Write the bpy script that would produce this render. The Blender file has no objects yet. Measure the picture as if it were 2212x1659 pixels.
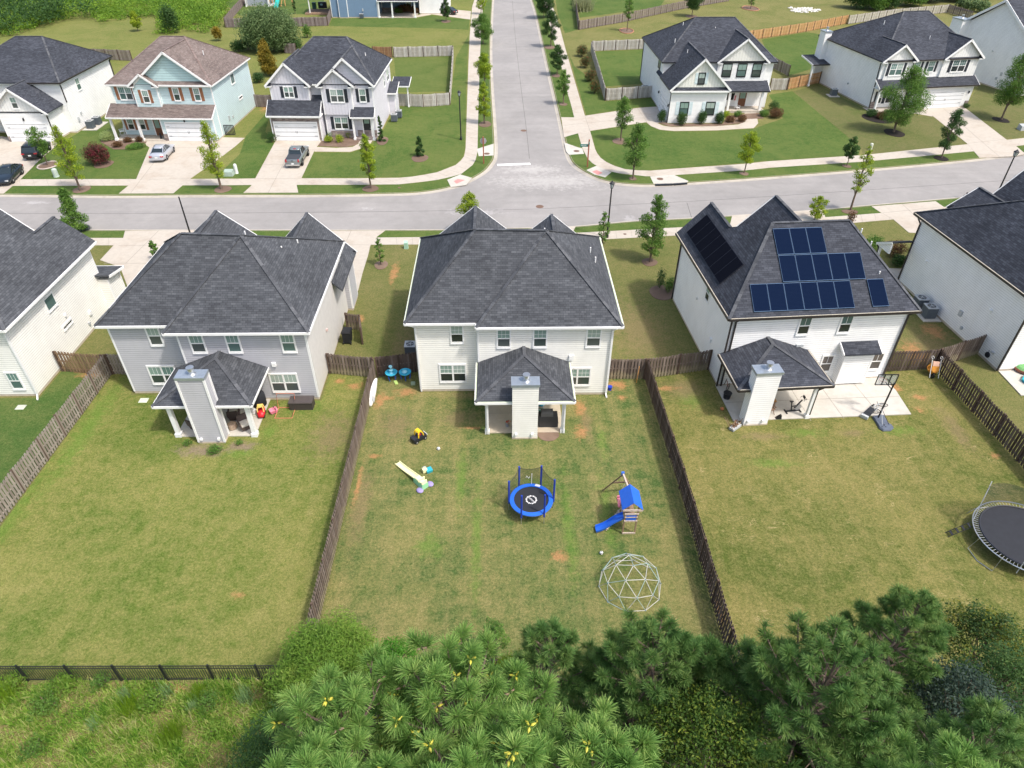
import bpy, bmesh, math, random
import numpy as np
from mathutils import Vector, Matrix
random.seed(7); rng = np.random.default_rng(7)
SC = bpy.context.scene; COL = SC.collection
PI = math.pi; rad = math.radians

# ---------------------------------------------------------------- camera, world, sun
CAM_H = 30.0
_p, _y, _r = rad(38.089), rad(1.205), rad(.2277)
_f0 = Vector((math.sin(_y), math.cos(_y), 0)); _rt = Vector((math.cos(_y), -math.sin(_y), 0))
_fw = _f0*math.cos(_p) + Vector((0, 0, -1))*math.sin(_p); _up = _rt.cross(_fw)
CR = _rt*math.cos(_r) + _up*math.sin(_r); CU = -_rt*math.sin(_r) + _up*math.cos(_r); CF = _fw
cd = bpy.data.cameras.new('camera'); cam = bpy.data.objects.new('camera', cd); COL.objects.link(cam)
cd.sensor_width = 36; cd.lens = 1471.08/2212*36; cd.clip_start = .5; cd.clip_end = 2000
M3 = Matrix((CR, CU, -CF)).transposed()
cam.matrix_world = Matrix.Translation((0, 0, CAM_H)) @ M3.to_4x4()
SC.camera = cam
SUN = Vector((.50, -.35, 1)).normalized()
w = bpy.data.worlds.new('World'); SC.world = w; w.use_nodes = True
nt = w.node_tree; bg = nt.nodes['Background']; sky = nt.nodes.new('ShaderNodeTexSky')
sky.sky_type = 'NISHITA'; sky.sun_disc = False; sky.sun_elevation = math.asin(SUN.z)
sky.sun_rotation = math.atan2(SUN.x, SUN.y); sky.air_density = 1.2; sky.dust_density = 4.0; sky.ozone_density = .6
nt.links.new(sky.outputs[0], bg.inputs[0]); bg.inputs[1].default_value = .15
sd = bpy.data.lights.new('sun', 'SUN'); sd.energy = 2.1; sd.angle = rad(4); sd.color = (1, .955, .89)
so = bpy.data.objects.new('sun', sd); COL.objects.link(so); so.rotation_euler = SUN.to_track_quat('Z', 'Y').to_euler()
SC.view_settings.view_transform = 'Standard'; SC.view_settings.look = 'None'
SC.view_settings.exposure = 0.70; SC.view_settings.gamma = 1; SC.view_settings.use_curve_mapping = False
SC.render.engine = 'CYCLES'; SC.cycles.max_bounces = 6; SC.cycles.transparent_max_bounces = 8

# ---------------------------------------------------------------- surveying: a measured sight line meets a level z
def G(x, y, z=0.0):
    d = CR*(x-1106) - CU*(y-829.5) + CF*1471.08
    t = (z-CAM_H)/d.z
    return Vector((d.x*t, d.y*t, z))
SHEET = {'A': (530.9, 398.2), 'B': (1061.8, 398.2), 'C': (530.9, 752.1), 'D': (1061.8, 752.1), 'E': (1061.8, 1234.3),
         'F': (530.9, 1234.3), 'I': (0, 398.2), 'J': (1645.7, 398.2), 'K': (0, 752.1), 'L': (1645.7, 0), 'M': (0, 0),
         'N': (530.9, 0), 'O': (1061.8, 0), 'Q': (1645.7, 752.1), 'R': (0, 1234.3), 'X': (0, 0)}
def S(k, x, y, z=0.0):
    o = SHEET[k]; s = 1.0 if k == 'X' else .256
    return G(x*s+o[0], y*s+o[1], z)
def SP(k, pts, z=0.0): return [S(k, x, y, z) for x, y in pts]

# ---------------------------------------------------------------- mesh builder
class MB:
    def __init__(s): s.v = []; s.f = []
    def poly(s, pts, up=None):
        pts = [Vector(p) for p in pts]
        if up is not None:
            n = Vector((0, 0, 0))
            for i in range(len(pts)):
                a, b = pts[i], pts[(i+1) % len(pts)]
                n += a.cross(b)
            if n.dot(Vector(up)) < 0: pts = pts[::-1]
        i = len(s.v); s.v += pts; s.f.append(tuple(range(i, i+len(pts)))); return s
    def convex(s, pts, faces):
        pts = [Vector(p) for p in pts]; c = sum(pts, Vector())/len(pts); i = len(s.v); s.v += pts
        for f in faces:
            q = [pts[k] for k in f]; n = Vector()
            m = sum(q, Vector())/len(q)
            for k in range(len(q)): n += (q[k]-m).cross(q[(k+1) % len(q)]-m)
            s.f.append(tuple(i+k for k in (f if n.dot(m-c) >= 0 else f[::-1])))
        return s
    def box(s, x0, x1, y0, y1, z0, z1, T=None):
        P_ = [(x, y, z) for x in (x0, x1) for y in (y0, y1) for z in (z0, z1)]
        if T: P_ = [T(*p) for p in P_]
        return s.convex(P_, [(0, 1, 3, 2), (4, 5, 7, 6), (0, 1, 5, 4), (2, 3, 7, 6), (0, 2, 6, 4), (1, 3, 7, 5)])
    def obb(s, c, ax, ay, az, hx, hy, hz):
        c = Vector(c); ax = Vector(ax).normalized(); ay = Vector(ay).normalized(); az = Vector(az).normalized()
        P_ = [c+ax*x+ay*y+az*z for x in (-hx, hx) for y in (-hy, hy) for z in (-hz, hz)]
        return s.convex(P_, [(0, 1, 3, 2), (4, 5, 7, 6), (0, 1, 5, 4), (2, 3, 7, 6), (0, 2, 6, 4), (1, 3, 7, 5)])
    def bar(s, a, b, w, h=None):
        a = Vector(a); b = Vector(b); h = h or w; d = (b-a); L = d.length; d.normalize()
        up = Vector((0, 0, 1)) if abs(d.z) < .9 else Vector((0, 1, 0))
        x = d.cross(up).normalized(); y = x.cross(d)
        return s.obb((a+b)/2, x, d, y, w/2, L/2, h/2)
    def slab(s, pts, t, down=(0, 0, -1)):
        pts = [Vector(p) for p in pts]; n = len(pts); d = Vector(down)*t; q = pts+[p+d for p in pts]
        return s.convex(q, [tuple(range(n)), tuple(range(n, 2*n))]+[(i, (i+1) % n, (i+1) % n+n, i+n) for i in range(n)])
    def plate(s, pts, z0, z1):           # any (concave) outline, real thickness
        pts = [Vector((p[0], p[1], z1)) for p in pts]
        ar = sum(pts[i].x*pts[(i+1) % len(pts)].y-pts[(i+1) % len(pts)].x*pts[i].y for i in range(len(pts)))
        if ar < 0: pts = pts[::-1]
        n = len(pts); i = len(s.v); s.v += pts+[Vector((p.x, p.y, z0)) for p in pts]
        s.f.append(tuple(range(i, i+n)))
        for k in range(n): s.f.append((i+k, i+n+k, i+n+(k+1) % n, i+(k+1) % n))
        return s
    def tube(s, pts, r, n=6, caps=True):
        pts = [Vector(p) for p in pts]; R_ = r if isinstance(r, (list, tuple)) else [r]*len(pts); i = len(s.v)
        ref = Vector((.13, .31, .94))
        for k, p in enumerate(pts):
            d = (pts[min(k+1, len(pts)-1)]-pts[max(k-1, 0)]).normalized()
            if abs(d.dot(ref)) > .95: rf = Vector((1, 0, 0))
            else: rf = ref
            x = d.cross(rf).normalized(); y = d.cross(x)
            for j in range(n):
                a = 2*PI*j/n; s.v.append(p+(x*math.cos(a)+y*math.sin(a))*R_[k])
        for k in range(len(pts)-1):
            for j in range(n):
                a = i+k*n+j; b = i+k*n+(j+1) % n; s.f.append((a, b, b+n, a+n))
        if caps:
            s.f.append(tuple(range(i, i+n))); e = i+(len(pts)-1)*n; s.f.append(tuple(range(e+n-1, e-1, -1)))
        return s
    def cyl(s, c, r, z0, z1, n=16, r2=None):
        return s.tube([(c[0], c[1], z0), (c[0], c[1], z1)], [r, r if r2 is None else r2], n)
    def ring(s, c, R_, r, n=32, m=6, axis=None, z=None):
        c = Vector(c); ax = Vector(axis or (0, 0, 1)).normalized()
        x = ax.orthogonal().normalized(); y = ax.cross(x); i = len(s.v)
        for k in range(n):
            a = 2*PI*k/n; d = x*math.cos(a)+y*math.sin(a)
            for j in range(m):
                b = 2*PI*j/m; s.v.append(c+d*(R_+r*math.cos(b))+ax*r*math.sin(b))
        for k in range(n):
            for j in range(m):
                a = i+k*m+j; b = i+k*m+(j+1) % m; c_ = i+((k+1) % n)*m+(j+1) % m; d_ = i+((k+1) % n)*m+j
                s.f.append((a, b, c_, d_))
        return s
    def lathe(s, c, prof, n=16, axis=None):
        c = Vector(c); ax = Vector(axis or (0, 0, 1)).normalized(); x = ax.orthogonal().normalized(); y = ax.cross(x); i = len(s.v)
        for r, z in prof:
            for j in range(n):
                a = 2*PI*j/n; s.v.append(c+(x*math.cos(a)+y*math.sin(a))*r+ax*z)
        for k in range(len(prof)-1):
            for j in range(n):
                a = i+k*n+j; b = i+k*n+(j+1) % n; s.f.append((a, b, b+n, a+n))
        s.f.append(tuple(range(i+n-1, i-1, -1))); e = i+(len(prof)-1)*n; s.f.append(tuple(range(e, e+n)))
        return s
    def ell(s, c, r, n=10, m=7):
        c = Vector(c); r = r if hasattr(r, '__len__') else (r, r, r); i = len(s.v)
        for k in range(m+1):
            t = PI*k/m
            for j in range(n):
                a = 2*PI*j/n; s.v.append(c+Vector((r[0]*math.sin(t)*math.cos(a), r[1]*math.sin(t)*math.sin(a), -r[2]*math.cos(t))))
        for k in range(m):
            for j in range(n):
                a = i+k*n+j; b = i+k*n+(j+1) % n; s.f.append((a, b, b+n, a+n))
        return s
    def loft(s, rings, cap=True):        # rings of equal point count
        i = len(s.v); n = len(rings[0])
        for r_ in rings: s.v += [Vector(p) for p in r_]
        for k in range(len(rings)-1):
            for j in range(n):
                a = i+k*n+j; b = i+k*n+(j+1) % n; s.f.append((a, b, b+n, a+n))
        if cap: s.f.append(tuple(range(i+n-1, i-1, -1))); e = i+(len(rings)-1)*n; s.f.append(tuple(range(e, e+n)))
        return s
    def build(s, name, mat, parent=None, smooth=False, label=None):
        me = bpy.data.meshes.new(name); me.from_pydata([tuple(p) for p in s.v], [], s.f); me.update()
        uv = me.uv_layers.new(name='UVMap'); data = np.zeros((len(me.loops), 2), np.float32)
        for p in me.polygons:
            n = p.normal
            if abs(n.z) > .995: a = Vector((1, 0, 0)); b = Vector((0, 1, 0))
            else: a = Vector((-n.y, n.x, 0)).normalized(); b = n.cross(a)
            for li in p.loop_indices:
                co = me.vertices[me.loops[li].vertex_index].co; data[li] = (co.dot(a), co.dot(b))
        uv.data.foreach_set('uv', data.ravel())
        if mat: me.materials.append(mat)
        if smooth: me.polygons.foreach_set('use_smooth', [True]*len(me.polygons))
        o = bpy.data.objects.new(name, me); COL.objects.link(o)
        if parent: o.parent = parent
        if label: o['label'] = label
        return o
def arr_mesh(name, V, F, mat, parent=None):   # numpy arrays, same corner count per face
    me = bpy.data.meshes.new(name); n, k = F.shape
    me.vertices.add(len(V)); me.vertices.foreach_set('co', np.ascontiguousarray(V, np.float32).ravel())
    me.loops.add(n*k); me.loops.foreach_set('vertex_index', np.ascontiguousarray(F, np.int32).ravel())
    me.polygons.add(n); me.polygons.foreach_set('loop_start', np.arange(0, n*k, k, dtype=np.int32))
    me.polygons.foreach_set('loop_total', np.full(n, k, np.int32)); me.update(calc_edges=True); me.validate()
    me.materials.append(mat); o = bpy.data.objects.new(name, me); COL.objects.link(o)
    if parent: o.parent = parent
    return o
def tag(o, label=None, cat=None, group=None, kind=None):
    if label: o['label'] = label
    if cat: o['category'] = cat
    if group: o['group'] = group
    if kind: o['kind'] = kind
    return o
def thing(name, label, cat, loc=(0, 0, 0), rz=0, group=None):
    o = bpy.data.objects.new(name, None); COL.objects.link(o); o.location = loc; o.rotation_euler = (0, 0, rz)
    o.empty_display_size = .3
    return tag(o, label, cat, group)
def dup(root, loc, rz=0, label=None, scale=None):
    r = root.copy(); COL.objects.link(r); r.location = loc; r.rotation_euler = (0, 0, rz)
    if label: r['label'] = label
    if scale: r.scale = (scale,)*3
    for ch in list(root.children):
        c = ch.copy(); COL.objects.link(c); c.parent = r
        for g_ in ch.children:
            d = g_.copy(); COL.objects.link(d); d.parent = c
    return r

# ---------------------------------------------------------------- materials
class N:
    def __init__(s, name, rough=.8, spec=.3):
        s.m = bpy.data.materials.new(name); s.m.use_nodes = True; s.t = s.m.node_tree
        s.b = s.t.nodes['Principled BSDF']; s.b.inputs['Roughness'].default_value = rough
        s.b.inputs['Specular IOR Level'].default_value = spec
    def n(s, t, **k):
        q = s.t.nodes.new(t)
        for a, b in k.items(): setattr(q, a, b)
        return q
    def l(s, a, b): s.t.links.new(a, b)
    def val(s, sock, v):
        if hasattr(v, 'is_linked') or isinstance(v, bpy.types.NodeSocket): s.l(v, sock)
        else: sock.default_value = v
    def math(s, op, a, b=0.0, c=0.0, clamp=False):
        q = s.n('ShaderNodeMath', operation=op); q.use_clamp = clamp
        s.val(q.inputs[0], a); s.val(q.inputs[1], b); s.val(q.inputs[2], c); return q.outputs[0]
    def mix(s, f, a, b, mode='MIX'):
        q = s.n('ShaderNodeMix', data_type='RGBA', blend_type=mode); s.val(q.inputs[0], f)
        for i, c in ((6, a), (7, b)):
            if isinstance(c, bpy.types.NodeSocket): s.l(c, q.inputs[i])
            else: q.inputs[i].default_value = (*c, 1) if len(c) == 3 else c
        return q.outputs[2]
    def noise(s, vec, scale, detail=4, rough=.6, dist=0.0):
        q = s.n('ShaderNodeTexNoise'); q.inputs['Scale'].default_value = scale; q.inputs['Detail'].default_value = detail
        q.inputs['Roughness'].default_value = rough; q.inputs['Distortion'].default_value = dist
        if vec is not None: s.l(vec, q.inputs['Vector'])
        return q.outputs['Fac']
    def rng(s, v, a, b, c=0.0, d=1.0):
        q = s.n('ShaderNodeMapRange'); q.inputs[1].default_value = a; q.inputs[2].default_value = b
        q.inputs[3].default_value = c; q.inputs[4].default_value = d; s.l(v, q.inputs[0]); return q.outputs[0]
    def pos(s): return s.n('ShaderNodeNewGeometry').outputs['Position']
    def obj(s): return s.n('ShaderNodeTexCoord').outputs['Object']
    def uv(s): return s.n('ShaderNodeTexCoord').outputs['UV']
    def map(s, v, sc):
        q = s.n('ShaderNodeMapping'); q.inputs['Scale'].default_value = sc; s.l(v, q.inputs[0]); return q.outputs[0]
    def isl(s): return s.n('ShaderNodeNewGeometry').outputs['Random Per Island']
    def bump(s, h, dist=.01, st=1.0):
        q = s.n('ShaderNodeBump'); q.inputs['Distance'].default_value = dist; q.inputs['Strength'].default_value = st
        s.l(h, q.inputs['Height']); s.l(q.outputs[0], s.b.inputs['Normal'])
    def col(s, c):
        if isinstance(c, bpy.types.NodeSocket): s.l(c, s.b.inputs['Base Color'])
        else: s.b.inputs['Base Color'].default_value = (*c, 1)
        return s.m
def flat(name, c, rough=.6, metal=0, var=.12, sc=3.0, spec=.4):
    q = N(name, rough, spec); q.b.inputs['Metallic'].default_value = metal
    f = q.noise(q.obj(), sc, 5, .65); k = q.rng(f, .3, .7, 1-var, 1+var)
    cc = q.n('ShaderNodeCombineColor'); [q.l(q.math('MULTIPLY', k, c[i]), cc.inputs[i]) for i in range(3)]
    return q.col(cc.outputs[0])
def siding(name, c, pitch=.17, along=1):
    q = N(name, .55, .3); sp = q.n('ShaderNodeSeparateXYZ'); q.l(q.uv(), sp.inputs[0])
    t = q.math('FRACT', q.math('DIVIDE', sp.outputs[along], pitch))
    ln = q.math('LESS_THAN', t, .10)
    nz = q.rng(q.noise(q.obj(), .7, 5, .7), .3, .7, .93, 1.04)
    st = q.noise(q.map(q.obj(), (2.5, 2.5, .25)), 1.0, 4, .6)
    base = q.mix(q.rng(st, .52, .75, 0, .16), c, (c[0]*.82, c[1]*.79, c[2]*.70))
    colr = q.mix(ln, base, tuple(x*.50 for x in c))  # shadow under each lap's lip, painted into the colour as a darker line
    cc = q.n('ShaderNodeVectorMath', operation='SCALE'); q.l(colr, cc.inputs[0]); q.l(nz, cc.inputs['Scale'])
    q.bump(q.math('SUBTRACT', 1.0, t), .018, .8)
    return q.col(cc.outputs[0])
def batten(name, c, pitch=.4):
    q = N(name, .55, .3); sp = q.n('ShaderNodeSeparateXYZ'); q.l(q.uv(), sp.inputs[0])
    t = q.math('FRACT', q.math('DIVIDE', sp.outputs[0], pitch)); b = q.math('LESS_THAN', t, .16)
    q.bump(b, .03, 1.0); e = q.math('MULTIPLY', q.math('GREATER_THAN', t, .16), q.math('LESS_THAN', t, .24))
    return q.col(q.mix(e, c, tuple(x*.75 for x in c)))
def shingle(name, c1, c2, tint=(1, 1, 1)):
    q = N(name, .92, .15); br = q.n('ShaderNodeTexBrick'); q.l(q.uv(), br.inputs['Vector'])
    br.inputs['Scale'].default_value = 1; br.inputs['Brick Width'].default_value = .34; br.inputs['Row Height'].default_value = .15
    br.inputs['Mortar Size'].default_value = .010; br.offset = .37; br.inputs['Mortar Smooth'].default_value = .3
    br.inputs['Color1'].default_value = (*c1, 1); br.inputs['Color2'].default_value = (*c2, 1)
    br.inputs['Mortar'].default_value = (*[x*.55 for x in c1], 1); br.inputs['Bias'].default_value = -.15
    br2 = q.n('ShaderNodeTexBrick'); q.l(q.uv(), br2.inputs['Vector']); br2.offset = .61
    br2.inputs['Scale'].default_value = 1; br2.inputs['Brick Width'].default_value = .61; br2.inputs['Row Height'].default_value = .15
    br2.inputs['Mortar Size'].default_value = 0; br2.inputs['Color1'].default_value = (.87, .875, .885, 1); br2.inputs['Color2'].default_value = (1.17, 1.17, 1.17, 1)
    m = q.mix(1.0, br.outputs[0], br2.outputs[0], 'MULTIPLY')
    big = q.rng(q.noise(q.obj(), .35, 4, .6), .3, .7, .82, 1.18)
    fine = q.rng(q.noise(q.obj(), 40, 2, .5), .3, .7, .9, 1.1)
    cc = q.n('ShaderNodeVectorMath', operation='SCALE'); q.l(m, cc.inputs[0]); q.l(q.math('MULTIPLY', big, fine), cc.inputs['Scale'])
    q.bump(br.outputs[1], .012, -.7)
    return q.col(cc.outputs[0])
SOIL = {}
def spots(q, P_, lst, edge=1.3):
    out = None; d0 = q.math('MULTIPLY', q.math('SUBTRACT', q.noise(P_, 1.9, 6, .8), .52), edge*3.2)
    for x, y, rx, ry in lst:
        mp = q.n('ShaderNodeMapping'); mp.vector_type = 'POINT'
        mp.inputs['Location'].default_value = (-x/rx, -y/ry, 0); mp.inputs['Scale'].default_value = (1/rx, 1/ry, 0); q.l(P_, mp.inputs[0])
        ln = q.n('ShaderNodeVectorMath', operation='LENGTH'); q.l(mp.outputs[0], ln.inputs[0])
        v = q.math('SUBTRACT', 1.0, ln.outputs['Value']); out = v if out is None else q.math('MAXIMUM', out, v)
    return q.rng(q.math('ADD', out, d0), .0, .75)
def lawn(name, g1, g2, tan, tanlv=.55, stripe=0.0, dirt=(), lush=(), bare=(.36, .19, .085), fine=1.0, worn=(), runners=False, soil=()):
    q = N(name, .95, .1); P_ = q.pos()
    a = q.noise(P_, .16, 5, .60, .8); b = q.noise(P_, 1.6, 5, .7, .4); c = q.noise(P_, 7, 6, .85); d = q.noise(P_, 21, 4, .85)
    col = q.mix(q.rng(q.math('ADD', q.math('MULTIPLY', a, .6), q.math('MULTIPLY', b, .4)), .40, .60), g1, g2)
    t = q.math('ADD', q.math('MULTIPLY', a, .24), q.math('ADD', q.math('MULTIPLY', b, .30), q.math('MULTIPLY', c, .46)))
    if stripe:
        s1 = q.noise(q.map(P_, (1.5, .12, 1)), 1.0, 3, .6); t = q.math('ADD', t, q.math('MULTIPLY', q.math('SUBTRACT', s1, .5), stripe))
        s2 = q.noise(q.map(P_, (.10, 1.7, 1)), 1.0, 3, .6); t = q.math('ADD', t, q.math('MULTIPLY', q.math('SUBTRACT', s2, .5), stripe*.6))
    col = q.mix(q.rng(t, tanlv-.15, tanlv+.15), col, tan)
    if runners:
        rn = q.noise(q.map(P_, (.55, 1.5, 1)), 1.0, 3, .55, .8); ln = q.rng(q.math('ABSOLUTE', q.math('SUBTRACT', rn, .5)), .0, .011, 1, 0)
        mk = q.rng(q.noise(P_, .5, 3, .6), .52, .62); col = q.mix(q.math('MULTIPLY', q.math('MULTIPLY', ln, mk), .55), col, (.42, .33, .17))
    if lush: col = q.mix(q.math('MULTIPLY', spots(q, P_, lush, 1.1), .55), col, (.10, .19, .03))
    if worn: col = q.mix(q.math('MULTIPLY', spots(q, P_, worn, .9), .75), col, (.19, .15, .075))
    if soil: col = q.mix(q.math('MULTIPLY', spots(q, P_, soil, .9), .9), col, (.20, .155, .11))
    if dirt: col = q.mix(q.math('MULTIPLY', spots(q, P_, dirt, 1.1), .85), col, bare)
    k = q.math('MULTIPLY', q.rng(c, .3, .7, .66, 1.34), q.rng(d, .25, .75, 1-.55*fine, 1+.60*fine))
    cc = q.n('ShaderNodeVectorMath', operation='SCALE'); q.l(col, cc.inputs[0]); q.l(k, cc.inputs['Scale'])
    q.bump(q.math('ADD', q.math('MULTIPLY', d, .5), c), .05, .7)
    return q.col(cc.outputs[0])
def paving(name, c, stain=(.45, .36, .27), amt=.5, rough=.9):
    q = N(name, rough, .2); P_ = q.pos(); a = q.noise(P_, .35, 5, .65, .4); b = q.noise(P_, 2.2, 5, .7); f = q.noise(P_, 26, 3, .7)
    col = q.mix(q.rng(a, .48, .72, 0, amt), c, stain)
    k = q.math('MULTIPLY', q.rng(b, .3, .7, .92, 1.07), q.rng(f, .3, .7, .93, 1.07))
    cc = q.n('ShaderNodeVectorMath', operation='SCALE'); q.l(col, cc.inputs[0]); q.l(k, cc.inputs['Scale']); q.bump(f, .006, .5)
    return q.col(cc.outputs[0])
def asphalt(name):
    q = N(name, .93, .2); P_ = q.pos(); a = q.noise(P_, .12, 5, .6, .5); b = q.noise(P_, .9, 5, .7); f = q.noise(P_, 18, 4, .8)
    st = q.noise(q.map(P_, (.05, .9, 1)), 1.0, 3, .5)
    col = q.mix(q.rng(a, .4, .62), (.262, .250, .240), (.305, .290, .278))
    col = q.mix(q.rng(st, .5, .7, 0, .35), col, (.225, .215, .208))
    col = q.mix(q.math('MULTIPLY', spots(q, P_, [(6.0, 76.5, 8, 3.2), (4, 80, 5, 2)], 1.0), .5), col, (.50, .48, .455))
    col = q.mix(q.math('MULTIPLY', spots(q, P_, [(-14, 69, .9, .5), (-2.6, 68, 3.5, .9), (13.5, 66, .8, 1.2), (5.7, 65.8, .7, 1.5), (-50, 71, 2, .6)], 1.3), .35), col, (.52, .50, .50))
    k = q.math('MULTIPLY', q.rng(b, .3, .7, .94, 1.06), q.rng(f, .25, .75, .88, 1.12))
    cc = q.n('ShaderNodeVectorMath', operation='SCALE'); q.l(col, cc.inputs[0]); q.l(k, cc.inputs['Scale']); q.bump(f, .008, .5)
    return q.col(cc.outputs[0])
def board(name, cols, rough=.85, base=None):   # each board of a fence keeps a tint of its own; algae or weather low down
    q = N(name, rough, .15); r = q.isl(); cr = q.n('ShaderNodeValToRGB'); cr.color_ramp.interpolation = 'LINEAR'
    e = cr.color_ramp.elements; e[0].position = 0; e[0].color = (*cols[0], 1); e[1].position = 1; e[1].color = (*cols[-1], 1)
    for i, c in enumerate(cols[1:-1]): x = e.new((i+1)/(len(cols)-1)); x.color = (*c, 1)
    q.l(r, cr.inputs[0]); g = q.noise(q.map(q.pos(), (9, 9, .8)), 1.5, 4, .7); k = q.rng(g, .3, .7, .72, 1.25)
    col = cr.outputs[0]
    if base:
        sp = q.n('ShaderNodeSeparateXYZ'); q.l(q.pos(), sp.inputs[0])
        h = q.math('ADD', sp.outputs[2], q.math('MULTIPLY', q.math('SUBTRACT', q.noise(q.pos(), 1.2, 4, .7), .5), 1.5))
        col = q.mix(q.rng(h, .75, .35, 0, .75), col, base)
    cc = q.n('ShaderNodeVectorMath', operation='SCALE'); q.l(col, cc.inputs[0]); q.l(k, cc.inputs['Scale'])
    return q.col(cc.outputs[0])
def leafy(name, cols, trans=.35, patch=.6):
    q = N(name, .6, .25); r = q.isl(); cr = q.n('ShaderNodeValToRGB'); e = cr.color_ramp.elements
    e[0].position = 0; e[0].color = (*cols[0], 1); e[1].position = 1; e[1].color = (*cols[-1], 1)
    for i, c in enumerate(cols[1:-1]): x = e.new((i+1)/(len(cols)-1)); x.color = (*c, 1)
    p = q.noise(q.pos(), patch, 3, .6)
    q.l(q.math('ADD', q.math('MULTIPLY', r, .55), q.rng(p, .3, .7, -.05, .5), clamp=True), cr.inputs[0]); col = q.col(cr.outputs[0])
    tr = q.n('ShaderNodeBsdfTranslucent'); hs = q.n('ShaderNodeHueSaturation'); hs.inputs['Value'].default_value = 1.3
    q.l(cr.outputs[0], hs.inputs['Color']); q.l(hs.outputs[0], tr.inputs[0])
    mx = q.n('ShaderNodeMixShader'); mx.inputs[0].default_value = trans; out = q.t.nodes['Material Output']
    q.l(q.b.outputs[0], mx.inputs[1]); q.l(tr.outputs[0], mx.inputs[2]); q.l(mx.outputs[0], out.inputs[0])
    return q.m
def glassy(name, c, rough=.08):
    q = N(name, rough, .5); q.b.inputs['Coat Weight'].default_value = .3
    return q.col(c)
def netting(name, c, a=.35):
    q = N(name, .9, .1); q.col(c); tr = q.n('ShaderNodeBsdfTransparent'); mx = q.n('ShaderNodeMixShader'); mx.inputs[0].default_value = a
    q.l(tr.outputs[0], mx.inputs[1]); q.l(q.b.outputs[0], mx.inputs[2]); q.l(mx.outputs[0], q.t.nodes['Material Output'].inputs[0]); return q.m
def stone(name):
    q = N(name, .9, .2); br = q.n('ShaderNodeTexBrick'); q.l(q.uv(), br.inputs['Vector']); br.inputs['Scale'].default_value = 1
    br.inputs['Brick Width'].default_value = .42; br.inputs['Row Height'].default_value = .14; br.inputs['Mortar Size'].default_value = .012
    br.inputs['Color1'].default_value = (.16, .125, .115, 1); br.inputs['Color2'].default_value = (.36, .30, .27, 1); br.inputs['Mortar'].default_value = (.22, .2, .19, 1)
    q.bump(br.outputs[1], .02, -.8); return q.col(br.outputs[0])
def solar(name, dk=False):
    q = N(name, .8, .02); sp = q.n('ShaderNodeSeparateXYZ'); q.l(q.uv(), sp.inputs[0])
    t = q.math('FRACT', q.math('DIVIDE', sp.outputs[1], .09)); l_ = q.math('LESS_THAN', t, .10)
    if dk: return q.col((.006, .007, .012))
    return q.col(q.mix(l_, (.004, .010, .030), (.012, .022, .055)))

WHITE = (.80, .80, .79)
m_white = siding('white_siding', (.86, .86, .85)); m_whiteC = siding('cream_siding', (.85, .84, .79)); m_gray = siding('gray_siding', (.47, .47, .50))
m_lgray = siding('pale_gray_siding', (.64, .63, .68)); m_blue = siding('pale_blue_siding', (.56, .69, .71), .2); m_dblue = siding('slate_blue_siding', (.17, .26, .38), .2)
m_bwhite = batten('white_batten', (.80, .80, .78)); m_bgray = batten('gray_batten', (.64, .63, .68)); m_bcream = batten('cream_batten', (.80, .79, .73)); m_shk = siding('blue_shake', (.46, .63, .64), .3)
m_roof = shingle('charcoal_shingle', (.058, .062, .070), (.092, .098, .108)); m_roofN = shingle('blue_black_shingle', (.042, .046, .057), (.072, .078, .094))
m_brown = shingle('brown_shingle', (.150, .118, .108), (.205, .170, .155)); m_cap = board('ridge_shingle', [(.058, .062, .070), (.085, .090, .100), (.115, .12, .13)])
m_capb = board('brown_ridge_shingle', [(.16, .12, .11), (.23, .18, .165)])
m_trim = flat('white_trim', (.82, .82, .81), .5, var=.04); m_black = flat('black_metal', (.018, .019, .022), .4); m_fnd = flat('foundation', (.52, .45, .36), .9)
m_gutB = flat('bronze_gutter', (.035, .030, .028), .4); m_guard = flat('gutter_guard', (.48, .44, .36), .7); m_pollen = flat('pollen_gutter', (.52, .58, .42), .7)
m_conc = paving('concrete', (.46, .415, .355), (.36, .29, .225), .6); m_concW = paving('white_concrete', (.50, .475, .425), (.40, .37, .32), .7); m_joint = flat('joint', (.30, .27, .23), .95); m_kerb = paving('kerb_concrete', (.42, .385, .33), (.26, .235, .205), .7)
m_asph = asphalt('asphalt'); m_seam = flat('tar_seam', (.11, .105, .10), .9)
m_paneU = glassy('pane_blind', (.23, .33, .29), .18); m_paneD = glassy('pane_dark', (.022, .030, .030), .06); m_pane3 = glassy('pane_green', (.09, .15, .14), .1)
PUP = [m_paneU, glassy('pane_blind_pale', (.34, .42, .38), .25), glassy('pane_blind_teal', (.15, .25, .23), .12), m_paneU]; PLO = [m_paneD, glassy('pane_dim', (.045, .065, .06), .08), m_paneD, glassy('pane_screen', (.07, .085, .085), .3)]; WR = random.Random(11)
m_shut = flat('dark_shutter', (.022, .028, .038), .6); m_shutW = flat('wood_shutter', (.30, .13, .065), .75); m_shutP = flat('pale_shutter', (.60, .70, .72), .6)
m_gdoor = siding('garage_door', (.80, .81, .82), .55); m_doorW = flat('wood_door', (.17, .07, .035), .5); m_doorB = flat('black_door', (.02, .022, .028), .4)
m_stone = stone('ledge_stone'); m_metal = flat('galvanised', (.42, .47, .52), .35, .6); m_steel = flat('steel', (.55, .56, .57), .3, .8)
m_solar = solar('solar_cells'); m_solark = solar('black_cells', True); m_alu = flat('alu_frame', (.03, .085, .17), .6); m_aluk = flat('black_frame', (.010, .012, .022), .6); m_acg = flat('unit_gray', (.11, .13, .15), .5); m_acl = flat('unit_light', (.42, .44, .45), .5)
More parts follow.
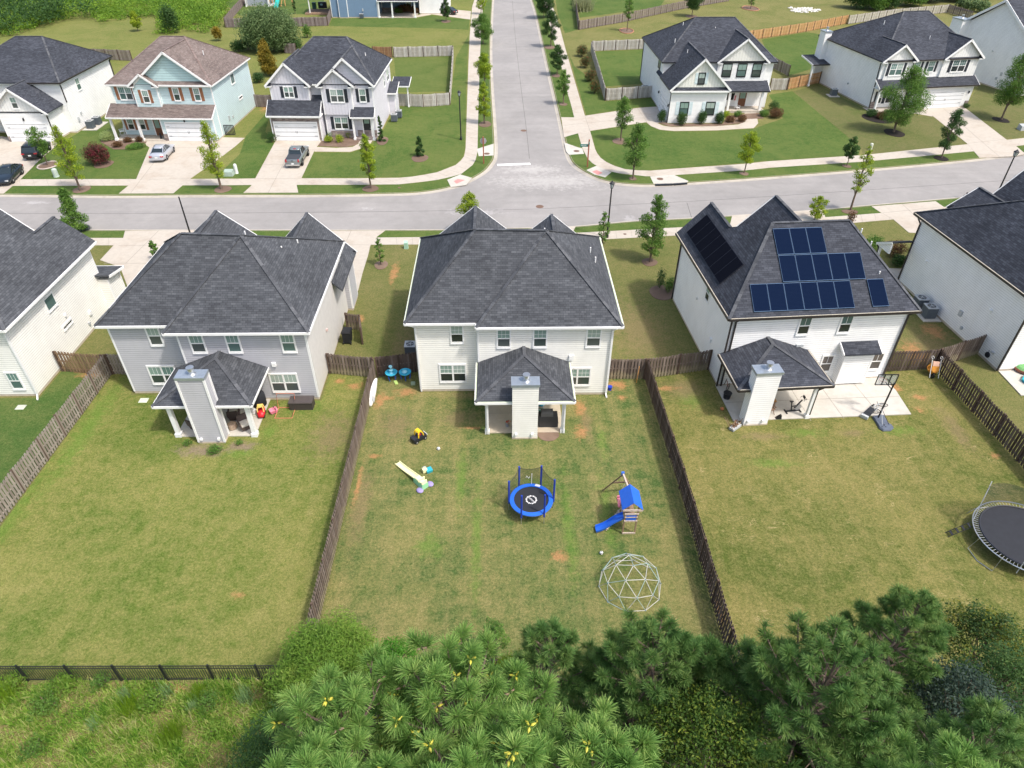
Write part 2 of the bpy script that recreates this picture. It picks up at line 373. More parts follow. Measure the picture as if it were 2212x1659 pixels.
m_mulch = paving('pine_mulch', (.155, .105, .078), (.28, .2, .15), .7); m_mulchD = paving('dark_mulch', (.022, .018, .016), (.05, .04, .03), .5)
m_bark = flat('bark', (.165, .12, .09), .95, var=.35, sc=9); m_pbark = flat('pine_bark', (.16, .12, .095), .95, var=.35, sc=9)

# ---------------------------------------------------------------- the ground
def plate(name, pts, z0, z1, mat):
    return tag(MB().plate(pts, z0, z1).build(name, mat), kind='structure')
g_sat = ((.060, .125, .020), (.095, .165, .032)); g_dull = ((.105, .140, .034), (.135, .165, .045))
m_ground = lawn('far_grass', *g_dull, (.24, .20, .085), .53)
m_lawnNW = lawn('lawn_meadow', (.105, .140, .030), (.135, .165, .040), (.22, .19, .075), .555, dirt=[(-52, 116, 1.5, 1), (-34, 105, 1.2, 3), (-66, 117, 3, .6)])
m_lawnRich = lawn('lawn_rich', (.050, .100, .020), (.078, .130, .028), (.125, .135, .045), .57, .1)
m_lawnNE = lawn('lawn_corner', (.098, .125, .030), (.125, .145, .040), (.23, .19, .085), .54)
m_lawnR2 = lawn('lawn_patchy', (.078, .108, .028), (.105, .125, .038), (.17, .14, .07), .55)
road_s = [(-160, 493), (0, 493), (900, 493), (1090, 489.5), (1226, 486.5), (1369, 474), (1497, 467.5), (1715, 454), (1902, 438), (2024, 427.6), (2212, 409), (2700, 352)]
road_nw = [(-160, 423), (0, 423), (256, 425.8), (435, 424), (643, 424), (812, 421.8), (915, 417.5), (991, 402), (1045, 376), (1068, 353), (1075, 333), (1073.6, 281), (1066, 179), (1063.5, 102), (1066, 25), (1068, -8), (1071, -40)]
road_ne = [(1137, -40), (1143, -8), (1154, 28), (1174, 123), (1195, 217), (1211.6, 294), (1220, 330), (1233, 355), (1266, 377), (1307, 393), (1364, 400.6), (1420, 401.4), (1484, 398), (1645, 386.6), (1858, 370), (2030, 354.6), (2191, 336.6), (2600, 284)]
RS = SP('X', road_s); RNW = SP('X', road_nw); RNE = SP('X', road_ne)
plate('ground', [(-700, -60), (700, -60), (700, 900), (-700, 900)], -.6, -.30, m_ground)
plate('road', [(-90, 60), (150, 60), (150, 230), (-90, 230)], -.5, -.13, m_asph)
def smooth(pts, k=6):
    out = []; n = len(pts)
    for i in range(n-1):
        p0, p1, p2, p3 = pts[max(i-1, 0)], pts[i], pts[i+1], pts[min(i+2, n-1)]
        for j in range(k):
            t = j/k; out.append(p1*.5*(2)-p1*0+((p2-p0)*t + (p0*2-p1*5+p2*4-p3)*t*t + (-p0+p1*3-p2*3+p3)*t**3)*.5)
    out.append(pts[-1]); return out
RS, RNW, RNE = smooth(RS, 4), smooth(RNW, 5), smooth(RNE, 5)
def offset(pts, d):
    out = []
    for i, p in enumerate(pts):
        a = pts[max(i-1, 0)]; b = pts[min(i+1, len(pts)-1)]; t = (b-a).normalized(); out.append(p+Vector((-t.y, t.x, 0))*d)
    return out
# three blocks of turf whose top stands a kerb's height above the road
plate('lawn_south_block', [(p.x, p.y) for p in offset(RS, -.45)]+[(150, -40), (-90, -40)], -.3, 0, lawn('lawn_south', (.085, .112, .028), (.11, .13, .035), (.20, .165, .075), .55,
      dirt=[(-9.5, 54.5, .5, 2.5), (-11.4, 47, .5, .8), (31.5, 41.5, 1.2, 2), (34.5, 44.5, 1.2, 1.5), (30, 44, .8, .8)], worn=[(-7.3, 42, 1.5, 6), (11, 45, 3, 7), (33, 42, 2.5, 4)]))
nw = offset(RNW, .45); ne = offset(RNE, .45)
plate('lawn_northwest_block', [(p.x, p.y) for p in nw]+[(nw[-1].x, 520), (-300, 520), (-300, nw[0].y)], -.3, 0, m_lawnNW)
plate('lawn_northeast_block', [(p.x, p.y) for p in ne]+[(300, ne[-1].y), (300, 520), (ne[0].x, 520)], -.3, 0, m_lawnNE)
def kerb(pts, side, name):
    a = offset(pts, 0); b = offset(pts, side*.22); c = offset(pts, side*.62); mb = MB()
    for i in range(len(pts)-1):
        for p, q, z0, z1 in ((a, b, -.122, -.115), (b, c, -.10, .012)):
            P0, P1, Q1, Q0 = p[i], p[i+1], q[i+1], q[i]
            mb.convex([(P0.x, P0.y, -.3), (P1.x, P1.y, -.3), (Q1.x, Q1.y, -.3), (Q0.x, Q0.y, -.3), (P0.x, P0.y, z0), (P1.x, P1.y, z0), (Q1.x, Q1.y, z1), (Q0.x, Q0.y, z1)],
                      [(0, 1, 2, 3), (4, 5, 6, 7), (0, 1, 5, 4), (1, 2, 6, 5), (2, 3, 7, 6), (3, 0, 4, 7)])
    return tag(mb.build(name, m_kerb), kind='structure')
kerb(RS, -1, 'kerb'); kerb(RNW, 1, 'kerb'); kerb(RNE, 1, 'kerb')
def resamp(pts, n):
    L = [0]
    for a, b in zip(pts, pts[1:]): L.append(L[-1]+(b-a).length)
    out = []; k = 0
    for i in range(n+1):
        s = L[-1]*i/n
        while k < len(pts)-2 and L[k+1] < s: k += 1
        t = (s-L[k])/max(L[k+1]-L[k], 1e-6); out.append(pts[k].lerp(pts[k+1], min(max(t, 0), 1)))
    return out
def walk(name, A, B, mat=m_conc, z=.016, step=1.55, gap=.03):
    L = sum((b-a).length for a, b in zip(A, A[1:])); n = max(2, int(L/step)); a = resamp(A, n); b = resamp(B, n); mb = MB()
    for i in range(n):
        e = gap/step; p = [a[i], a[i].lerp(a[i+1], 1-e), b[i].lerp(b[i+1], 1-e), b[i]]
        mb.plate(p, -.05, z)
    o = tag(mb.build(name, mat), kind='structure')
    j = MB(); j.plate(a+b[::-1], -.06, z-.009); tag(j.build('pavement_joint', m_joint), kind='structure'); return o
# north pavement, corner, then up the side road (west side)
walk('sidewalk', SP('M', [(-300, 1515), (600, 1512), (1150, 1512), (2000, 1509)])+SP('N', [(100, 1506), (470, 1505), (900, 1506), (1350, 1500), (1600, 1460), (1780, 1390), (1840, 1330), (1855, 1260), (1862, 1050), (1870, 800), (1880, 520), (1890, 300), (1910, 60), (1935, -20), (1980, -120)]),
     SP('M', [(-300, 1570), (600, 1568), (1150, 1566), (2000, 1563)])+SP('N', [(100, 1560), (470, 1560), (900, 1560), (1300, 1556), (1600, 1522), (1810, 1475), (1930, 1380), (1955, 1290), (1960, 1050), (1967, 800), (1975, 520), (1985, 300), (2000, 60), (2025, -20), (2060, -120)]))
# north-east pavement: down the side road, round the corner, then right along the street
walk('sidewalk', SP('O', [(478, -60), (575, 230), (620, 400), (690, 640), (745, 830), (790, 985), (830, 1100), (880, 1280), (930, 1345), (1010, 1392), (1150, 1435), (1340, 1441), (1540, 1425), (2212, 1378)])+SP('L', [(0, 1365), (850, 1310), (1730, 1218), (2212, 1165), (3000, 1070)]),
     SP('O', [(425, -60), (520, 330), (590, 560), (640, 780), (670, 880), (700, 1000), (730, 1125), (765, 1250), (815, 1345), (870, 1395), (1010, 1455), (1330, 1491), (1540, 1478), (2212, 1433)])+SP('L', [(0, 1420), (850, 1365), (1810, 1275), (2212, 1225), (3000, 1130)]))
# south pavement
walk('sidewalk', SP('I', [(-300, 453), (700, 453), (1640, 453)])+SP('A', [(100, 452), (1100, 450), (1690, 444)])+SP('B', [(150, 440), (680, 412), (1620, 362)])+SP('J', [(300, 292), (540, 278), (1040, 240), (1540, 192), (1800, 160), (2300, 100)]),
     SP('I', [(-300, 515), (700, 515), (1640, 515)])+SP('A', [(100, 514), (1100, 510), (1690, 506)])+SP('B', [(150, 500), (700, 478), (1600, 430)])+SP('J', [(300, 370), (780, 325), (1110, 297), (1540, 250), (1800, 215), (2300, 150)]))
def slabs(name, polys, z, mat=m_conc): 
    for p in polys: plate(name, p, -.05, z, mat)
J2 = lambda k, a, b, w_=.035: [S(k, *a), S(k, *b)]
slabs('driveway', [
    SP('M', [(-260, 1160), (0, 1150), (100, 1165), (520, 1190), (325, 1360), (172, 1515), (30, 1635), (-420, 1635)]),
    SP('M', [(1222, 1186), (1435, 1175), (1890, 1160), (2065, 1165), (1985, 1235), (1885, 1312), (1605, 1510), (1463, 1632), (1003, 1634), (1150, 1512), (1262, 1246), (1228, 1222)]),
    SP('N', [(258, 1180), (650, 1178), (590, 1250), (470, 1505), (430, 1565), (443, 1626), (-20, 1628), (45, 1570), (82, 1505), (240, 1212)]),
    SP('O', [(588, 990), (690, 992), (788, 978), (1235, 912), (1400, 900), (1490, 960), (1490, 1042), (1395, 1040), (1306, 1031), (830, 1105), (730, 1125), (612, 1158)]),
    SP('L', [(1350, 915), (1700, 900), (2060, 1176), (2140, 1230), (2225, 1300), (2130, 1318), (1838, 1333), (1730, 1210), (1440, 978), (1360, 950)]),
    SP('I', [(1075, 860), (1015, 700), (845, 640), (960, 515), (1040, 453), (1056, 392), (1640, 388), (1620, 453), (1560, 640), (1420, 1000)]),
    SP('A', [(700, 480), (700, 392), (1178, 390), (1095, 452), (1052, 515), (1032, 600), (985, 750), (948, 900), (860, 900)]),
    SP('B', [(180, 385), (712, 353), (680, 412), (690, 480), (560, 620), (100, 620)]),
    SP('J', [(-250, 262), (512, 212), (535, 278), (545, 330), (300, 470), (-300, 470)]),
    SP('J', [(925, 187), (1466, 144), (1535, 192), (1700, 300), (1500, 420), (1240, 408), (1110, 297), (1005, 240)]),
    SP('N', [(1480, 55), (1900, 95), (1895, 165), (1560, 120), (1450, 70)])], .024)
slabs('path', [SP('N', [(585, 1240), (760, 1250), (900, 1242), (950, 1215), (960, 1180), (1075, 1180), (1050, 1215), (985, 1250), (880, 1282), (580, 1280)]),
    SP('O', [(1306, 1031), (1395, 1040), (1450, 1063), (1520, 1073), (1900, 1066), (2080, 1052), (2140, 1030), (2155, 990), (2130, 950), (2230, 950), (2250, 1040), (2212, 1081), (1900, 1100), (1540, 1106), (1420, 1095), (1345, 1065)]),
    SP('N', [(1120, 150), (1240, 152), (1450, 145), (1560, 125), (1590, 100), (1570, 70), (1490, 55), (1475, 80), (1510, 110), (1440, 135), (1240, 132), (1120, 130)]),
    SP('J', [(1060, 710), (1180, 712), (1150, 812), (1080, 770)]), SP('L', [(850, 905), (1000, 940), (1400, 925), (1440, 985), (1300, 960), (960, 950), (900, 940)]),
    SP('M', [(1215, 1190), (1400, 1190), (1400, 1215), (1270, 1246), (1225, 1220)])], .028)
# kerb ramps and inlet aprons
slabs('kerb_ramp', [SP('N', [(1700, 1518), (1810, 1473), (1908, 1502), (1860, 1560), (1730, 1578)]), SP('N', [(1950, 1258), (2092, 1213), (2092, 1312), (1965, 1318)]),
    SP('O', [(612, 1203), (730, 1245), (765, 1252), (780, 1298), (655, 1307), (630, 1280)]), SP('O', [(800, 1436), (885, 1400), (1010, 1455), (958, 1497), (870, 1475)]),
    SP('O', [(1338, 1490), (1540, 1477), (1662, 1529), (1640, 1546), (1368, 1552)])], .020, m_concW)
m_tact = flat('tactile_red', (.55, .24, .22), .8)
for k, p in (('N', [(1755, 1530), (1790, 1512), (1850, 1520), (1780, 1552)]), ('O', [(848, 1450), (888, 1436), (938, 1460), (900, 1478)])): plate('tactile_paving', SP(k, p), .0, .026, m_tact)
def strip(name, pts, w_, z, mat):
    a = offset(pts, w_/2); b = offset(pts, -w_/2); mb = MB()
    for i in range(len(pts)-1): mb.plate([a[i], a[i+1], b[i+1], b[i]], z-.004, z)
    return tag(mb.build(name, mat), kind='structure')
m_paint = flat('road_paint', (.80, .80, .78), .7)
strip('stop_line', SP('O', [(48, 1383), (328, 1373)]), .62, -.124, m_paint)
for k, pts in (('X', [(-100, 459), (300, 458.5), (700, 456), (1000, 452)]), ('X', [(1010, 452), (1150, 449), (1300, 442), (1600, 426), (2212, 385)]), ('O', [(175, 0), (200, 300), (245, 700), (290, 1050), (320, 1330)]), ('O', [(1650, 1700), (1700, 1860)])):
    strip('tar_seam', smooth(SP(k, pts), 4), .05, -.1255, m_seam)
for k, p in (('M', ((1100, 1634), (1435, 1195))), ('M', ((1280, 1245), (1980, 1245))), ('M', ((1260, 1515), (1600, 1510))), ('N', ((190, 1628), (415, 1195))), ('N', ((240, 1272), (600, 1262))), ('N', ((140, 1390), (525, 1395))), ('N', ((90, 1508), (465, 1508))), ('O', ((1230, 912), (1310, 1030))), ('O', ((790, 985), (830, 1105))),
             ('O', ((600, 1060), (1350, 985))), ('I', ((1340, 392), (1060, 670))), ('I', ((1000, 517), (1560, 517))), ('I', ((880, 668), (1250, 668))), ('A', ((890, 392), (850, 480))), ('A', ((830, 511), (1040, 513))), ('L', ((1740, 1210), (2050, 1176))), ('L', ((1530, 915), (2000, 1320))), ('J', ((1180, 165), (1330, 300))), ('J', ((1020, 242), (1480, 196)))):
    strip('expansion_joint', [S(k, *p[0]), S(k, *p[1])], .05, .0295, m_joint)
# turf patches of their own character
def turf(name, pts, mat, z=.006): plate(name, pts, -.05, z, mat)
for ln, sg in ((RNW, 1), (RNE, 1), (RS, -1)):
    a_, b_ = offset(ln, .55*sg), offset(ln, 3.2*sg); turf('verge', a_+b_[::-1], m_lawnRich, .003)
turf('lawn', SP('M', [(172, 1513), (325, 1360), (480, 1190), (590, 1165), (870, 990), (940, 1000), (985, 1190), (1240, 1200), (1262, 1246), (1150, 1510)]), m_lawnRich)
turf('lawn', SP('O', [(840, 438), (1320, 415), (1320, 700), (965, 730)]), m_lawnRich)
turf('lawn', SP('O', [(835, 1108), (1300, 1033), (1345, 1068), (1420, 1098), (1540, 1110), (1900, 1104), (2212, 1085)])+SP('L', [(60, 1040), (180, 1000), (60, 800), (260, 770), (830, 1240), (820, 1308), (0, 1362)])+SP('O', [(1540, 1422), (1340, 1438), (1150, 1432), (1010, 1388), (932, 1342), (885, 1278)]), m_lawnRich)
turf('lawn', SP('L', [(265, 770), (470, 715), (850, 910), (1000, 945), (1440, 985), (1735, 1213), (855, 1306), (832, 1240)]), m_lawnR2)
turf('lawn', SP('L', [(1960, 745), (2400, 900), (2400, 1140), (2064, 1174), (1705, 905), (1840, 715)]), m_lawnR2)
turf('lawn', SP('L', [(0, 335), (370, 272), (500, 290), (480, 560), (230, 640), (90, 575)]), m_lawnRich)
turf('lawn', SP('N', [(1250, 487), (1748, 474), (1722, 770), (1280, 780)]), lawn('lawn_pen', (.066, .110, .022), (.09, .135, .03), (.15, .15, .055), .57))
turf('lawn', SP('N', [(1120, 1170), (1220, 990), (1290, 900), (1720, 890), (1775, 480), (1880, 300), (1860, 800), (1850, 1260), (1832, 1328), (1775, 1386), (1600, 1456), (1350, 1496), (470, 1501), (560, 1285), (880, 1288), (990, 1255), (1060, 1215)]), lawn('lawn_front', (.055, .105, .021), (.085, .135, .029), (.14, .14, .05), .57, .12))
turf('lawn', SP('N', [(0, 1150), (220, 900), (165, 1110), (235, 1215), (78, 1503), (0, 1503), (-260, 1503), (-50, 1300)]), m_lawnRich)
turf('lawn', SP('N', [(0, 120), (0, -60), (660, -60), (660, 120)]), m_lawnRich)
turf('lawn', SP('N', [(-60, 130), (-400, -160), (-100, -200), (0, -60), (0, 120)]), m_lawnRich)
turf('lawn', SP('N', [(730, 155), (1450, 150), (1560, 128), (1890, 168), (1880, 250), (1600, 240), (1300, 232), (700, 220)]), m_lawnRich)
turf('lawn', SP('O', [(700, -60), (1500, -60), (1420, 60), (745, 150)]), m_lawnRich)
turf('lawn', SP('O', [(530, -60), (690, -60), (725, 250), (620, 280), (560, 120)]), m_lawnRich)
turf('lawn', SP('O', [(800, 972), (1230, 905), (1400, 896), (1360, 825), (955, 855), (880, 700), (700, 560), (650, 450), (720, 700)]), m_lawnRich)
# backyards
m_y2 = lawn('yard_west', (.085, .128, .022), (.140, .165, .034), (.27, .23, .095), .575, .08, lush=[(-27.2, 34, 1.0, 8), (-28, 26, .9, 7), (-13.6, 36.3, 1.8, 1.2), (-15.2, 33.5, .7, 1.0), (-12.8, 38.5, .6, 2), (-16.5, 31.4, 1.6, .5)], dirt=[(-10.4, 38.2, .8, .5), (-11.5, 38.8, .5, .4), (-13.5, 21, .4, .3)],
         worn=[(-11, 33, 2, 3)], soil=[(-18.9, 31.75, 2.3, .8), (-16.6, 32.1, 1.3, .6)])
m_y3 = lawn('yard_middle', (.060, .105, .028), (.115, .140, .038), (.28, .225, .10), .565, .24, lush=[(-2.5, 29, .5, 3), (-1.4, 24.5, .4, 5), (3.8, 25, .5, 5), (2, 28.5, 1.8, .7), (-4, 24, 1, 1.2), (6.5, 32, .4, 2), (6, 26, .5, 4)],
         dirt=[(-6.6, 37.4, 1.0, .7), (-7.9, 36.8, .7, .4), (-5.2, 38.0, .8, .3), (8.2, 38.0, 1.1, .8), (8.4, 36.6, .4, .4), (-7.9, 31.0, .5, .3), (-8.6, 28.5, .2, 2), (5.4, 35.6, .5, 1.2), (3.1, 23.1, .6, .5), (-8.4, 36.5, .5, 1), (7.5, 18, .5, .2), (-8.2, 18.9, .3, .5), (5.2, 33.1, .5, .9), (-2, 33.6, .8, .2)],
         worn=[(-7, 34, 1.7, 2), (-2.8, 34.6, 1.7, 1.3), (0, 37, 6, .7), (-8.2, 27, .8, 4), (5.7, 34, .6, 2.5)])
m_y4 = lawn('yard_east', (.078, .104, .022), (.125, .138, .032), (.27, .215, .092), .565, .14, runners=True, dirt=[(28.0, 37.5, .7, .6), (29.3, 36.3, .8, .4), (11.5, 37.6, 1.3, .35), (28.6, 35, .5, .4), (10.9, 19.5, .25, .9), (31.2, 30.5, .4, .4)], lush=[(13.2, 36.3, 1.2, 1.3), (20, 32.8, 1.8, .5), (26.2, 32.9, 1.8, .6), (17, 30, 2, .5)],
         worn=[(13, 37.5, 2.0, 1.5), (17, 32.5, 2, .5), (23, 32.7, 1, .5), (30, 33, .8, 3)])
m_y1 = lawn('yard_far_west', (.050, .100, .022), (.075, .125, .028), (.15, .135, .06), .60, dirt=[(-29.5, 40, 1.6, .8)])
turf('backyard', [(-28.15, 16.6), (-9.15, 16.6), (-9.0, 39.9), (-12.4, 39.9), (-12.4, 36.6), (-21, 36.6), (-21, 37.4), (-25.8, 37.4), (-26.5, 40), (-28.15, 40)], m_y2)
turf('backyard', [(-8.95, 12), (10.6, 12), (10.5, 38.9), (7.3, 38.9), (7.3, 36.9), (-1.5, 36.9), (-1.5, 37.4), (-5.8, 37.4), (-6, 40), (-8.95, 40)], m_y3)
turf('backyard', [(10.75, 12), (32.3, 12), (32.3, 39.4), (27.7, 39.4), (27.8, 38.5), (15.5, 37.8), (15.2, 39.9), (10.6, 38.8)], m_y4)
turf('backyard', [(-50, 16.6), (-28.35, 16.6), (-28.35, 40), (-32, 40.6), (-32, 37.2), (-50, 37.2)], m_y1)
# wild strip along the rear boundary
m_wild = lawn('wild_soil', (.06, .10, .02), (.11, .14, .03), (.25, .18, .09), .52, dirt=[(-16.4, 15.2, .5, .4), (-14.7, 15.9, .5, .4), (-18, 12.2, 1.4, .5), (-14, 11.8, 1.2, .4)], fine=1.3)
turf('wild_ground', [(-60, -8), (-9.0, -8), (-9.0, 16.45), (-60, 16.5)], m_wild)
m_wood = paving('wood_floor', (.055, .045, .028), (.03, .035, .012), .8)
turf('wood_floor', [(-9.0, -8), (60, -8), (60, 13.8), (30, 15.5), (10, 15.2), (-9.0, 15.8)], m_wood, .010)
# mulch rings, beds
def ring(k, x, y, rx, ry, mat=m_mulch, z=.035, edge=None):
    c = S(k, x, y); a = abs(S(k, x+rx, y).x-c.x); b = abs(S(k, x, y-ry).y-S(k, x, y+ry).y)/2
    pts = [(c.x+a*math.cos(t)*(1+.06*math.sin(3*t+x)), c.y+b*math.sin(t)*(1+.06*math.cos(2*t+y))) for t in [2*PI*i/22 for i in range(22)]]
    plate('mulch_ring', pts, -.02, z, mat)
    if edge:
        mb = MB(); mb.tube([(p[0], p[1], .05) for p in pts+pts[:1]], .10, 5, caps=False); tag(mb.build('edging', edge), kind='structure')
m_brk = flat('pale_edging', (.42, .36, .32), .9); m_brkr = flat('red_edging', (.40, .19, .11), .9)
for a in [('M', 405, 1398, 72, 32, m_mulch, .035, m_brk), ('M', 690, 1600, 68, 30), ('M', 1880, 1598, 70, 30), ('M', 878, 1388, 72, 34), ('N', 1470, 1337, 70, 32), ('N', 1052, 1592, 68, 28), ('N', 2020, 1048, 52, 26), ('N', 1690, 182, 40, 12), ('N', 1155, 1190, 48, 34),
          ('O', 1085, 1193, 62, 28), ('O', 1192, 1508, 32, 16), ('O', 605, 880, 34, 14), ('O', 545, 640, 36, 14), ('O', 490, 400, 45, 16), ('O', 1138, 262, 58, 22, m_mulch, .035, m_brkr), ('O', 1690, 140, 50, 14), ('O', 2130, 1466, 38, 16), ('O', 2185, 72, 65, 20, m_mulch, .035, m_brkr), ('L', 1115, 1122, 78, 34, m_mulchD), ('L', 1513, 1337, 56, 24, m_mulchD), ('L', 2017, 1013, 58, 25, m_mulchD),
          ('L', 980, 1000, 118, 44, m_mulchD), ('L', 716, 1403, 36, 14), ('A', 1143, 682, 56, 36), ('B', 1333, 658, 66, 34), ('J', 742, 232, 68, 20), ('B', 1440, 915, 110, 60), ('D', 478, 738, 92, 45)]: ring(*a)
slabs('planting_bed', [SP('N', [(608, 1235), (640, 1190), (680, 1130), (900, 1095), (960, 1130), (965, 1190), (930, 1225), (850, 1242)]), SP('O', [(1400, 1036), (1480, 1035), (1490, 1045), (1950, 1045), (1990, 985), (2150, 960), (2158, 1005), (2120, 1040), (1900, 1064), (1500, 1068)]),
    SP('M', [(860, 1165), (985, 1190), (1240, 1195), (1215, 1240), (1060, 1262), (960, 1262), (850, 1200)]), SP('O', [(2150, 960), (2260, 955), (2300, 1000), (2160, 1006)])], .034, m_mulch)
0 and plate('weedy_bed', SP('K', [(1400, 800), (1490, 755), (2155, 765), (2130, 850), (2020, 900), (1700, 930), (1440, 890)]), -.02, .012, paving('bed_soil', (.24, .18, .13), (.12, .13, .05), .8))
# patios
plate('patio', [(-21.05, 33.0), (-15.95, 33.0), (-15.95, 36.8), (-21.05, 36.8)], -.05, .07, m_concW)
plate('patio', [(-.95, 33.05), (4.05, 33.05), (4.05, 37.05), (-.95, 37.05)], -.05, .07, paving('tan_concrete', (.46, .40, .31)))
plate('patio', [(15.5, 34.0), (15.3, 37.9), (27.65, 38.6), (27.9, 37.1), (27.75, 34.5)], -.05, .07, m_concW)
for a, b in (((20.7, 33.9), (20.5, 38.1)), ((23.0, 34.1), (22.7, 38.2)), ((25.6, 34.2), (25.2, 38.2)), ((15.5, 35.9), (27.8, 36.4))): strip('expansion_joint', [Vector((*a, 0)), Vector((*b, 0))], .035, .0755, m_joint)
for a, b in (((-.9, 35.0), (4.0, 35.0)), ((-20.9, 34.9), (-16, 34.9))): strip('expansion_joint', [Vector((*a, 0)), Vector((*b, 0))], .03, .0755, m_joint)
plate('patio', [(36.5, 39.2), (36.45, 36.4), (44, 36.6), (44, 39.8)], -.05, .07, m_concW)
# manhole covers and the kerb inlet
m_rust = flat('rusty_iron', (.16, .095, .065), .7)
for k, x, y, r in (('B', 407, 178, .42), ('O', 271, 1094, .42), ('O', 717, 1276, .38), ('O', 1422, 1511, .38), ('N', 2035, 1298, .36), ('B', 1125, 421, .16), ('N', 1295, 1585, .16)):
    c = S(k, x, y); z = -.122 if (k, x) in (('B', 407), ('O', 271)) else .026
    o = MB().cyl((0, 0), r, z-.04, z+.006, 20).build('manhole_cover', m_rust); o.location = (c.x, c.y, 0)
    tag(o, {407: 'round rusty manhole cover in the main street south of the junction', 271: 'round rusty manhole cover in the middle of the side road', 717: 'rusty manhole cover beside the green street name sign', 1422: 'rusty manhole cover on the apron above the kerb inlet', 2035: 'rusty manhole cover beside the stop sign post', 1125: 'small rusty valve lid in the pavement south of the street', 1295: 'small valve lid in the verge near the left corner'}[x], 'manhole cover')
p = SP('O', [(1385, 1562), (1530, 1558), (1650, 1549)]); mb = MB(); mb.bar(p[0]+Vector((0, .1, .0)), p[1]+Vector((0, .1, .0)), .30, .12); mb.bar(p[1]+Vector((.1, .1, .0)), p[2]+Vector((0, .1, .0)), .30, .12)
tag(mb.build('kerb_inlet', m_black), 'dark storm drain slot in the kerb right of the junction', 'storm drain')

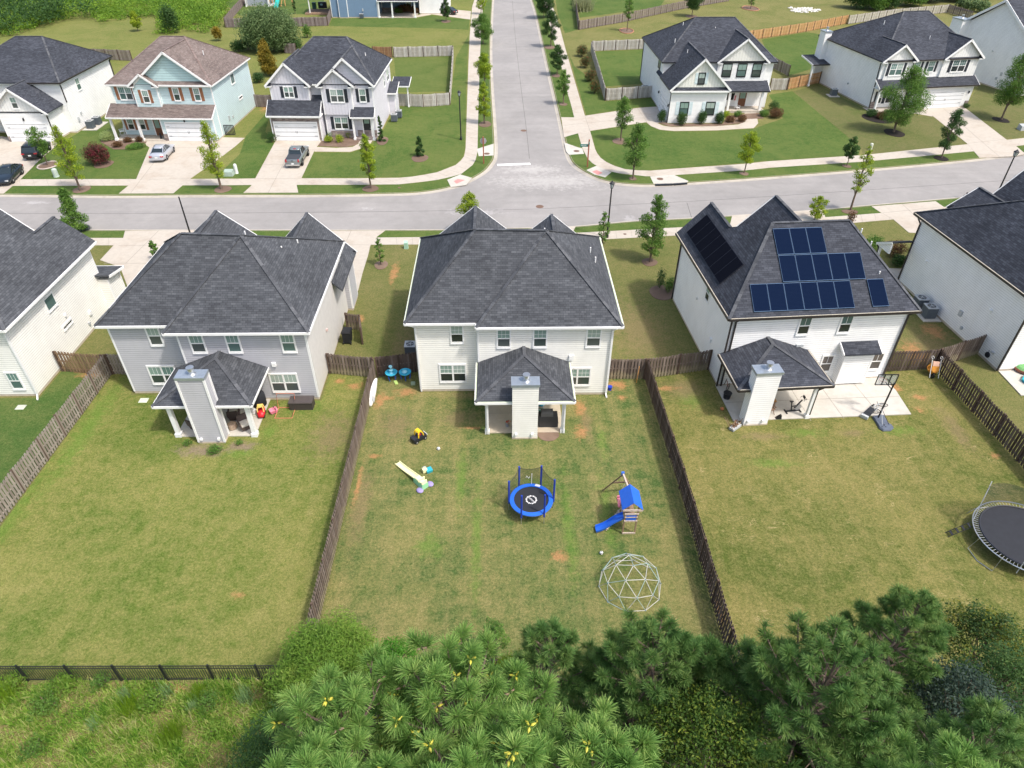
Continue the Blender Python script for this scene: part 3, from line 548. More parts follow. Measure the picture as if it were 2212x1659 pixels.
# ---------------------------------------------------------------- houses
class House:
    def __init__(s, name, label, cat, x, y, ang, wall, roof, gable=None, gutter=None, cap=None):
        s.root = thing(name, label, cat, (x, y, 0), rad(ang)); s.b = {}; s.m = dict(wall=wall, roof=roof, gable_wall=gable or wall, trim=m_trim, gutter=gutter or m_trim, foundation=m_fnd, ridge_cap=cap or m_cap)
    def mb(s, k): return s.b.setdefault(k, MB())
    def wall(s, u0, u1, v0, v1, z1, z0=.18, k='wall', corners=True, fnd=True):
        s.mb(k).box(u0, u1, v0, v1, z0, z1)
        if fnd and z0 < .3: s.mb('foundation').box(u0+.012, u1-.012, v0+.012, v1-.012, -.2, z0)
        if corners:
            for u, v in ((u0, v0), (u1, v0), (u0, v1), (u1, v1)):
                a = .012; s.mb('trim').box(u-a if u == u0 else u-.11, u+.11 if u == u0 else u+a, v-a if v == v0 else v-.11, v+.11 if v == v0 else v+a, z0, z1-.02)
    def roofs(s, polys, t=.14, k='roof', fascia=None):
        for p in polys: s.mb(k).slab(p, t)
    def eave(s, pts, z, h=.17, w=.07, close=False, k='gutter'):
        pts = [Vector((*p, z)) for p in pts]
        if close: pts.append(pts[0])
        for a, b in zip(pts, pts[1:]): s.mb(k).bar(a-Vector((0, 0, h/2-.02)), b-Vector((0, 0, h/2-.02)), w, h)
    def cap(s, *lines):
        for a, b in lines:
            a, b = Vector(a), Vector(b); n = max(2, int((b-a).length/.28))
            mb = MB()
            for i in range(n):
                p = a.lerp(b, i/n); q = a.lerp(b, (i+.99)/n); mb.bar(p+Vector((0, 0, .010)), q+Vector((0, 0, .022)), .22, .04)
            mb.build('ridge_cap', s.m['ridge_cap'], s.root)
    def hip(s, u0, u1, v0, v1, z, r1, r2, gut=True):
        A, B, C, D = (u0, v0, z), (u1, v0, z), (u1, v1, z), (u0, v1, z)
        if abs(r1[0]-r2[0])+abs(r1[1]-r2[1]) < .01: s.roofs([(A, B, r1), (B, C, r1), (C, D, r1), (D, A, r1)])
        elif abs(r1[0]-r2[0]) > abs(r1[1]-r2[1]): s.roofs([(A, B, r2, r1), (B, C, r2), (C, D, r1, r2), (D, A, r1)])
        else: s.roofs([(A, B, r1), (B, C, r2, r1), (C, D, r2), (D, A, r1, r2)])
        s.mb('trim').box(u0+.06, u1-.06, v0+.06, v1-.06, z-.24, z-.15)
        if gut: s.eave([(u0, v0), (u1, v0), (u1, v1), (u0, v1)], z-.02, close=True)
        if abs(r1[0]-r2[0]) >= abs(r1[1]-r2[1]): s.cap((r1, r2), (A, r1), (B, r2), (C, r2), (D, r1))
        else: s.cap((r1, r2), (A, r1), (B, r1), (C, r2), (D, r2))
    def gable(s, uc, hw, v0, v1, z, zp, setback=.35, wall='gable_wall', zl=None, zr=None, hl=None, hr=None, rake=True, returns=True, wz=None):
        # ridge runs along v; front at v0. hl/hr: half widths left/right, zl/zr their eave heights
        hl = hl or hw; hr = hr or hw; zl = z if zl is None else zl; zr = z if zr is None else zr
        d = 1 if v1 > v0 else -1
        L0, L1, P0, P1, R0, R1 = (uc-hl, v0, zl), (uc-hl, v1, zl), (uc, v0, zp), (uc, v1, zp), (uc+hr, v0, zr), (uc+hr, v1, zr)
        s.roofs([(L0, L1, P1, P0), (P0, P1, R1, R0)]); s.cap((P0, P1))
        vs = v0+setback*d; e = .28
        kl = (zp-zl)/hl; kr = (zp-zr)/hr
        (gw := MB()).convex([(uc-hl+e, vs, zl+kl*e-.14), (uc, vs, zp-.14), (uc+hr-e, vs, zr+kr*e-.14), (uc-hl+e, vs+d*.3, zl+kl*e-.14), (uc, vs+d*.3, zp-.14), (uc+hr-e, vs+d*.3, zr+kr*e-.14)],
                          [(0, 1, 2), (3, 4, 5), (0, 1, 4, 3), (1, 2, 5, 4), (2, 0, 3, 5)])
        gw.build('gable_wall', s.m[wall], s.root)
        if wz is not None: s.mb(wall).box(uc-hl+e, uc+hr-e, min(vs, vs+d*.3), max(vs, vs+d*.3), wz, min(zl+kl*e, zr+kr*e)-.13)
        if rake:
            for a, b in ((L0, P0), (R0, P0)):
                a = Vector(a); b = Vector(b); n = (b-a).normalized(); off = Vector((0, -.035*d, -.13))
                s.mb('trim').bar(a+off-n*.02, b+off+n*.06, .06, .24)
        if returns:
            for u, sg, zz in ((uc-hl, 1, zl), (uc+hr, -1, zr)):
                s.mb('trim').box(min(u, u+sg*.75), max(u, u+sg*.75), min(v0, vs), max(v0, vs), zz-.26, zz-.13)
                s.roofs([((u+sg*.02, v0+.01*d, zz-.13), (u+sg*.75, v0+.01*d, zz-.13), (u+sg*.75, vs, zz+.22), (u+sg*.02, vs, zz+.22))], .03)
    def cheek(s, u, vlo, vhi, zlo, zhi, k='wall'):
        MB().convex([(x, v, z) for x in (u-.06, u+.06) for v, z in ((vlo, zlo), (vhi, zlo), (vhi, zhi))], [(0, 1, 2), (3, 4, 5), (0, 1, 4, 3), (1, 2, 5, 4), (2, 0, 3, 5)]).build('cheek_wall', s.m[k], s.root)
    def shed(s, u0, u1, vlo, vhi, zlo, zhi, gut=True, sides=True):
        s.roofs([((u0, vlo, zlo), (u1, vlo, zlo), (u1, vhi, zhi), (u0, vhi, zhi))])
        if gut: s.eave([(u0, vlo-.03*(1 if vhi > vlo else -1)), (u1, vlo-.03*(1 if vhi > vlo else -1))], zlo-.02)
        if sides:
            for u in (u0, u1): s.mb('trim').bar((u, vlo, zlo-.10), (u, vhi, zhi-.10), .05, .20)
    def T(s, face, at):
        if face == 'front': return lambda a, z, d: (a, at-d, z)
        if face == 'back': return lambda a, z, d: (a, at+d, z)
        if face == 'left': return lambda a, z, d: (at-d, a, z)
        return lambda a, z, d: (at+d, a, z)
    def bx(s, mb, T, a0, a1, z0, z1, d0, d1): return mb.box(a0, a1, z0, z1, d0, d1, T)
    def window(s, face, at, a0, a1, z0, z1, double=False, shut=None, sw=.38, frame=None, up=None, lo=None, grid='full', fixed=False, label=None, split=None):
        T = s.T(face, at); F = MB(); fr = .075
        s.bx(F, T, a0-.03, a1+.03, z0-.03, z0+fr, 0, .06); s.bx(F, T, a0-.03, a1+.03, z1-fr, z1+.05, 0, .06)
        s.bx(F, T, a0-.03, a0+fr, z0+fr, z1-fr, 0, .055); s.bx(F, T, a1-fr, a1+.03, z0+fr, z1-fr, 0, .055)
        s.bx(F, T, a0-.02, a1+.02, z0-.10, z0-.03, 0, .075)
        units = [(a0+fr, a1-fr)]
        if double: m = (a0+a1)/2; s.bx(F, T, m-.06, m+.06, z0+fr, z1-fr, 0, .052); units = [(a0+fr, m-.06), (m+.06, a1-fr)]
        zm = (z0+z1)/2 if not split else split; B0, B1 = z0+fr, z1-fr
        for x0, x1 in units:
            if fixed: continue
            s.bx(F, T, x0, x1, zm-.035, zm+.035, 0, .048)
            if grid in ('full', 'bars'):
                nb = 2 if grid == 'full' or x1-x0 > .5 else 1
                for i in range(1, nb+1): xx = x0+(x1-x0)*i/(nb+1); s.bx(F, T, xx-.009, xx+.009, zm+.035, B1, 0, .040)
            if grid == 'one': xx = (x0+x1)/2; s.bx(F, T, xx-.012, xx+.012, zm+.035, B1, 0, .040)
            if grid == 'full': zz = (zm+B1)/2; s.bx(F, T, x0, x1, zz-.009, zz+.009, 0, .038)
        f = F.build('window', frame or m_trim, s.root, label=label)
        for x0, x1 in units:
            uu = up if up and up is not m_paneU else WR.choice(PUP); ll = lo if lo and lo is not m_pane3 else (WR.choice(PLO) if lo is None else WR.choice([m_pane3, PLO[1], PLO[3]]))
            if fixed: s.bx(MB(), T, x0, x1, B0, B1, 0, .03).build('pane', lo or m_pane3, f)
            else:
                s.bx(MB(), T, x0, x1, zm+.035, B1, 0, .032).build('pane', uu, f); s.bx(MB(), T, x0, x1, B0, zm-.035, 0, .022).build('pane', ll, f)
        if shut:
            for x0, x1 in ((a0-.05-sw, a0-.05), (a1+.05, a1+.05+sw)):
                b = MB(); s.bx(b, T, x0, x1, z0-.02, z1+.02, 0, .035)
                for q in (.12, .5, .88): zz = z0+(z1-z0)*q; s.bx(b, T, x0+.015, x1-.015, zz-.04, zz+.04, .035, .05)
                b.build('shutter', shut, s.root)
        return f
    def door(s, face, at, a0, a1, z0, z1, mat, glass=True):
        T = s.T(face, at); F = MB(); s.bx(F, T, a0-.12, a0, z0, z1+.12, 0, .06); s.bx(F, T, a1, a1+.12, z0, z1+.12, 0, .06); s.bx(F, T, a0, a1, z1, z1+.12, 0, .058)
        s.b.setdefault('trim', MB()).v; F.build('door_frame', m_trim, s.root)
        d = s.bx(MB(), T, a0, a1, z0, z1, 0, .04).build('door', mat, s.root)
        if glass:
            g = MB(); h = z1-z0; s.bx(g, T, a0+.15, a1-.15, z0+h*(.45 if mat is m_doorW else .72), z1-.15, .04, .05); g.build('pane', m_paneU, d)
        h_ = MB(); q = Vector(T(a1-.1, z0+(z1-z0)*.47, .09)); h_.ell(q, .045, 8, 5); h_.build('handle', m_steel, d)
    def garage(s, face, at, a0, a1, z1, hw=True, mat=None):
        T = s.T(face, at); F = MB(); s.bx(F, T, a0-.13, a0, 0, z1+.14, 0, .06); s.bx(F, T, a1, a1+.13, 0, z1+.14, 0, .06); s.bx(F, T, a0, a1, z1, z1+.14, 0, .058); F.build('door_frame', m_trim, s.root)
        D = MB(); n = 4
        for i in range(n): s.bx(D, T, a0, a1, .01+i*z1/n, (i+1)*z1/n-.015, 0, .035)
        d = D.build('garage_door', mat or m_gdoor, s.root)
        if hw:
            H = MB(); m = (a0+a1)/2
            for x in (m-.10, m+.07): s.bx(H, T, x, x+.035, z1*.42, z1*.55, .035, .05)
            for z in (z1*.28, z1*.80):
                s.bx(H, T, a0+.03, a0+.42, z, z+.03, .035, .05); s.bx(H, T, a1-.42, a1-.03, z, z+.03, .035, .05)
            H.build('handle', m_black, d)
    def column(s, u, v, z1, w_=.22, mat=None, z0=0, base=True):
        b = MB().box(u-w_/2, u+w_/2, v-w_/2, v+w_/2, z0, z1)
        if base: b.box(u-w_*.75, u+w_*.75, v-w_*.75, v+w_*.75, z0, z0+.28)
        b.build('column', mat or m_trim, s.root)
    def down(s, pts, mat, w_=.09):
        b = MB()
        for p, q in zip(pts, pts[1:]): b.bar(p, q, w_, w_*.9)
        b.build('downspout', mat, s.root)
    def vents(s, lst, h=.34):
        for u, v, z in lst: MB().cyl((u, v), .05, z-.2, z+h, 8).build('vent_pipe', m_trim, s.root)
    def boxes(s, name, mat, lst, face='front', at=0):
        for a, z, w_, h in lst:
            T = s.T(face, at); s.bx(MB(), T, a-w_/2, a+w_/2, z-h/2, z+h/2, 0, .14).build(name, mat, s.root)
    def lamp(s, face, at, a, z):
        T = s.T(face, at); b = MB(); s.bx(b, T, a-.07, a+.07, z-.14, z+.14, .06, .2); s.bx(b, T, a-.03, a+.03, z+.14, z+.2, 0, .16); b.build('wall_lamp', m_black, s.root)
    def chimney(s, u0, u1, v0, v1, z, wall, trim=True, corn=None):
        c = MB().box(u0, u1, v0, v1, .12, z).build('chimney', wall, s.root)
        MB().box(u0-.02, u1+.02, v0-.02, v1+.02, -.1, .12).build('chimney_base', m_fnd, c)
        if trim:
            t = MB()
            for u, v in ((u0, v0), (u1, v0), (u1, v1), (u0, v1)): t.box(u-.06, u+.06, v-.06, v+.06, .12, z-.01)
            t.build('corner_board', m_trim, c)
        k = MB().box(u0-.07, u1+.07, v0-.07, v1+.07, z-.13, z+.05); k.build('chimney_cap', m_metal, c)
        uc, vc = (u0+u1)/2+.05, (v0+v1)/2; p = MB().cyl((uc, vc), .24, z+.05, z+.12, 16, .17); p.cyl((uc, vc), .15, z+.1, z+.30, 14); p.cyl((uc, vc), .20, z+.30, z+.50, 16); p.cyl((uc, vc), .23, z+.50, z+.54, 16); p.build('flue_cap', m_steel, c)
    def done(s):
        nm = dict(wall='wall', roof='roof', gable_wall='gable_wall', trim='trim', gutter='gutter', foundation='foundation', ridge_cap='ridge_cap')
        for k, b in s.b.items():
            if b.f: b.build(nm.get(k, k), s.m.get(k, m_trim), s.root)

# ---- near row, seen from behind ------------------------------------------------------
def two_step(h, uL, uS, uR, vL, vR, vF, z, rL, rR):   # hip roof whose rear eave steps forward at uS
    A = (uL, vL, z); S1 = (uS, vL, z); S0 = (uS, vR, z); B = (uR, vR, z); C = (uR, vF, z); D = (uL, vF, z)
    h.roofs([(A, S1, rR, rL), (S0, rR, S1), (S0, B, rR), (B, C, rR), (C, D, rL, rR), (D, A, rL)])
    h.cap((rL, rR), (A, rL), (S0, rR), (B, rR), (C, rR), (D, rL))
    h.mb('trim').box(uL+.05, uR-.05, vL+.06, vF-.06, z-.24, z-.15); h.mb('trim').box(uS+.05, uR-.05, vR+.06, vL+.1, z-.24, z-.151)
def porch(h, u0, u1, v0, v1, z, ap, cols, gut, ck=m_trim, w_=.20):     # hipped patio roof leaning on the rear wall (v1)
    A, B, C, D = (u0, v0, z), (u1, v0, z), (u1, v1, z), (u0, v1, z)
    ap2 = (ap[0], v1, ap[2]); run = ap[1]
    h.roofs([(A, B, run_pt(ap, v0, u0, u1)), (B, C, ap2, run_pt(ap, v0, u0, u1)), (D, A, run_pt(ap, v0, u0, u1), ap2)])
    r = run_pt(ap, v0, u0, u1); h.cap((A, r), (B, r), (r, ap2))
    h.mb('trim').box(u0+.06, u1-.06, v0+.06, v1, z-.26, z-.15)
    for u, v in cols: h.column(u, v, z-.25, w_, ck)
def run_pt(ap, v0, u0, u1): return (ap[0], v0+ap[1], ap[2])

# middle white house
h = House('house', 'white two-storey house in the middle of the near row with the yellowed gutters', 'house', -5.65, 37.0, 0, m_whiteC, m_roof)
h.wall(4.15, 13.07, 0, 12.2, 5.78); h.wall(0, 4.149, .52, 12.199, 5.779)
two_step(h, -.55, 4.1, 13.55, .15, -.38, 12.55, 5.92, (4.1, 4.6, 10.35), (8.72, 4.4, 10.35))
h.mb('trim')
h.m['pollen_edge'] = m_pollen
h.eave([(-.55, 12.55), (-.55, .12), (4.08, .12), (4.08, -.41), (13.58, -.41), (13.58, 12.55)], 5.90, .15, .12)
for a, b in (((-.53, 12.5, 5.93), (-.53, .14, 5.93)), ((13.56, 12.5, 5.93), (13.56, -.38, 5.93))): h.mb('pollen_edge').bar(a, b, .10, .02)
h.gable(3.85, 3.3, 12.4, 6.5, 5.92, 8.6); h.gable(9.7, 2.4, 12.4, 6.5, 5.92, 7.9)
for a in ((5.42, 6.33), (7.8, 8.72), (11.3, 12.27)): h.window('front', 0, a[0], a[1], 4.10, 5.52)
h.window('front', .52, 2.35, 3.22, 4.14, 5.54)
h.window('front', .52, 1.45, 3.27, .86, 2.34, double=True); h.window('front', 0, 10.0, 11.8, .86, 2.32, double=True)
h.boxes('wall_vent', m_trim, [(10.4, 3.25, .32, .36)])
h.down([(13.2, -.45, 5.8), (12.98, -.10, 5.45), (12.98, -.10, .15), (13.0, -.45, .06)], m_trim); h.down([(-.3, .1, 5.8), (.10, .42, 5.45), (.10, .42, .1)], m_trim)
h.vents([(8.95, 9.0, 8.0), (12.2, 7.5, 7.2), (12.45, 6.4, 7.0)])
h.gable_done = 0
porch(h, 4.05, 10.3, -4.2, 0, 2.85, (7.2, 3.2, 4.15), [(4.75, -3.9), (9.65, -3.85)], m_trim)
h.eave([(4.05, 0), (4.05, -4.23), (10.3, -4.23), (10.3, 0)], 2.83, .15, .12)
for a, b in (((4.07, -.05, 2.86), (4.07, -4.2, 2.86)), ((10.28, -.05, 2.86), (10.28, -4.2, 2.86)), ((4.1, -4.22, 2.86), (10.25, -4.22, 2.86))): h.mb('pollen_edge').bar(a, b, .09, .02)
h.down([(9.9, -4.25, 2.75), (9.72, -4.03, 2.5), (9.72, -4.03, .1)], m_trim); h.down([(4.5, -4.25, 2.75), (4.78, -4.08, 2.5), (4.78, -4.08, .1)], m_trim)
h.chimney(6.36, 7.98, -4.5, -3.75, 4.42, m_whiteC, False)
h.boxes('outlet', m_trim, [(6.6, .42, .13, .16), (7.65, .42, .13, .16)], 'front', -4.5)

h.done()

# gray house to its left
h = House('house', 'light gray two-storey house with a gray clad chimney on its rear patio', 'house', -25.6, 36.75, 0, m_gray, m_roof)
h.wall(4.75, 13.05, 0, 12.1, 5.68); h.wall(0, 4.749, .85, 12.099, 5.679)
two_step(h, -.5, 4.2, 13.42, .5, -.42, 12.45, 5.84, (4.75, 4.8, 10.2), (8.75, 4.5, 10.2))
h.eave([(-.5, 12.45), (-.5, .47), (4.18, .47), (4.18, -.45), (13.45, -.45), (13.45, 12.45)], 5.82)
h.gable(4.2, 3.3, 12.3, 6.5, 5.84, 8.5)
h.wall(7.4, 13.5, 11.6, 13.9, 3.5); h.gable(10.4, 3.4, 14.3, 8.0, 4.0, 7.4); h.mb('wall').box(7.4, 13.4, 12.2, 13.85, 3.4, 4.1)
for a in ((5.5, 6.43), (7.84, 8.73), (11.36, 12.27)): h.window('front', 0, a[0], a[1], 4.06, 5.52, grid='bars', lo=m_pane3)
h.window('front', .85, 2.45, 3.32, 4.08, 5.58, grid='bars', lo=m_pane3); h.window('front', .85, 1.56, 3.40, .86, 2.36, double=True, grid='bars', lo=m_pane3)
h.window('front', 0, 10.0, 11.86, .74, 2.26, double=True, grid='bars', lo=m_pane3)
h.boxes('wall_vent', m_trim, [(10.55, 3.07, .26, .3)]); h.window('right', 13.05, 9.6, 10.95, 3.72, 4.6, fixed=True)
h.boxes('wall_vent', flat('pink_vent', (.6, .45, .42)), [(4.45, 2.8, .16, .18)], 'right', 13.05)
h.m['side_render'] = flat('gray_lap', (.62, .60, .57), .85, var=.05)
h.mb('side_render').box(13.06, 13.075, .12, 11.55, .2, 5.6)
h.vents([(7.4, 8.6, 8.2), (11.2, 8.0, 7.8), (10.6, 6.2, 8.2)])
porch(h, 3.95, 10.1, -3.98, 0, 2.8, (7.2, 3.2, 4.15), [(4.72, -3.6), (9.62, -3.65)], m_trim, w_=.26)
h.eave([(3.95, 0), (3.95, -4.0), (10.1, -4.0), (10.1, 0)], 2.78)
h.chimney(6.27, 7.9, -4.35, -3.6, 5.25, m_gray); h.boxes('outlet', m_trim, [(6.5, .4, .13, .16), (7.6, .4, .13, .16)], 'front', -4.35)
h.done()

# solar house
h = House('house', 'white two-storey house with dark solar panels on its roof', 'house', 15.4, 37.8, 3.6, m_white, m_roofN, gutter=m_gutB)
h.wall(0, 12.2, 0, 12.0, 5.78)
z = 5.92; A, B, C, D = (-.45, -.4, z), (12.65, -.4, z), (12.65, 12.4, z), (-.45, 12.4, z); r1, r2 = (3.55, 4.9, 10.1), (8.95, 4.9, 10.1)
h.roofs([(A, B, r2, r1), (B, C, r2), (C, D, r1, r2)]); s_ = (10.1-z)/4.0
gp = (1.95, 12.4, z+2.4*s_); gb = (1.95, 7.9, z+2.4*s_); h.roofs([(A, D, gp, gb, r1)]); h.roofs([(gp, gb, (4.35, 12.4, z))])
h.cap((r1, r2), (A, r1), (B, r2), (C, r2), (gp, gb))
h.mb('trim').box(-.4, 12.6, -.35, 12.35, z-.24, z-.15); h.eave([(-.45, -.43), (12.68, -.43), (12.68, 12.4)], 5.9, .15, .11); h.eave([(-.48, 12.4), (-.48, -.43)], 5.9, .15, .11)
h.m['gutter_guard'] = m_guard
for a, b in (((-.46, 12.3, 5.95), (-.46, -.38, 5.95)), ((-.4, -.42, 5.95), (12.6, -.42, 5.95))): h.mb('gutter_guard').bar(a, b, .06, .02)
h.gable(7.3, 2.75, 12.9, 6.0, z, 8.6)
h.wall(8.35, 10.45, -.62, .01, 2.95, fnd=False); h.shed(8.05, 10.75, -.9, .02, 2.95, 3.40, False)
for a in ((4.65, 5.5), (7.52, 8.38)): h.window('front', 0, a[0], a[1], 4.18, 5.6, grid='one', up=m_pane3)
for a in ((7.15, 8.0), (10.83, 11.66)): h.window('front', 0, a[0], a[1], .88, 2.3, grid='one', up=flat('pane_taupe', (.12, .105, .095), .2), lo=flat('pane_taupe2', (.10, .09, .082), .2))
h.window('left', 0, 4.42, 5.25, 4.15, 5.4, grid='none'); h.boxes('wall_vent', m_trim, [(6.6, 3.3, .12, .2), (2.6, 2.2, .25, .3)], 'left', 0)
h.down([(-.3, -.4, 5.85), (-.08, -.1, 5.45), (-.08, -.1, .1)], m_gutB, .10); h.down([(.35, -.4, 5.85), (.22, -.09, 5.45), (.22, -.09, .1)], m_gutB, .10); h.down([(12.4, -.4, 5.85), (12.15, -.09, 5.45), (12.15, -.09, .1)], m_gutB, .10); h.down([(-.4, 12.1, 5.85), (-.08, 11.9, 5.45), (-.08, 11.9, .1)], m_gutB, .10)
h.vents([(9.6, 4.2, 9.5), (10.9, 4.6, 8.3), (10.3, 1.8, 7.5), (6.6, 5.8, 9.3)], .3)
porch(h, -.45, 5.9, -4.0, 0, 2.85, (2.75, 3.1, 4.1), [(4.9, -3.8)], m_gutB, w_=.2); h.eave([(-.45, 0), (-.45, -4.03), (5.9, -4.03), (5.9, 0)], 2.83, .15, .12)
for a, b in (((-.43, -.05, 2.87), (-.43, -4.0, 2.87)), ((-.4, -4.02, 2.87), (5.85, -4.02, 2.87)), ((5.88, -.05, 2.87), (5.88, -4.0, 2.87))): h.mb('gutter_guard').bar(a, b, .06, .02)
h.down([(5.3, -4.0, 2.7), (5.02, -3.86, 2.4), (5.02, -3.86, .1)], m_gutB); h.down([(-.35, -.15, 2.7), (-.1, -.14, 2.4)], m_gutB)
h.chimney(.35, 1.98, -4.3, -3.5, 4.35, m_white, False); h.boxes('outlet', m_trim, [(.6, .42, .13, .16), (1.6, .42, .13, .16)], 'front', -4.3)
h.boxes('floodlight', m_acl, [(5.15, 3.3, .5, .16)])
h.done()
solar_root = h.root
# each solar panel stands on the roof: a thing of its own
def roofpt(plane, u, v, lift=.10):      # plane: three local points
    a, b, c = [Vector(p) for p in plane]; n = (b-a).cross(c-a).normalized(); n = n if n.z > 0 else -n
    z_ = a.z-(n.x*(u-a.x)+n.y*(v-a.y))/n.z
    return Vector((u, v, z_))+n*lift, n
Msol = Matrix.Translation((15.4, 37.8, 0)) @ Matrix.Rotation(rad(3.6), 4, 'Z')
def panel(plane, uv, label, fm=None, cm=None):
    P_ = [roofpt(plane, *q)[0] for q in uv]; n = roofpt(plane, *uv[0])[1]; P_ = [Msol @ p for p in P_]; n = Msol.to_3x3() @ n; c = sum(P_, Vector())/4
    root = thing('solar_panel', label, 'solar panel', c, 0, 'solar panels on the white house roof'); Q = [p-c for p in P_]
    fr = MB().slab(Q, .04, -n); fr.build('frame', fm or m_alu, root)
    I_ = [q*.965+n*.004 for q in Q]; MB().slab(I_, .004, -n).build('cells', cm or m_solar, root)
BK = ((-.45, -.4, 5.92), (12.65, -.4, 5.92), (8.95, 4.9, 10.1)); LF = ((-.45, -.4, 5.92), (-.45, 12.4, 5.92), (3.55, 4.9, 10.1))
ords = ['first', 'second', 'third', 'fourth', 'fifth', 'sixth', 'seventh']
for nm, u0, v0, v1, n, skew in (('top', 3.47, 3.03, 4.52, 3, -.06), ('middle', 3.52, 1.49, 2.99, 5, -.03), ('bottom', 1.24, -.09, 1.43, 6, 0)):
    for i in range(n):
        a = u0+i*1.145; b = a+1.125
        panel(BK, [(a, v0), (b, v0), (b+skew, v1), (a+skew, v1)], f'{ords[i]} solar panel from the left in the {nm} row of the rear roof array')
panel(BK, [(9.35, -.07), (10.47, -.07), (10.41, 1.46), (9.29, 1.46)], 'single solar panel standing apart at the right of the rear roof array')
for i in range(7):
    a = 3.22+i*1.155; panel(LF, [(.02, a), (.02, a+1.14), (1.42, a+1.14), (1.42, a)], f'{ords[i]} solar panel from the near end on the steep left slope', m_aluk, m_solark)

# right-hand near house
h = House('house', 'tall white house at the right edge with a long windowless side wall', 'house', 36.38, 39.25, 4.6, m_white, m_roofN, gutter=m_gutB)
h.wall(0, 13, 0, 13.4, 6.0)
h.hip(-.4, 13.4, -.4, 14.1, 6.15, (4.3, 6.4, 10.6), (8.9, 6.4, 10.6)); h.m['gutter_guard'] = m_guard
h.mb('gutter_guard').bar((-.44, 14, 6.19), (-.44, -.3, 6.19), .07, .02)
h.gable(5.5, 2.2, 15.2, 7, 6.1, 7.7); h.gable(9.9, 3.2, 15.6, 7, 6.1, 9.6)
h.down([(-.35, 13.6, 6.05), (-.08, 13.3, 5.5), (-.08, 13.3, .1)], m_gutB, .1); h.down([(-.2, -.4, 6.0), (-.05, -.08, 5.5), (-.05, -.08, .1)], m_gutB, .11)
h.boxes('wall_vent', m_trim, [(2.9, 3.4, .22, .24), (11.0, 3.2, .16, .2)], 'left', 0); h.boxes('outlet', m_acl, [(4.6, .8, .16, .22), (1.0, 1.0, .22, .12)], 'left', 0)
h.boxes('electric_box', m_acl, [(5.3, 1.7, .3, .45)], 'left', 0)
h.window('front', 0, 2.2, 3.4, 1.2, 2.9, grid='one', up=m_pane3, lo=m_pane3)
h.shed(-1.9, 1.2, 15.3, 13.3, 2.9, 3.9); h.column(-1.6, 15.0, 2.8, .2); h.mb('gable_wall').convex([(-1.85, 15.2, 2.75), (-1.85, 13.4, 2.75), (-1.85, 13.4, 3.6), (-1.7, 15.2, 2.75), (-1.7, 13.4, 2.75), (-1.7, 13.4, 3.6)], [(0, 1, 2), (3, 4, 5), (0, 1, 4, 3), (1, 2, 5, 4), (2, 0, 3, 5)])
h.down([(-1.85, 15.3, 2.8), (-1.72, 15.05, 2.5), (-1.72, 15.05, .1)], m_gutB)
h.done()

# left-hand near house
h = House('house', 'white house at the left edge of the near row, cut off by the frame', 'house', -44.5, 37.4, 0, m_whiteC, m_roof)
W = 12.35; h.wall(0, W, 0, 11.7, 5.55)
h.roofs([((-.5, -.42, 5.75), (W+.45, -.42, 5.75), (W-4.6, 6.0, 10.1), (4.0, 6.0, 10.1)), ((-.5, -.42, 5.75), (-.5, 12.2, 5.75), (4.0, 6, 10.1)), ((W+.45, 12.2, 5.75), (-.5, 12.2, 5.75), (4.0, 6, 10.1), (W-4.6, 6, 10.1))])
sl = 4.35/5.05; gp = (W-1.95, 12.2, 5.75+2.4*sl); gb = (W-1.95, 9.25, 5.75+2.4*sl); A, D = (W+.45, -.42, 5.75), (W+.45, 12.2, 5.75)
h.roofs([(A, D, gp, gb, (W-4.6, 6.0, 10.1))]); h.roofs([(gp, gb, (W-4.35, 12.2, 5.75))]); h.cap((gp, gb), (A, (W-4.6, 6, 10.1)), ((4, 6, 10.1), (W-4.6, 6, 10.1)))
h.gable(5.6, 3.2, 12.6, 6.5, 5.75, 8.9)
h.mb('trim').box(-.4, W+.4, -.36, 12.1, 5.5, 5.6); h.eave([(-.5, -.45), (W+.48, -.45), (W+.48, 12.2)], 5.73)
h.wall(6, W+.8, 11.2, 13.0, 2.85); h.shed(5.5, W+1.15, 13.35, 11.0, 2.95, 3.35)
h.window('right', W, 4.5, 5.7, 4.0, 5.0, fixed=True, lo=m_pane3); h.window('right', W, 5.1, 6.4, 2.03, 2.33, fixed=True, lo=m_paneD)
h.window('front', 0, 10.9, 11.72, .65, 2.07, grid='bars', lo=m_pane3)
h.down([(W+.35, -.42, 5.6), (W+.02, -.09, 5.3), (W+.02, -.09, .2), (W+.2, -.5, .05)], m_trim); h.down([(W+1.0, 13.3, 2.85), (W+.86, 12.9, 2.6), (W+.86, 12.9, .1)], m_trim)
h.boxes('wall_vent', m_trim, [(5.9, 2.9, .16, .2), (8.6, 1.4, .3, .3)], 'right', W); h.boxes('outlet', m_acl, [(8.0, .8, .16, .2)], 'right', W)
h.done()

# ---- far row, facing us ---------------------------------------------------------------
def P0(x, y, ang, u): return x+u*math.cos(rad(ang)), y+u*math.sin(rad(ang))
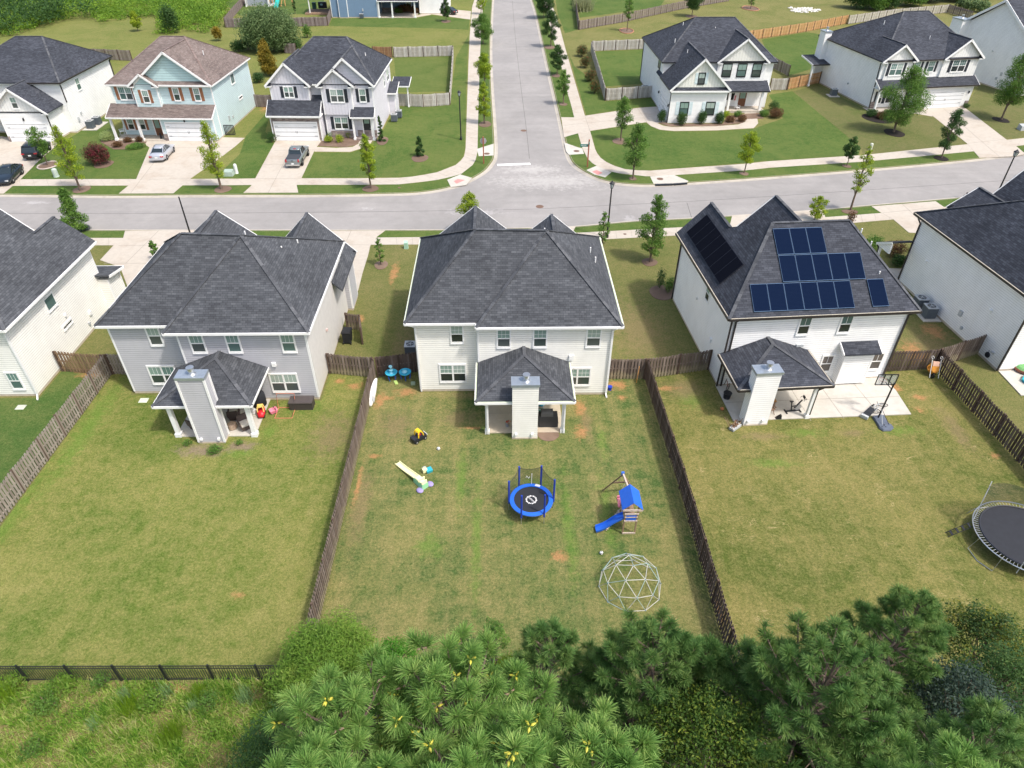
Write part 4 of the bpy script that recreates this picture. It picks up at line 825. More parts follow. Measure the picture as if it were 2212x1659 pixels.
# pale blue house
x0, y0 = P0(-36.4, 91.8, -2.5, -12.9)
h = House('house', 'pale blue house with a brown roof and wooden shutters across the street', 'house', x0, y0, -2.5, m_blue, m_brown, gable=m_shk, cap=m_capb)
h.wall(0, 12.9, 0, 13.9, 6.38); h.wall(3.0, 6.15, -.5, .01, 6.5, 3.9, fnd=False)
h.hip(-.35, 13.25, -.42, 14.3, 6.55, (4.9, 7.0, 10.7), (8.0, 7.0, 10.7), gut=True)
h.gable(8.15, 5.05, -.46, 6.8, 6.55, 10.45, setback=.5, returns=False); h.shed(5.9, 13.2, -.44, .12, 6.58, 6.98, sides=False)
h.gable(4.55, 1.9, -.85, 3.5, 6.55, 7.95, setback=.34)
h.shed(-.75, 12.95, -2.15, .05, 3.02, 4.15); h.mb('trim').box(-.6, 12.8, -2.0, .0, 2.80, 2.9)
h.wall(5.95, 12.88, -1.75, .012, 2.85)
h.mb('stone_skirt').box(5.94, 6.5, -1.79, -1.74, 0, .9); h.m['stone_skirt'] = m_stone
h.cheek(12.82, -1.74, .05, 2.84, 4.0); h.garage('front', -1.75, 6.6, 12.05, 2.3); h.lamp('front', -1.75, 9.2, 2.62)
for u in (-.4, 3.05): h.column(u, -1.8, 2.82, .26)
h.mb('porch_floor').box(-.6, 5.94, -1.95, .3, 0, .12); h.m['porch_floor'] = m_conc
h.window('front', 0, .85, 2.55, 4.62, 6.2, double=True, grid='bars', shut=m_shutW, up=m_paneU, lo=m_pane3)
h.window('front', -.5, 4.05, 4.9, 4.42, 5.95, grid='bars', shut=m_shutW, sw=.34, lo=m_pane3)
for a in (7.85, 10.5): h.window('front', 0, a, a+.8, 4.58, 6.15, grid='bars', shut=m_shutW, lo=m_pane3)
h.window('front', 0, .6, 1.45, .85, 2.3, grid='bars', shut=m_shutW, sw=.3); h.window('front', 0, 2.2, 2.95, .85, 2.3, grid='bars', shut=m_shutW, sw=.3)
h.door('front', 0, 4.1, 5.0, .12, 2.3, m_doorW)
h.window('right', 12.9, 6.6, 7.9, 4.85, 6.1, grid='none', fixed=True, lo=m_pane3); h.window('right', 12.9, 7.9, 9.3, 2.5, 2.85, fixed=True, lo=m_paneD)
h.vents([(10.6, 5.5, 9.0)]); h.boxes('electric_box', m_acl, [(3.1, 1.5, .28, .6), (4.4, 1.3, .2, .3)], 'right', 12.9)
h.done()

# pale gray house with stone garage
x0, y0 = P0(-16.0, 91.25, -2, -13.0)
h = House('house', 'pale gray house with a stone-faced garage and black shutters across the street', 'house', x0, y0, -2, m_lgray, m_roofN, gable=m_bgray)
h.wall(0, 4.95, 0, 13.6, 6.55, k='gable_wall'); h.wall(4.951, 6.5, .9, 13.59, 6.5, corners=False); h.wall(6.5, 13.05, .05, 13.601, 6.5); h.wall(6.55, 10.4, -.2, .051, 6.6, 3.0, k='gable_wall', fnd=False)
h.hip(-.35, 13.4, .3, 14.0, 6.6, (4.7, 7.1, 10.75), (9.0, 7.1, 10.75), gut=False); h.eave([(5.4, .3), (6.3, .3)], 6.58); h.eave([(13.43, -.35), (13.43, 14.0)], 6.58); h.eave([(-.38, -.35), (-.38, 14)], 6.58)
h.gable(2.45, 2.85, -.45, 7.0, 6.6, 9.25); h.gable(9.8, 3.62, -.38, 7.2, 6.6, 9.85, setback=.42, wall='wall'); h.gable(8.5, 2.38, -.72, 2.5, 6.65, 8.65, setback=.48)
h.shed(-.55, 6.35, -1.85, .05, 3.28, 4.75); h.mb('roof').slab([(5.0, .0, 4.68), (6.5, .0, 4.68), (6.5, .9, 5.15), (5.0, .9, 5.15)], .12)
h.wall(-.25, 6.1, -1.4, .02, 3.1, k='stone_face', corners=False); h.m['stone_face'] = m_stone; h.mb('wall').box(6.101, 6.14, -1.38, .9, .18, 3.1); h.mb('wall').box(4.99, 6.13, .04, .88, 3.0, 4.55)
h.mb('trim').box(6.02, 6.16, -1.43, -1.30, 0, 3.1); h.mb('trim').box(-.29, -.17, -1.43, -1.30, 0, 3.1); h.mb('trim').box(-.5, 6.3, -1.8, -.01, 3.0, 3.1)
h.cheek(6.06, -1.38, .6, 3.1, 4.85); h.garage('front', -1.4, .15, 5.6, 2.32)
h.mb('trim').box(6.95, 10.15, -.05, .04, 3.86, 4.02); h.mb('stone_face').box(7.0, 10.2, -.02, .05, 0, .9)
h.window('front', 0, 1.75, 3.0, 5.03, 6.35, double=True, grid='none', shut=m_shut, up=m_paneU, lo=m_pane3); h.window('front', -.2, 7.65, 9.4, 4.56, 6.15, double=True, grid='bars', shut=m_shut, sw=.42, up=m_paneU, lo=m_pane3)
h.window('front', .05, 11.3, 12.15, 4.56, 6.15, grid='bars', shut=m_shut, sw=.36, lo=m_pane3); h.window('front', .05, 7.6, 9.4, 1.13, 2.65, double=True, grid='bars', shut=m_shut, sw=.4)
h.door('front', .05, 11.35, 12.3, .2, 2.5, m_doorB); h.shed(9.95, 13.1, -1.15, .1, 2.98, 3.95); h.mb('trim').box(10.05, 13.0, -1.05, .04, 2.72, 2.84)
for u in (10.25, 12.75): h.column(u, -.85, 2.75, .22)
h.mb('porch_floor').box(10.1, 13.0, -1.0, .04, 0, .2); h.m['porch_floor'] = m_stone; h.mb('stone_face').box(10.5, 13.04, -.0, .045, .2, 1.0)
h.window('right', 13.05, 7.9, 8.8, 4.3, 5.75, grid='none', lo=m_pane3); h.window('right', 13.05, 10.4, 12.3, 4.3, 5.8, double=True, grid='one', lo=m_pane3)
h.wall(13.05, 14.1, 9.8, 12.4, 2.9); h.shed(12.9, 14.4, 9.5, 12.6, 3.1, 3.9); h.shed(13.0, 15.6, 13.6, 16.5, 3.0, 3.6); h.column(15.3, 13.9, 2.9, .16)
h.vents([(11.3, 6.6, 8.6)]); h.done()

# white corner farmhouse
h = House('house', 'white farmhouse-style house on the corner lot with black window frames', 'house', 23.66, 97.09, .3, m_white, m_roofN, gable=m_bcream, gutter=m_black)
h.wall(0, 15.8, 6.9, 22.5, 6.3); h.wall(.001, 7.65, 0, 6.91, 4.3); h.wall(7.7, 14.7, 6.55, 6.91, 6.35, 3.0, fnd=False)
h.hip(-.35, 16.2, 6.5, 22.9, 6.45, (5.6, 14.6, 10.75), (11.4, 14.6, 10.75))
h.gable(3.8, 4.15, -.42, 9.5, 4.5, 8.45, returns=False); h.shed(.15, 7.5, -.38, .08, 4.48, 4.92, False, False); h.eave([(-.36, -.4), (-.36, 6.6)], 4.46); h.eave([(-.2, -.42), (7.8, -.42)], 4.38, .22, .06, k='trim')
h.mb('gable_wall').box(.3, 7.3, .02, .06, 4.2, 4.6)
h.gable(11.2, 3.72, 6.1, 14, 6.5, 9.55, returns=True)
h.shed(7.7, 15.3, 4.6, 6.6, 3.02, 3.95); h.mb('trim').box(7.8, 15.2, 4.8, 6.6, 2.74, 2.84)
for u in (9.7, 14.4): h.column(u, 4.95, 2.76, .3)
h.mb('porch_floor').box(8.2, 15.1, 4.6, 6.9, 0, .3); h.m['porch_floor'] = m_conc; h.mb('base_band').box(-.02, 7.7, -.03, .0, .05, .85); h.m['base_band'] = m_trim
for a, b in ((1.4, 2.6), (5.0, 6.25)): h.window('front', 0, a, b, 1.15, 2.82, shut=m_shutP, sw=.5, frame=m_black, grid='one', lo=m_pane3)
h.window('front', -.06, 3.3, 4.2, 5.2, 6.6, shut=m_shutP, sw=.38, frame=m_black, grid='one', lo=m_pane3)
for a in (8.45, 10.6, 12.75): h.window('front', 6.55, a, a+1.3, 4.5, 6.2, frame=m_black, grid='one', up=m_paneU, lo=m_pane3)
h.window('front', 6.9, 9.95, 11.0, 1.3, 2.85, frame=m_black, grid='one'); h.door('front', 6.9, 11.7, 12.8, .3, 2.75, m_doorW)
h.garage('left', 0, 1.2, 6.4, 2.4); h.lamp('left', 0, .6, 2.2); h.lamp('left', 0, 7.3, 2.2); h.window('left', 0, 8.8, 10.3, 5.0, 6.1, grid='one', frame=m_black, lo=m_pane3)
h.down([(-.3, 0, 4.3), (-.06, .05, 3.9), (-.06, .05, .1)], m_black); h.down([(-.3, 22.6, 6.3), (-.06, 22.4, 5.9), (-.06, 22.4, .1)], m_black)
h.vents([(2.0, 10.4, 8.3), (3.0, 6.4, 7.7), (4.0, 15.0, 9.6), (8.2, 12.6, 9.4)], .4); h.done()

# white house with dark shutters
h = House('house', 'white house with dark shutters and a double driveway, right of the corner farmhouse', 'house', 54.9, 103.6, 8.5, m_white, m_roofN, gable=m_bwhite, gutter=m_gutB)
h.wall(0, 15.1, 0, 16.9, 6.45); h.wall(.6, 4.6, -.25, .01, 6.6, 4.0, k='gable_wall', fnd=False); h.wall(9.5, 15.102, -.25, .01, 6.65, 4.1, k='gable_wall', fnd=False)
h.hip(-.4, 15.5, -.42, 17.3, 6.6, (7.0, 8.4, 11.3), (11.0, 8.4, 11.3)); h.gable(2.3, 2.75, -.62, 5, 6.6, 8.75); h.gable(12.4, 3.15, -.62, 6, 6.65, 9.15)
h.shed(-.4, 15.6, -1.65, .02, 3.2, 4.15); h.mb('trim').box(-.3, 15.4, -1.5, 0, 2.95, 3.05)
h.wall(7.1, 15.08, -1.3, .012, 2.98); h.garage('front', -1.3, 8.2, 13.8, 2.42); h.lamp('front', -1.3, 7.7, 2.1); h.lamp('front', -1.3, 14.5, 2.1)
h.cheek(15.02, -1.28, 0, 2.95, 4.0); h.cheek(.05, -1.4, 0, 2.98, 4.0); h.column(-.05, -1.35, 2.95, .24); h.column(3.5, -1.35, 2.95, .24); h.mb('porch_floor').box(-.2, 7.1, -1.5, 0, 0, .12); h.m['porch_floor'] = m_conc; h.m['stone_face'] = m_stone; h.mb('stone_face').box(-.02, .7, -.06, .0, .1, 1.0); h.mb('stone_face').box(14.5, 15.1, -1.34, -1.29, 0, .9)
h.window('front', -.25, 1.2, 3.2, 4.62, 6.25, double=True, shut=m_shut, sw=.42, lo=m_pane3); h.window('front', 0, 5.0, 6.1, 4.85, 6.35, shut=m_shut, sw=.36, lo=m_pane3); h.window('front', 0, 7.3, 8.4, 4.85, 6.35, shut=m_shut, sw=.36, lo=m_pane3)
h.window('front', -.25, 11.0, 13.2, 4.75, 6.4, double=True, shut=m_shut, sw=.45, up=m_pane3, lo=m_paneD); h.window('front', 0, .7, 1.6, .7, 2.4, shut=m_shut, sw=.3); h.window('front', 0, 2.2, 3.4, .7, 2.4, shut=m_shut, sw=.3); h.door('front', 0, 5.4, 6.3, .12, 2.4, m_doorB)
h.down([(-.35, -.3, 6.5), (-.05, .4, 6.1), (-.05, -.05, .1)], m_gutB, .12); h.down([(-.35, -1.6, 3.1), (-.05, -1.2, 2.6)], m_gutB, .1)
h.shed(-2.9, -.02, 12.6, 16.6, 3.3, 3.9); h.column(-2.7, 12.9, 3.2, .2); h.column(-1.2, 14.6, 3.2, .3); h.chimney(-.9, .2, 14.6, 16.2, 7.6, m_white, False); h.boxes('outlet', m_acl, [(6.6, 1.9, .2, .2)], 'left', 0)
h.vents([(4.0, 8.0, 9.9), (8.6, 3.2, 8.6)]); h.done()

# far right gable-end house
h = House('house', 'big white gable-ended house in the top right corner with a white chimney', 'house', 81.2, 109.6, 12.5, m_white, m_roofN)
h.wall(0, 14, 0, 17.8, 6.3)
zz, zp = 6.4, 12.0; h.roofs([((-.45, -.5, zz), (14.5, -.5, zz), (14.5, 8.9, zp), (-.45, 8.9, zp)), ((14.5, 18.3, zz), (-.45, 18.3, zz), (-.45, 8.9, zp), (14.5, 8.9, zp))])
h.mb('wall').convex([(0.002, .2, 6.3), (0.002, 8.9, 11.75), (0.002, 17.6, 6.3), (14, .2, 6.3), (14, 8.9, 11.75), (14, 17.6, 6.3)], [(0, 1, 2), (3, 4, 5), (0, 1, 4, 3), (1, 2, 5, 4), (2, 0, 3, 5)])
for a, b in (((-.48, -.5, zz-.1), (-.48, 8.9, zp-.1)), ((-.48, 18.3, zz-.1), (-.48, 8.9, zp-.1))): h.mb('trim').bar(a, b, .08, .34)
h.chimney(-1.5, 0, 14.6, 17.0, 8.3, m_white, False); h.shed(-.02, 5, 21, 17.8, 3.2, 4.4); h.boxes('electric_box', m_acl, [(4.8, 2.2, .3, .5), (5.4, 1.4, .3, .4), (8.1, 4.9, .2, .2)], 'left', 0); h.done()

# white house far left
h = House('house', 'white house with a dark hipped roof at the left edge across the street', 'house', -70.9, 93.9, -1, m_white, m_roofN, gable=m_bwhite, gutter=m_gutB)
h.wall(0, 14.5, 0, 13.8, 6.3); h.wall(7.6, 13.55, -3.6, .01, 3.6); h.hip(-.35, 14.9, -.4, 14.2, 6.45, (6.9, 6.9, 10.4), (10.4, 6.9, 10.4), gut=False)
h.eave([(14.93, 14.2), (14.93, -.43), (10.5, -.43)], 6.43); h.gable(10.3, 3.75, -4.05, 2.5, 3.75, 6.7); h.gable(3.3, 3.2, -.8, 6, 6.4, 9)
h.garage('front', -3.6, 8.0, 13.1, 2.25); h.lamp('front', -3.6, 10.6, 2.85); h.window('front', -3.68, 9.9, 10.7, 4.2, 5.6, grid='one', lo=m_pane3); h.window('front', 0, 5.4, 6.4, 4.4, 5.9, grid='one', lo=m_pane3)
h.window('right', 14.5, 3.6, 4.6, 4.4, 5.9, grid='one', lo=m_pane3); h.down([(14.8, -.3, 6.3), (14.58, .1, 5.9), (14.58, .1, 3.9)], m_gutB, .12); h.down([(13.9, -3.9, 3.6), (13.62, -3.5, 3.1), (13.62, -3.5, .1)], m_gutB, .12); h.down([(14.8, 14.1, 6.3), (14.58, 13.6, 5.9), (14.58, 13.6, .3)], m_gutB, .12)
h.boxes('electric_box', m_acl, [(1.3, 1.4, .3, .5), (2.3, 1.9, .25, .3)], 'right', 14.5); h.m['stone_face'] = m_stone; h.mb('stone_face').box(7.58, 8.0, -3.64, -3.59, 0, .7); h.column(7.0, -2.2, 2.7, .3); h.shed(.2, 7.5, -2.6, 0, 2.8, 3.8); h.done()

# slate blue house at the top
h = House('house', 'slate blue house at the top of the picture beside the side road', 'house', -37.41, 173.3, 0, m_dblue, m_roofN)
h.wall(0, 10.45, 0, 16, 6.2); h.wall(1.75, 3.8, -.35, .01, 5.6); h.wall(10.46, 19.4, 6.5, 16.01, 6.2); h.wall(19.41, 26, 4.5, 16, 4.0, k='white_bay'); h.m['white_bay'] = m_white
h.hip(-.4, 10.9, -.5, 16.5, 6.3, (5.2, 5.4, 10), (5.2, 10, 10)); h.hip(10.3, 26.4, 3.6, 16.6, 6.25, (16, 10, 10), (20, 10, 10)); h.shed(10.46, 19.6, -.3, 6.5, 3.4, 4.9)
for u in (10.7, 13.7, 18.8): h.column(u, 0, 3.3, .3)
h.mb('porch_floor').box(10.46, 19, -.2, 6.5, 0, .1); h.m['porch_floor'] = m_conc; h.m['stone_face'] = m_stone; h.mb('stone_face').box(10.47, 19.3, 6.46, 6.5, .1, 1.0)
h.window('front', 6.5, 16.2, 17.4, 1.2, 2.7); h.shed(-6.2, -.01, 4.0, 9.5, 3.3, 3.9); h.column(-5.8, 4.2, 3.2, .22); h.boxes('electric_box', m_acl, [(7.1, 1.6, .25, .5)]); h.done()

# garden shed between the two far houses
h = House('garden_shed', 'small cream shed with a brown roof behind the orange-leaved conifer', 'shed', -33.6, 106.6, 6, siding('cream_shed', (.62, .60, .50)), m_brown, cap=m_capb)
h.wall(0, 3.8, 0, 3.2, 2.7); h.gable(1.9, 2.5, -.4, 3.6, 2.6, 4.3, returns=False, wall='wall'); h.mb('wall').convex([(-.1, 3.1, 2.6), (3.9, 3.1, 2.6), (1.9, 3.1, 4.1), (-.1, 3.2, 2.6), (3.9, 3.2, 2.6), (1.9, 3.2, 4.1)], [(0, 1, 2), (3, 4, 5), (0, 1, 4, 3), (1, 2, 5, 4), (2, 0, 3, 5)])
h.window('left', 0, .9, 2.2, 1.1, 2.0, grid='one'); h.door('front', 0, 1.3, 2.5, .1, 2.1, m_trim, False); h.done()
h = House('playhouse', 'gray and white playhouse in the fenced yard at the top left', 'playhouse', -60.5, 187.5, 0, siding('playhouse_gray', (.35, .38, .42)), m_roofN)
h.wall(0, 5.4, 0, 4, 2.6); h.gable(2.7, 3.0, -.4, 4.3, 2.6, 4.2, wall='wall'); h.column(-.1, -.5, 2.5, .2); h.column(5.3, -.5, 2.5, .2); h.mb('lattice').bar((5.6, -.3, .3), (7.8, -.3, .9), .08, .5); h.m['lattice'] = m_trim; h.done()

# ---------------------------------------------------------------- fences
fm_brown = board('fence_brown', [(.125, .095, .078), (.19, .15, .125), (.27, .22, .19), (.15, .115, .095)], base=(.30, .26, .17))
fm_dark = board('fence_dark', [(.065, .046, .038), (.115, .085, .072), (.17, .135, .12), (.085, .062, .052)])
fm_gray = board('fence_gray', [(.20, .165, .14), (.29, .25, .215), (.38, .34, .30), (.24, .20, .17)])
fm_pale = board('fence_pale', [(.42, .38, .33), (.52, .49, .45), (.60, .57, .53)]); fm_new = board('fence_new', [(.48, .25, .11), (.58, .33, .16), (.66, .41, .22)])
fm_mid = board('fence_mid', [(.19, .15, .14), (.26, .215, .205), (.32, .27, .26)]); fm_red = board('fence_red', [(.30, .16, .09), (.42, .26, .15), (.24, .14, .09)]); fm_post = board('fence_post', [(.08, .055, .042), (.13, .09, .07)])
def fence(label, pts, mat, h=1.8, pitch=.225, bw=.14, seg=2.44, post=None, ends=True, lod=1):
    pts = [Vector((p[0], p[1], 0)) for p in pts]; c = pts[0]; root = thing('wooden_fence', label, 'fence', c)
    for a, b in zip(pts, pts[1:]):
        L = (b-a).length; n = max(1, round(L/seg)); d = (b-a).normalized(); nrm = Vector((-d.y, d.x, 0))
        for i in range(n):
            p, q = a.lerp(b, i/n)-c, a.lerp(b, (i+1)/n)-c; mb = MB(); W = (q-p).length; m = int(W/pitch)
            for z in (.32, .95, 1.58): mb.bar(p+Vector((0, 0, z*h/1.8)), q+Vector((0, 0, z*h/1.8)), .05, .09)
            for k in range(m):
                for side in (1, -1):
                    t = (k+(.5 if side > 0 else 1.0))/m
                    if t > .995: continue
                    o = p.lerp(q, t)+nrm*side*.045; hh = h-.07*math.sin(PI*t)+random.uniform(-.012, .012); z0 = .04+random.uniform(0, .03)
                    tw = random.uniform(-.03, .03)
                    mb.obb(o+Vector((0, 0, (hh+z0)/2)), d+nrm*tw, nrm, (0, 0, 1), bw/2, .010, (hh-z0)/2)
            mb.build('fence_panel', mat, root)
        for i in range(n+1):
            if i == n and (b-pts[-1]).length > .01: continue
            p = a.lerp(b, i/n)-c; MB().box(p.x-.055, p.x+.055, p.y-.055, p.y+.055, -.1, h-.02+(.05 if i % 2 else 0)).build('fence_post', post or fm_post, root)
    return root
def fp(k, pts): return [S(k, x, y) for x, y in pts]
fence('brown wooden fence along the left side of the middle backyard', [(-9.0, 39.05), (-9.08, 27), (-9.1, 16.6)], fm_brown)
fence('dark brown wooden fence along the right side of the middle backyard', [(10.40, 38.7), (10.62, 28), (10.62, 15.0)], fm_dark)
fence('weathered gray wooden fence left of the gray house backyard', [(-28.2, 39.8), (-28.25, 31), (-28.3, 23)], fm_gray)
fence('brown wooden fence between the left edge house and the gray house', [(-31.9, 40.25), (-28.35, 39.75)], board('fence_rust', [(.20, .13, .08), (.28, .19, .12), (.16, .11, .075)]))
fence('short gray wooden fence joining the side of the gray house', [(-28.05, 39.85), (-25.75, 39.7)], fm_gray)
fence('brown wooden fence between the gray house and the middle backyard fence', [(-12.4, 39.7), (-9.1, 39.15)], fm_brown)
fence('dark wet-looking wooden fence behind the two blue water tables', [(-8.85, 39.2), (-5.75, 39.85)], fm_dark)
fence('brown wooden fence between the middle house and its right side fence', [(7.5, 38.75), (10.3, 38.72)], fm_brown)
fence('brown wooden fence between the middle backyard and the solar panel house', [(10.5, 38.75), (15.2, 39.75)], fm_brown)
fence('dark wooden fence behind the orange wheelbarrow', [(28.2, 39.35), (31.85, 39.6)], fm_dark)
fence('brown wooden fence running from the wheelbarrow corner to the right edge house', [(31.95, 39.7), (36.3, 41.5)], fm_brown)
fence('long dark wooden fence right of the backyard with the basketball hoop', [(31.85, 39.55), (32.25, 30), (32.5, 20)], fm_dark)
fence('small L-shaped wooden screen beside the black wheelie bin', [(-12.15, 45.6), (-11.0, 45.3), (-10.6, 43.4)], fm_brown, h=1.5, seg=2.2)
fence('weathered gray fence with one orange section behind the pale gray house', fp('N', [(1250, 485), (1748, 473)]), fm_pale)
fence('orange-brown fence section behind the pale gray house', fp('N', [(1075, 480), (1238, 484)]), fm_red)
fence('pale gray wooden fence right of the lawn pen beside the side road', fp('N', [(1752, 476), (1740, 680), (1725, 884)]), fm_pale)
fence('pale gray curved fence in front of the lawn pen', fp('N', [(1720, 887), (1500, 903), (1275, 893)]), fm_pale)
fence('brown fence between the pale blue house and the pale gray house', fp('N', [(75, 902), (225, 908)]), fm_mid)
fence('long dark fence behind the pale blue house and its left neighbour', fp('M', [(640, 495), (905, 505), (1120, 515)]), fm_mid)
fence('dark fence piece behind the orange-leaved conifer', fp('N', [(330, 450), (430, 455)]), fm_mid)
fence('long dark fence across the front of the top left playground yard', fp('X', [(487.6, 59.8), (600, 58.5), (708, 56)]), fm_mid)
fence('dark fence running back along the left of the playground yard', fp('X', [(487.6, 58.5), (510, 30), (540, -3)]), fm_mid)
fence('dark fence return beside the slate blue house', fp('X', [(709, 55.5), (716, 37)]), fm_mid)
fence('pale gray picket fence at the back of the corner house side lawn', fp('O', [(845, 432), (1335, 412)]), fm_pale)
fence('pale gray picket fence beside the red flowering shrubs', fp('O', [(838, 438), (885, 600), (955, 848)]), fm_pale)
fence('pale gray picket fence in front of the corner house side lawn', fp('O', [(962, 850), (1360, 822)]), fm_pale)
fence('gray wooden fence below the lawn top right of the side road', fp('O', [(738, 252), (1100, 190), (1620, 75), (2000, 10)]), fm_mid)
fence('dark gray fence running back beside the tall grass clump', fp('O', [(733, 250), (715, 120), (700, -40)]), fm_mid)
fence('new orange wooden fence behind the corner farmhouse', fp('L', [(-170, 350), (0, 325), (370, 268), (715, 200)]), fm_new)
fence('pale gray fence continuing from the orange fence towards the top right', fp('L', [(722, 205), (1100, 150), (1560, 108)]), fm_pale)
fence('gray fence returning towards the white chimney house', fp('L', [(1560, 106), (1760, 170)]), fm_mid)
fence('short pale picket fence between the corner farmhouse and the orange fence', fp('L', [(62, 762), (205, 760)]), fm_pale)
fence('new orange fence joining the white house with dark shutters', fp('L', [(212, 758), (480, 702)]), fm_new)
fence('gray fence seen edge-on between the two white houses', fp('L', [(90, 575), (222, 645)]), fm_mid)
# black iron fence
r = thing('iron_fence', 'black iron railing fence at the bottom left of the gray house yard', 'fence', (-26, 16.62, 0)); x = -26.0
for i in range(8):
    a, b = i*2.13, (i+1)*2.13; y = -.03*i; mb = MB()
    for z in (.14, 1.05, 1.25): mb.bar((a, y, z), (b, y-.03, z), .03, .04)
    for k in range(1, 19): u = a+(b-a)*k/19; mb.box(u-.011, u+.011, y-.011, y+.011, .08, 1.25)
    mb.build('railing_panel', m_black, r); MB().box(a-.035, a+.035, y-.035, y+.035, 0, 1.34).build('fence_post', m_black, r)

# ---------------------------------------------------------------- street furniture
def lamp_post(label, p, H=5.6, lantern=True):
    r = thing('street_lamp', label, 'street lamp', (p.x, p.y, 0), 0, 'street lamps')
    MB().lathe((0, 0, 0), [(.17, 0), (.16, .25), (.09, .45), (.085, 1.0), (.065, H-1.0), (.055, H-.62 if lantern else H)], 10).build('pole', m_black, r)
    if lantern:
        k = MB(); k.lathe((0, 0, H-.66), [(.06, 0), (.15, .06), (.15, .10)], 8); k.lathe((0, 0, H-.66), [(.27, .50), (.24, .56), (.10, .66), (.03, .78)], 8)
        for i in range(4): a = PI/4+PI/2*i; k.bar((.13*math.cos(a), .13*math.sin(a), H-.56), (.25*math.cos(a), .25*math.sin(a), H-.16), .03)
        l_ = k.build('lantern', m_black, r); MB().lathe((0, 0, H-.56), [(.11, 0), (.22, .40)], 8).build('glass', glassy('lamp_glass', (.45, .5, .52)), l_)
    return r
lamp_post('black street lamp on the south verge between the middle house and the solar panel house', G(1311, 513), 5.65)
lamp_post('black street lamp on the front lawn near the left corner of the side road', S('N', 1817, 1180), 6.1)
lamp_post('black street lamp standing behind the right edge house roof', G(2197, 326, 5.7), 5.75)
lamp_post('black lamp pole rising behind the gray house roof', G(386, 425, 5.2), 5.2, False)
rust = flat('red_brown_post', (.30, .10, .055), .7); m_sgray = flat('sign_back', (.42, .42, .43), .4, .5)
r = thing('stop_sign', 'stop sign seen from behind on a red-brown post at the left corner', 'stop sign', S('N', 2008, 1380)); H = 3.25
MB().box(-.07, .07, -.07, .07, 0, H).build('post', rust, r)
MB().lathe((0, .09, H-.55), [(.40, 0), (.40, .02)], 8, axis=(0.02, 1, 0)).build('sign_plate', m_sgray, r)
r = thing('street_name_sign', 'green street name sign on a red-brown post at the right corner', 'street sign', S('O', 808, 1410)); H = 3.3
MB().box(-.07, .07, -.07, .07, 0, H).build('post', rust, r)
m_green = flat('sign_green', (.01, .16, .13), .5); b1 = MB().box(-1.02, -.08, -.02, .02, H-.85, H-.55).build('sign_blade', m_green, r)
MB().box(-.02, .02, -.5, .45, H-.50, H-.22).build('sign_blade', m_green, r)
def text(s, size, loc, rot, mat, parent, name='lettering', ext=.003, sx=1.0):
    cu = bpy.data.curves.new(name, 'FONT'); cu.body = s; cu.size = size; cu.extrude = ext; cu.align_x = 'CENTER'; cu.align_y = 'CENTER'
    o = bpy.data.objects.new(name, cu); COL.objects.link(o); dg = bpy.context.evaluated_depsgraph_get(); me = bpy.data.meshes.new_from_object(o.evaluated_get(dg))
    bpy.data.objects.remove(o); o = bpy.data.objects.new(name, me); COL.objects.link(o); me.materials.clear(); me.materials.append(mat)
    o.location = loc; o.rotation_euler = rot; o.scale = (sx, 1, 1); o.parent = parent; return o
text('NADINE', .19, (-.62, -.026, H-.70), (PI/2, 0, 0), m_paint, b1, sx=.95); text('CT', .09, (-.2, -.026, H-.66), (PI/2, 0, 0), m_paint, b1)
def pedestal(name, label, cat, p, shape, c, h, w_=.25):
    m = flat('pedestal_'+str(len(bpy.data.materials)), c, .6)
    mb = MB()
    if shape == 'cyl': mb.lathe((0, 0, 0), [(w_*1.1, 0), (w_, .1), (w_*.95, h*.9), (w_*.6, h)], 12)
    else: mb.loft([[(-w_, -w_*.8, 0), (w_, -w_*.8, 0), (w_, w_*.8, 0), (-w_, w_*.8, 0)], [(-w_*.9, -w_*.7, h*.8), (w_*.9, -w_*.7, h*.8), (w_*.9, w_*.7, h), (-w_*.9, w_*.7, h)]])
    o = mb.build(name, m); o.location = p; return tag(o, label, cat)
pedestal('utility_pedestal', 'pale green utility box on the lawn beside the yellow-green tree', 'utility box', S('M', 478, 1490), 'cyl', (.42, .50, .44), .95, .3)
pedestal('utility_pedestal', 'white utility marker post right of the blue house driveway', 'utility box', S('M', 1998, 1462), 'cyl', (.75, .76, .75), 1.1, .2)
pedestal('utility_box', 'low pale green utility box under the yellow-green tree by the driveway', 'utility box', S('M', 1935, 1478), 'box', (.34, .42, .36), .6, .55)
pedestal('utility_pedestal', 'cream utility box on the patchy lawn above the leaning yellow tree', 'utility box', S('L', 915, 1262), 'cyl', (.55, .57, .48), .8, .2)
pedestal('utility_pedestal', 'small green utility pedestal between the driveway and the middle house', 'utility box', S('A', 1355, 540), 'box', (.35, .55, .42), .75, .2)
pedestal('utility_box', 'gray utility cabinet on the lawn at the right edge', 'utility box', S('L', 2200, 1095), 'box', (.40, .42, .42), .7, .6)
pedestal('drain_grate', 'pale green drain lid in the grass left of the gray house patio', 'drain lid', S('K', 1212, 442), 'box', (.55, .60, .48), .05, .3)
pedestal('drain_grate', 'pale gray drain lid in the grass at the left edge yard', 'drain lid', S('K', 175, 500), 'box', (.45, .47, .40), .05, .3)
pedestal('drain_box', 'small green box on the bare soil beside the middle house', 'box', S('C', 1412, 305), 'box', (.25, .32, .22), .18, .16)

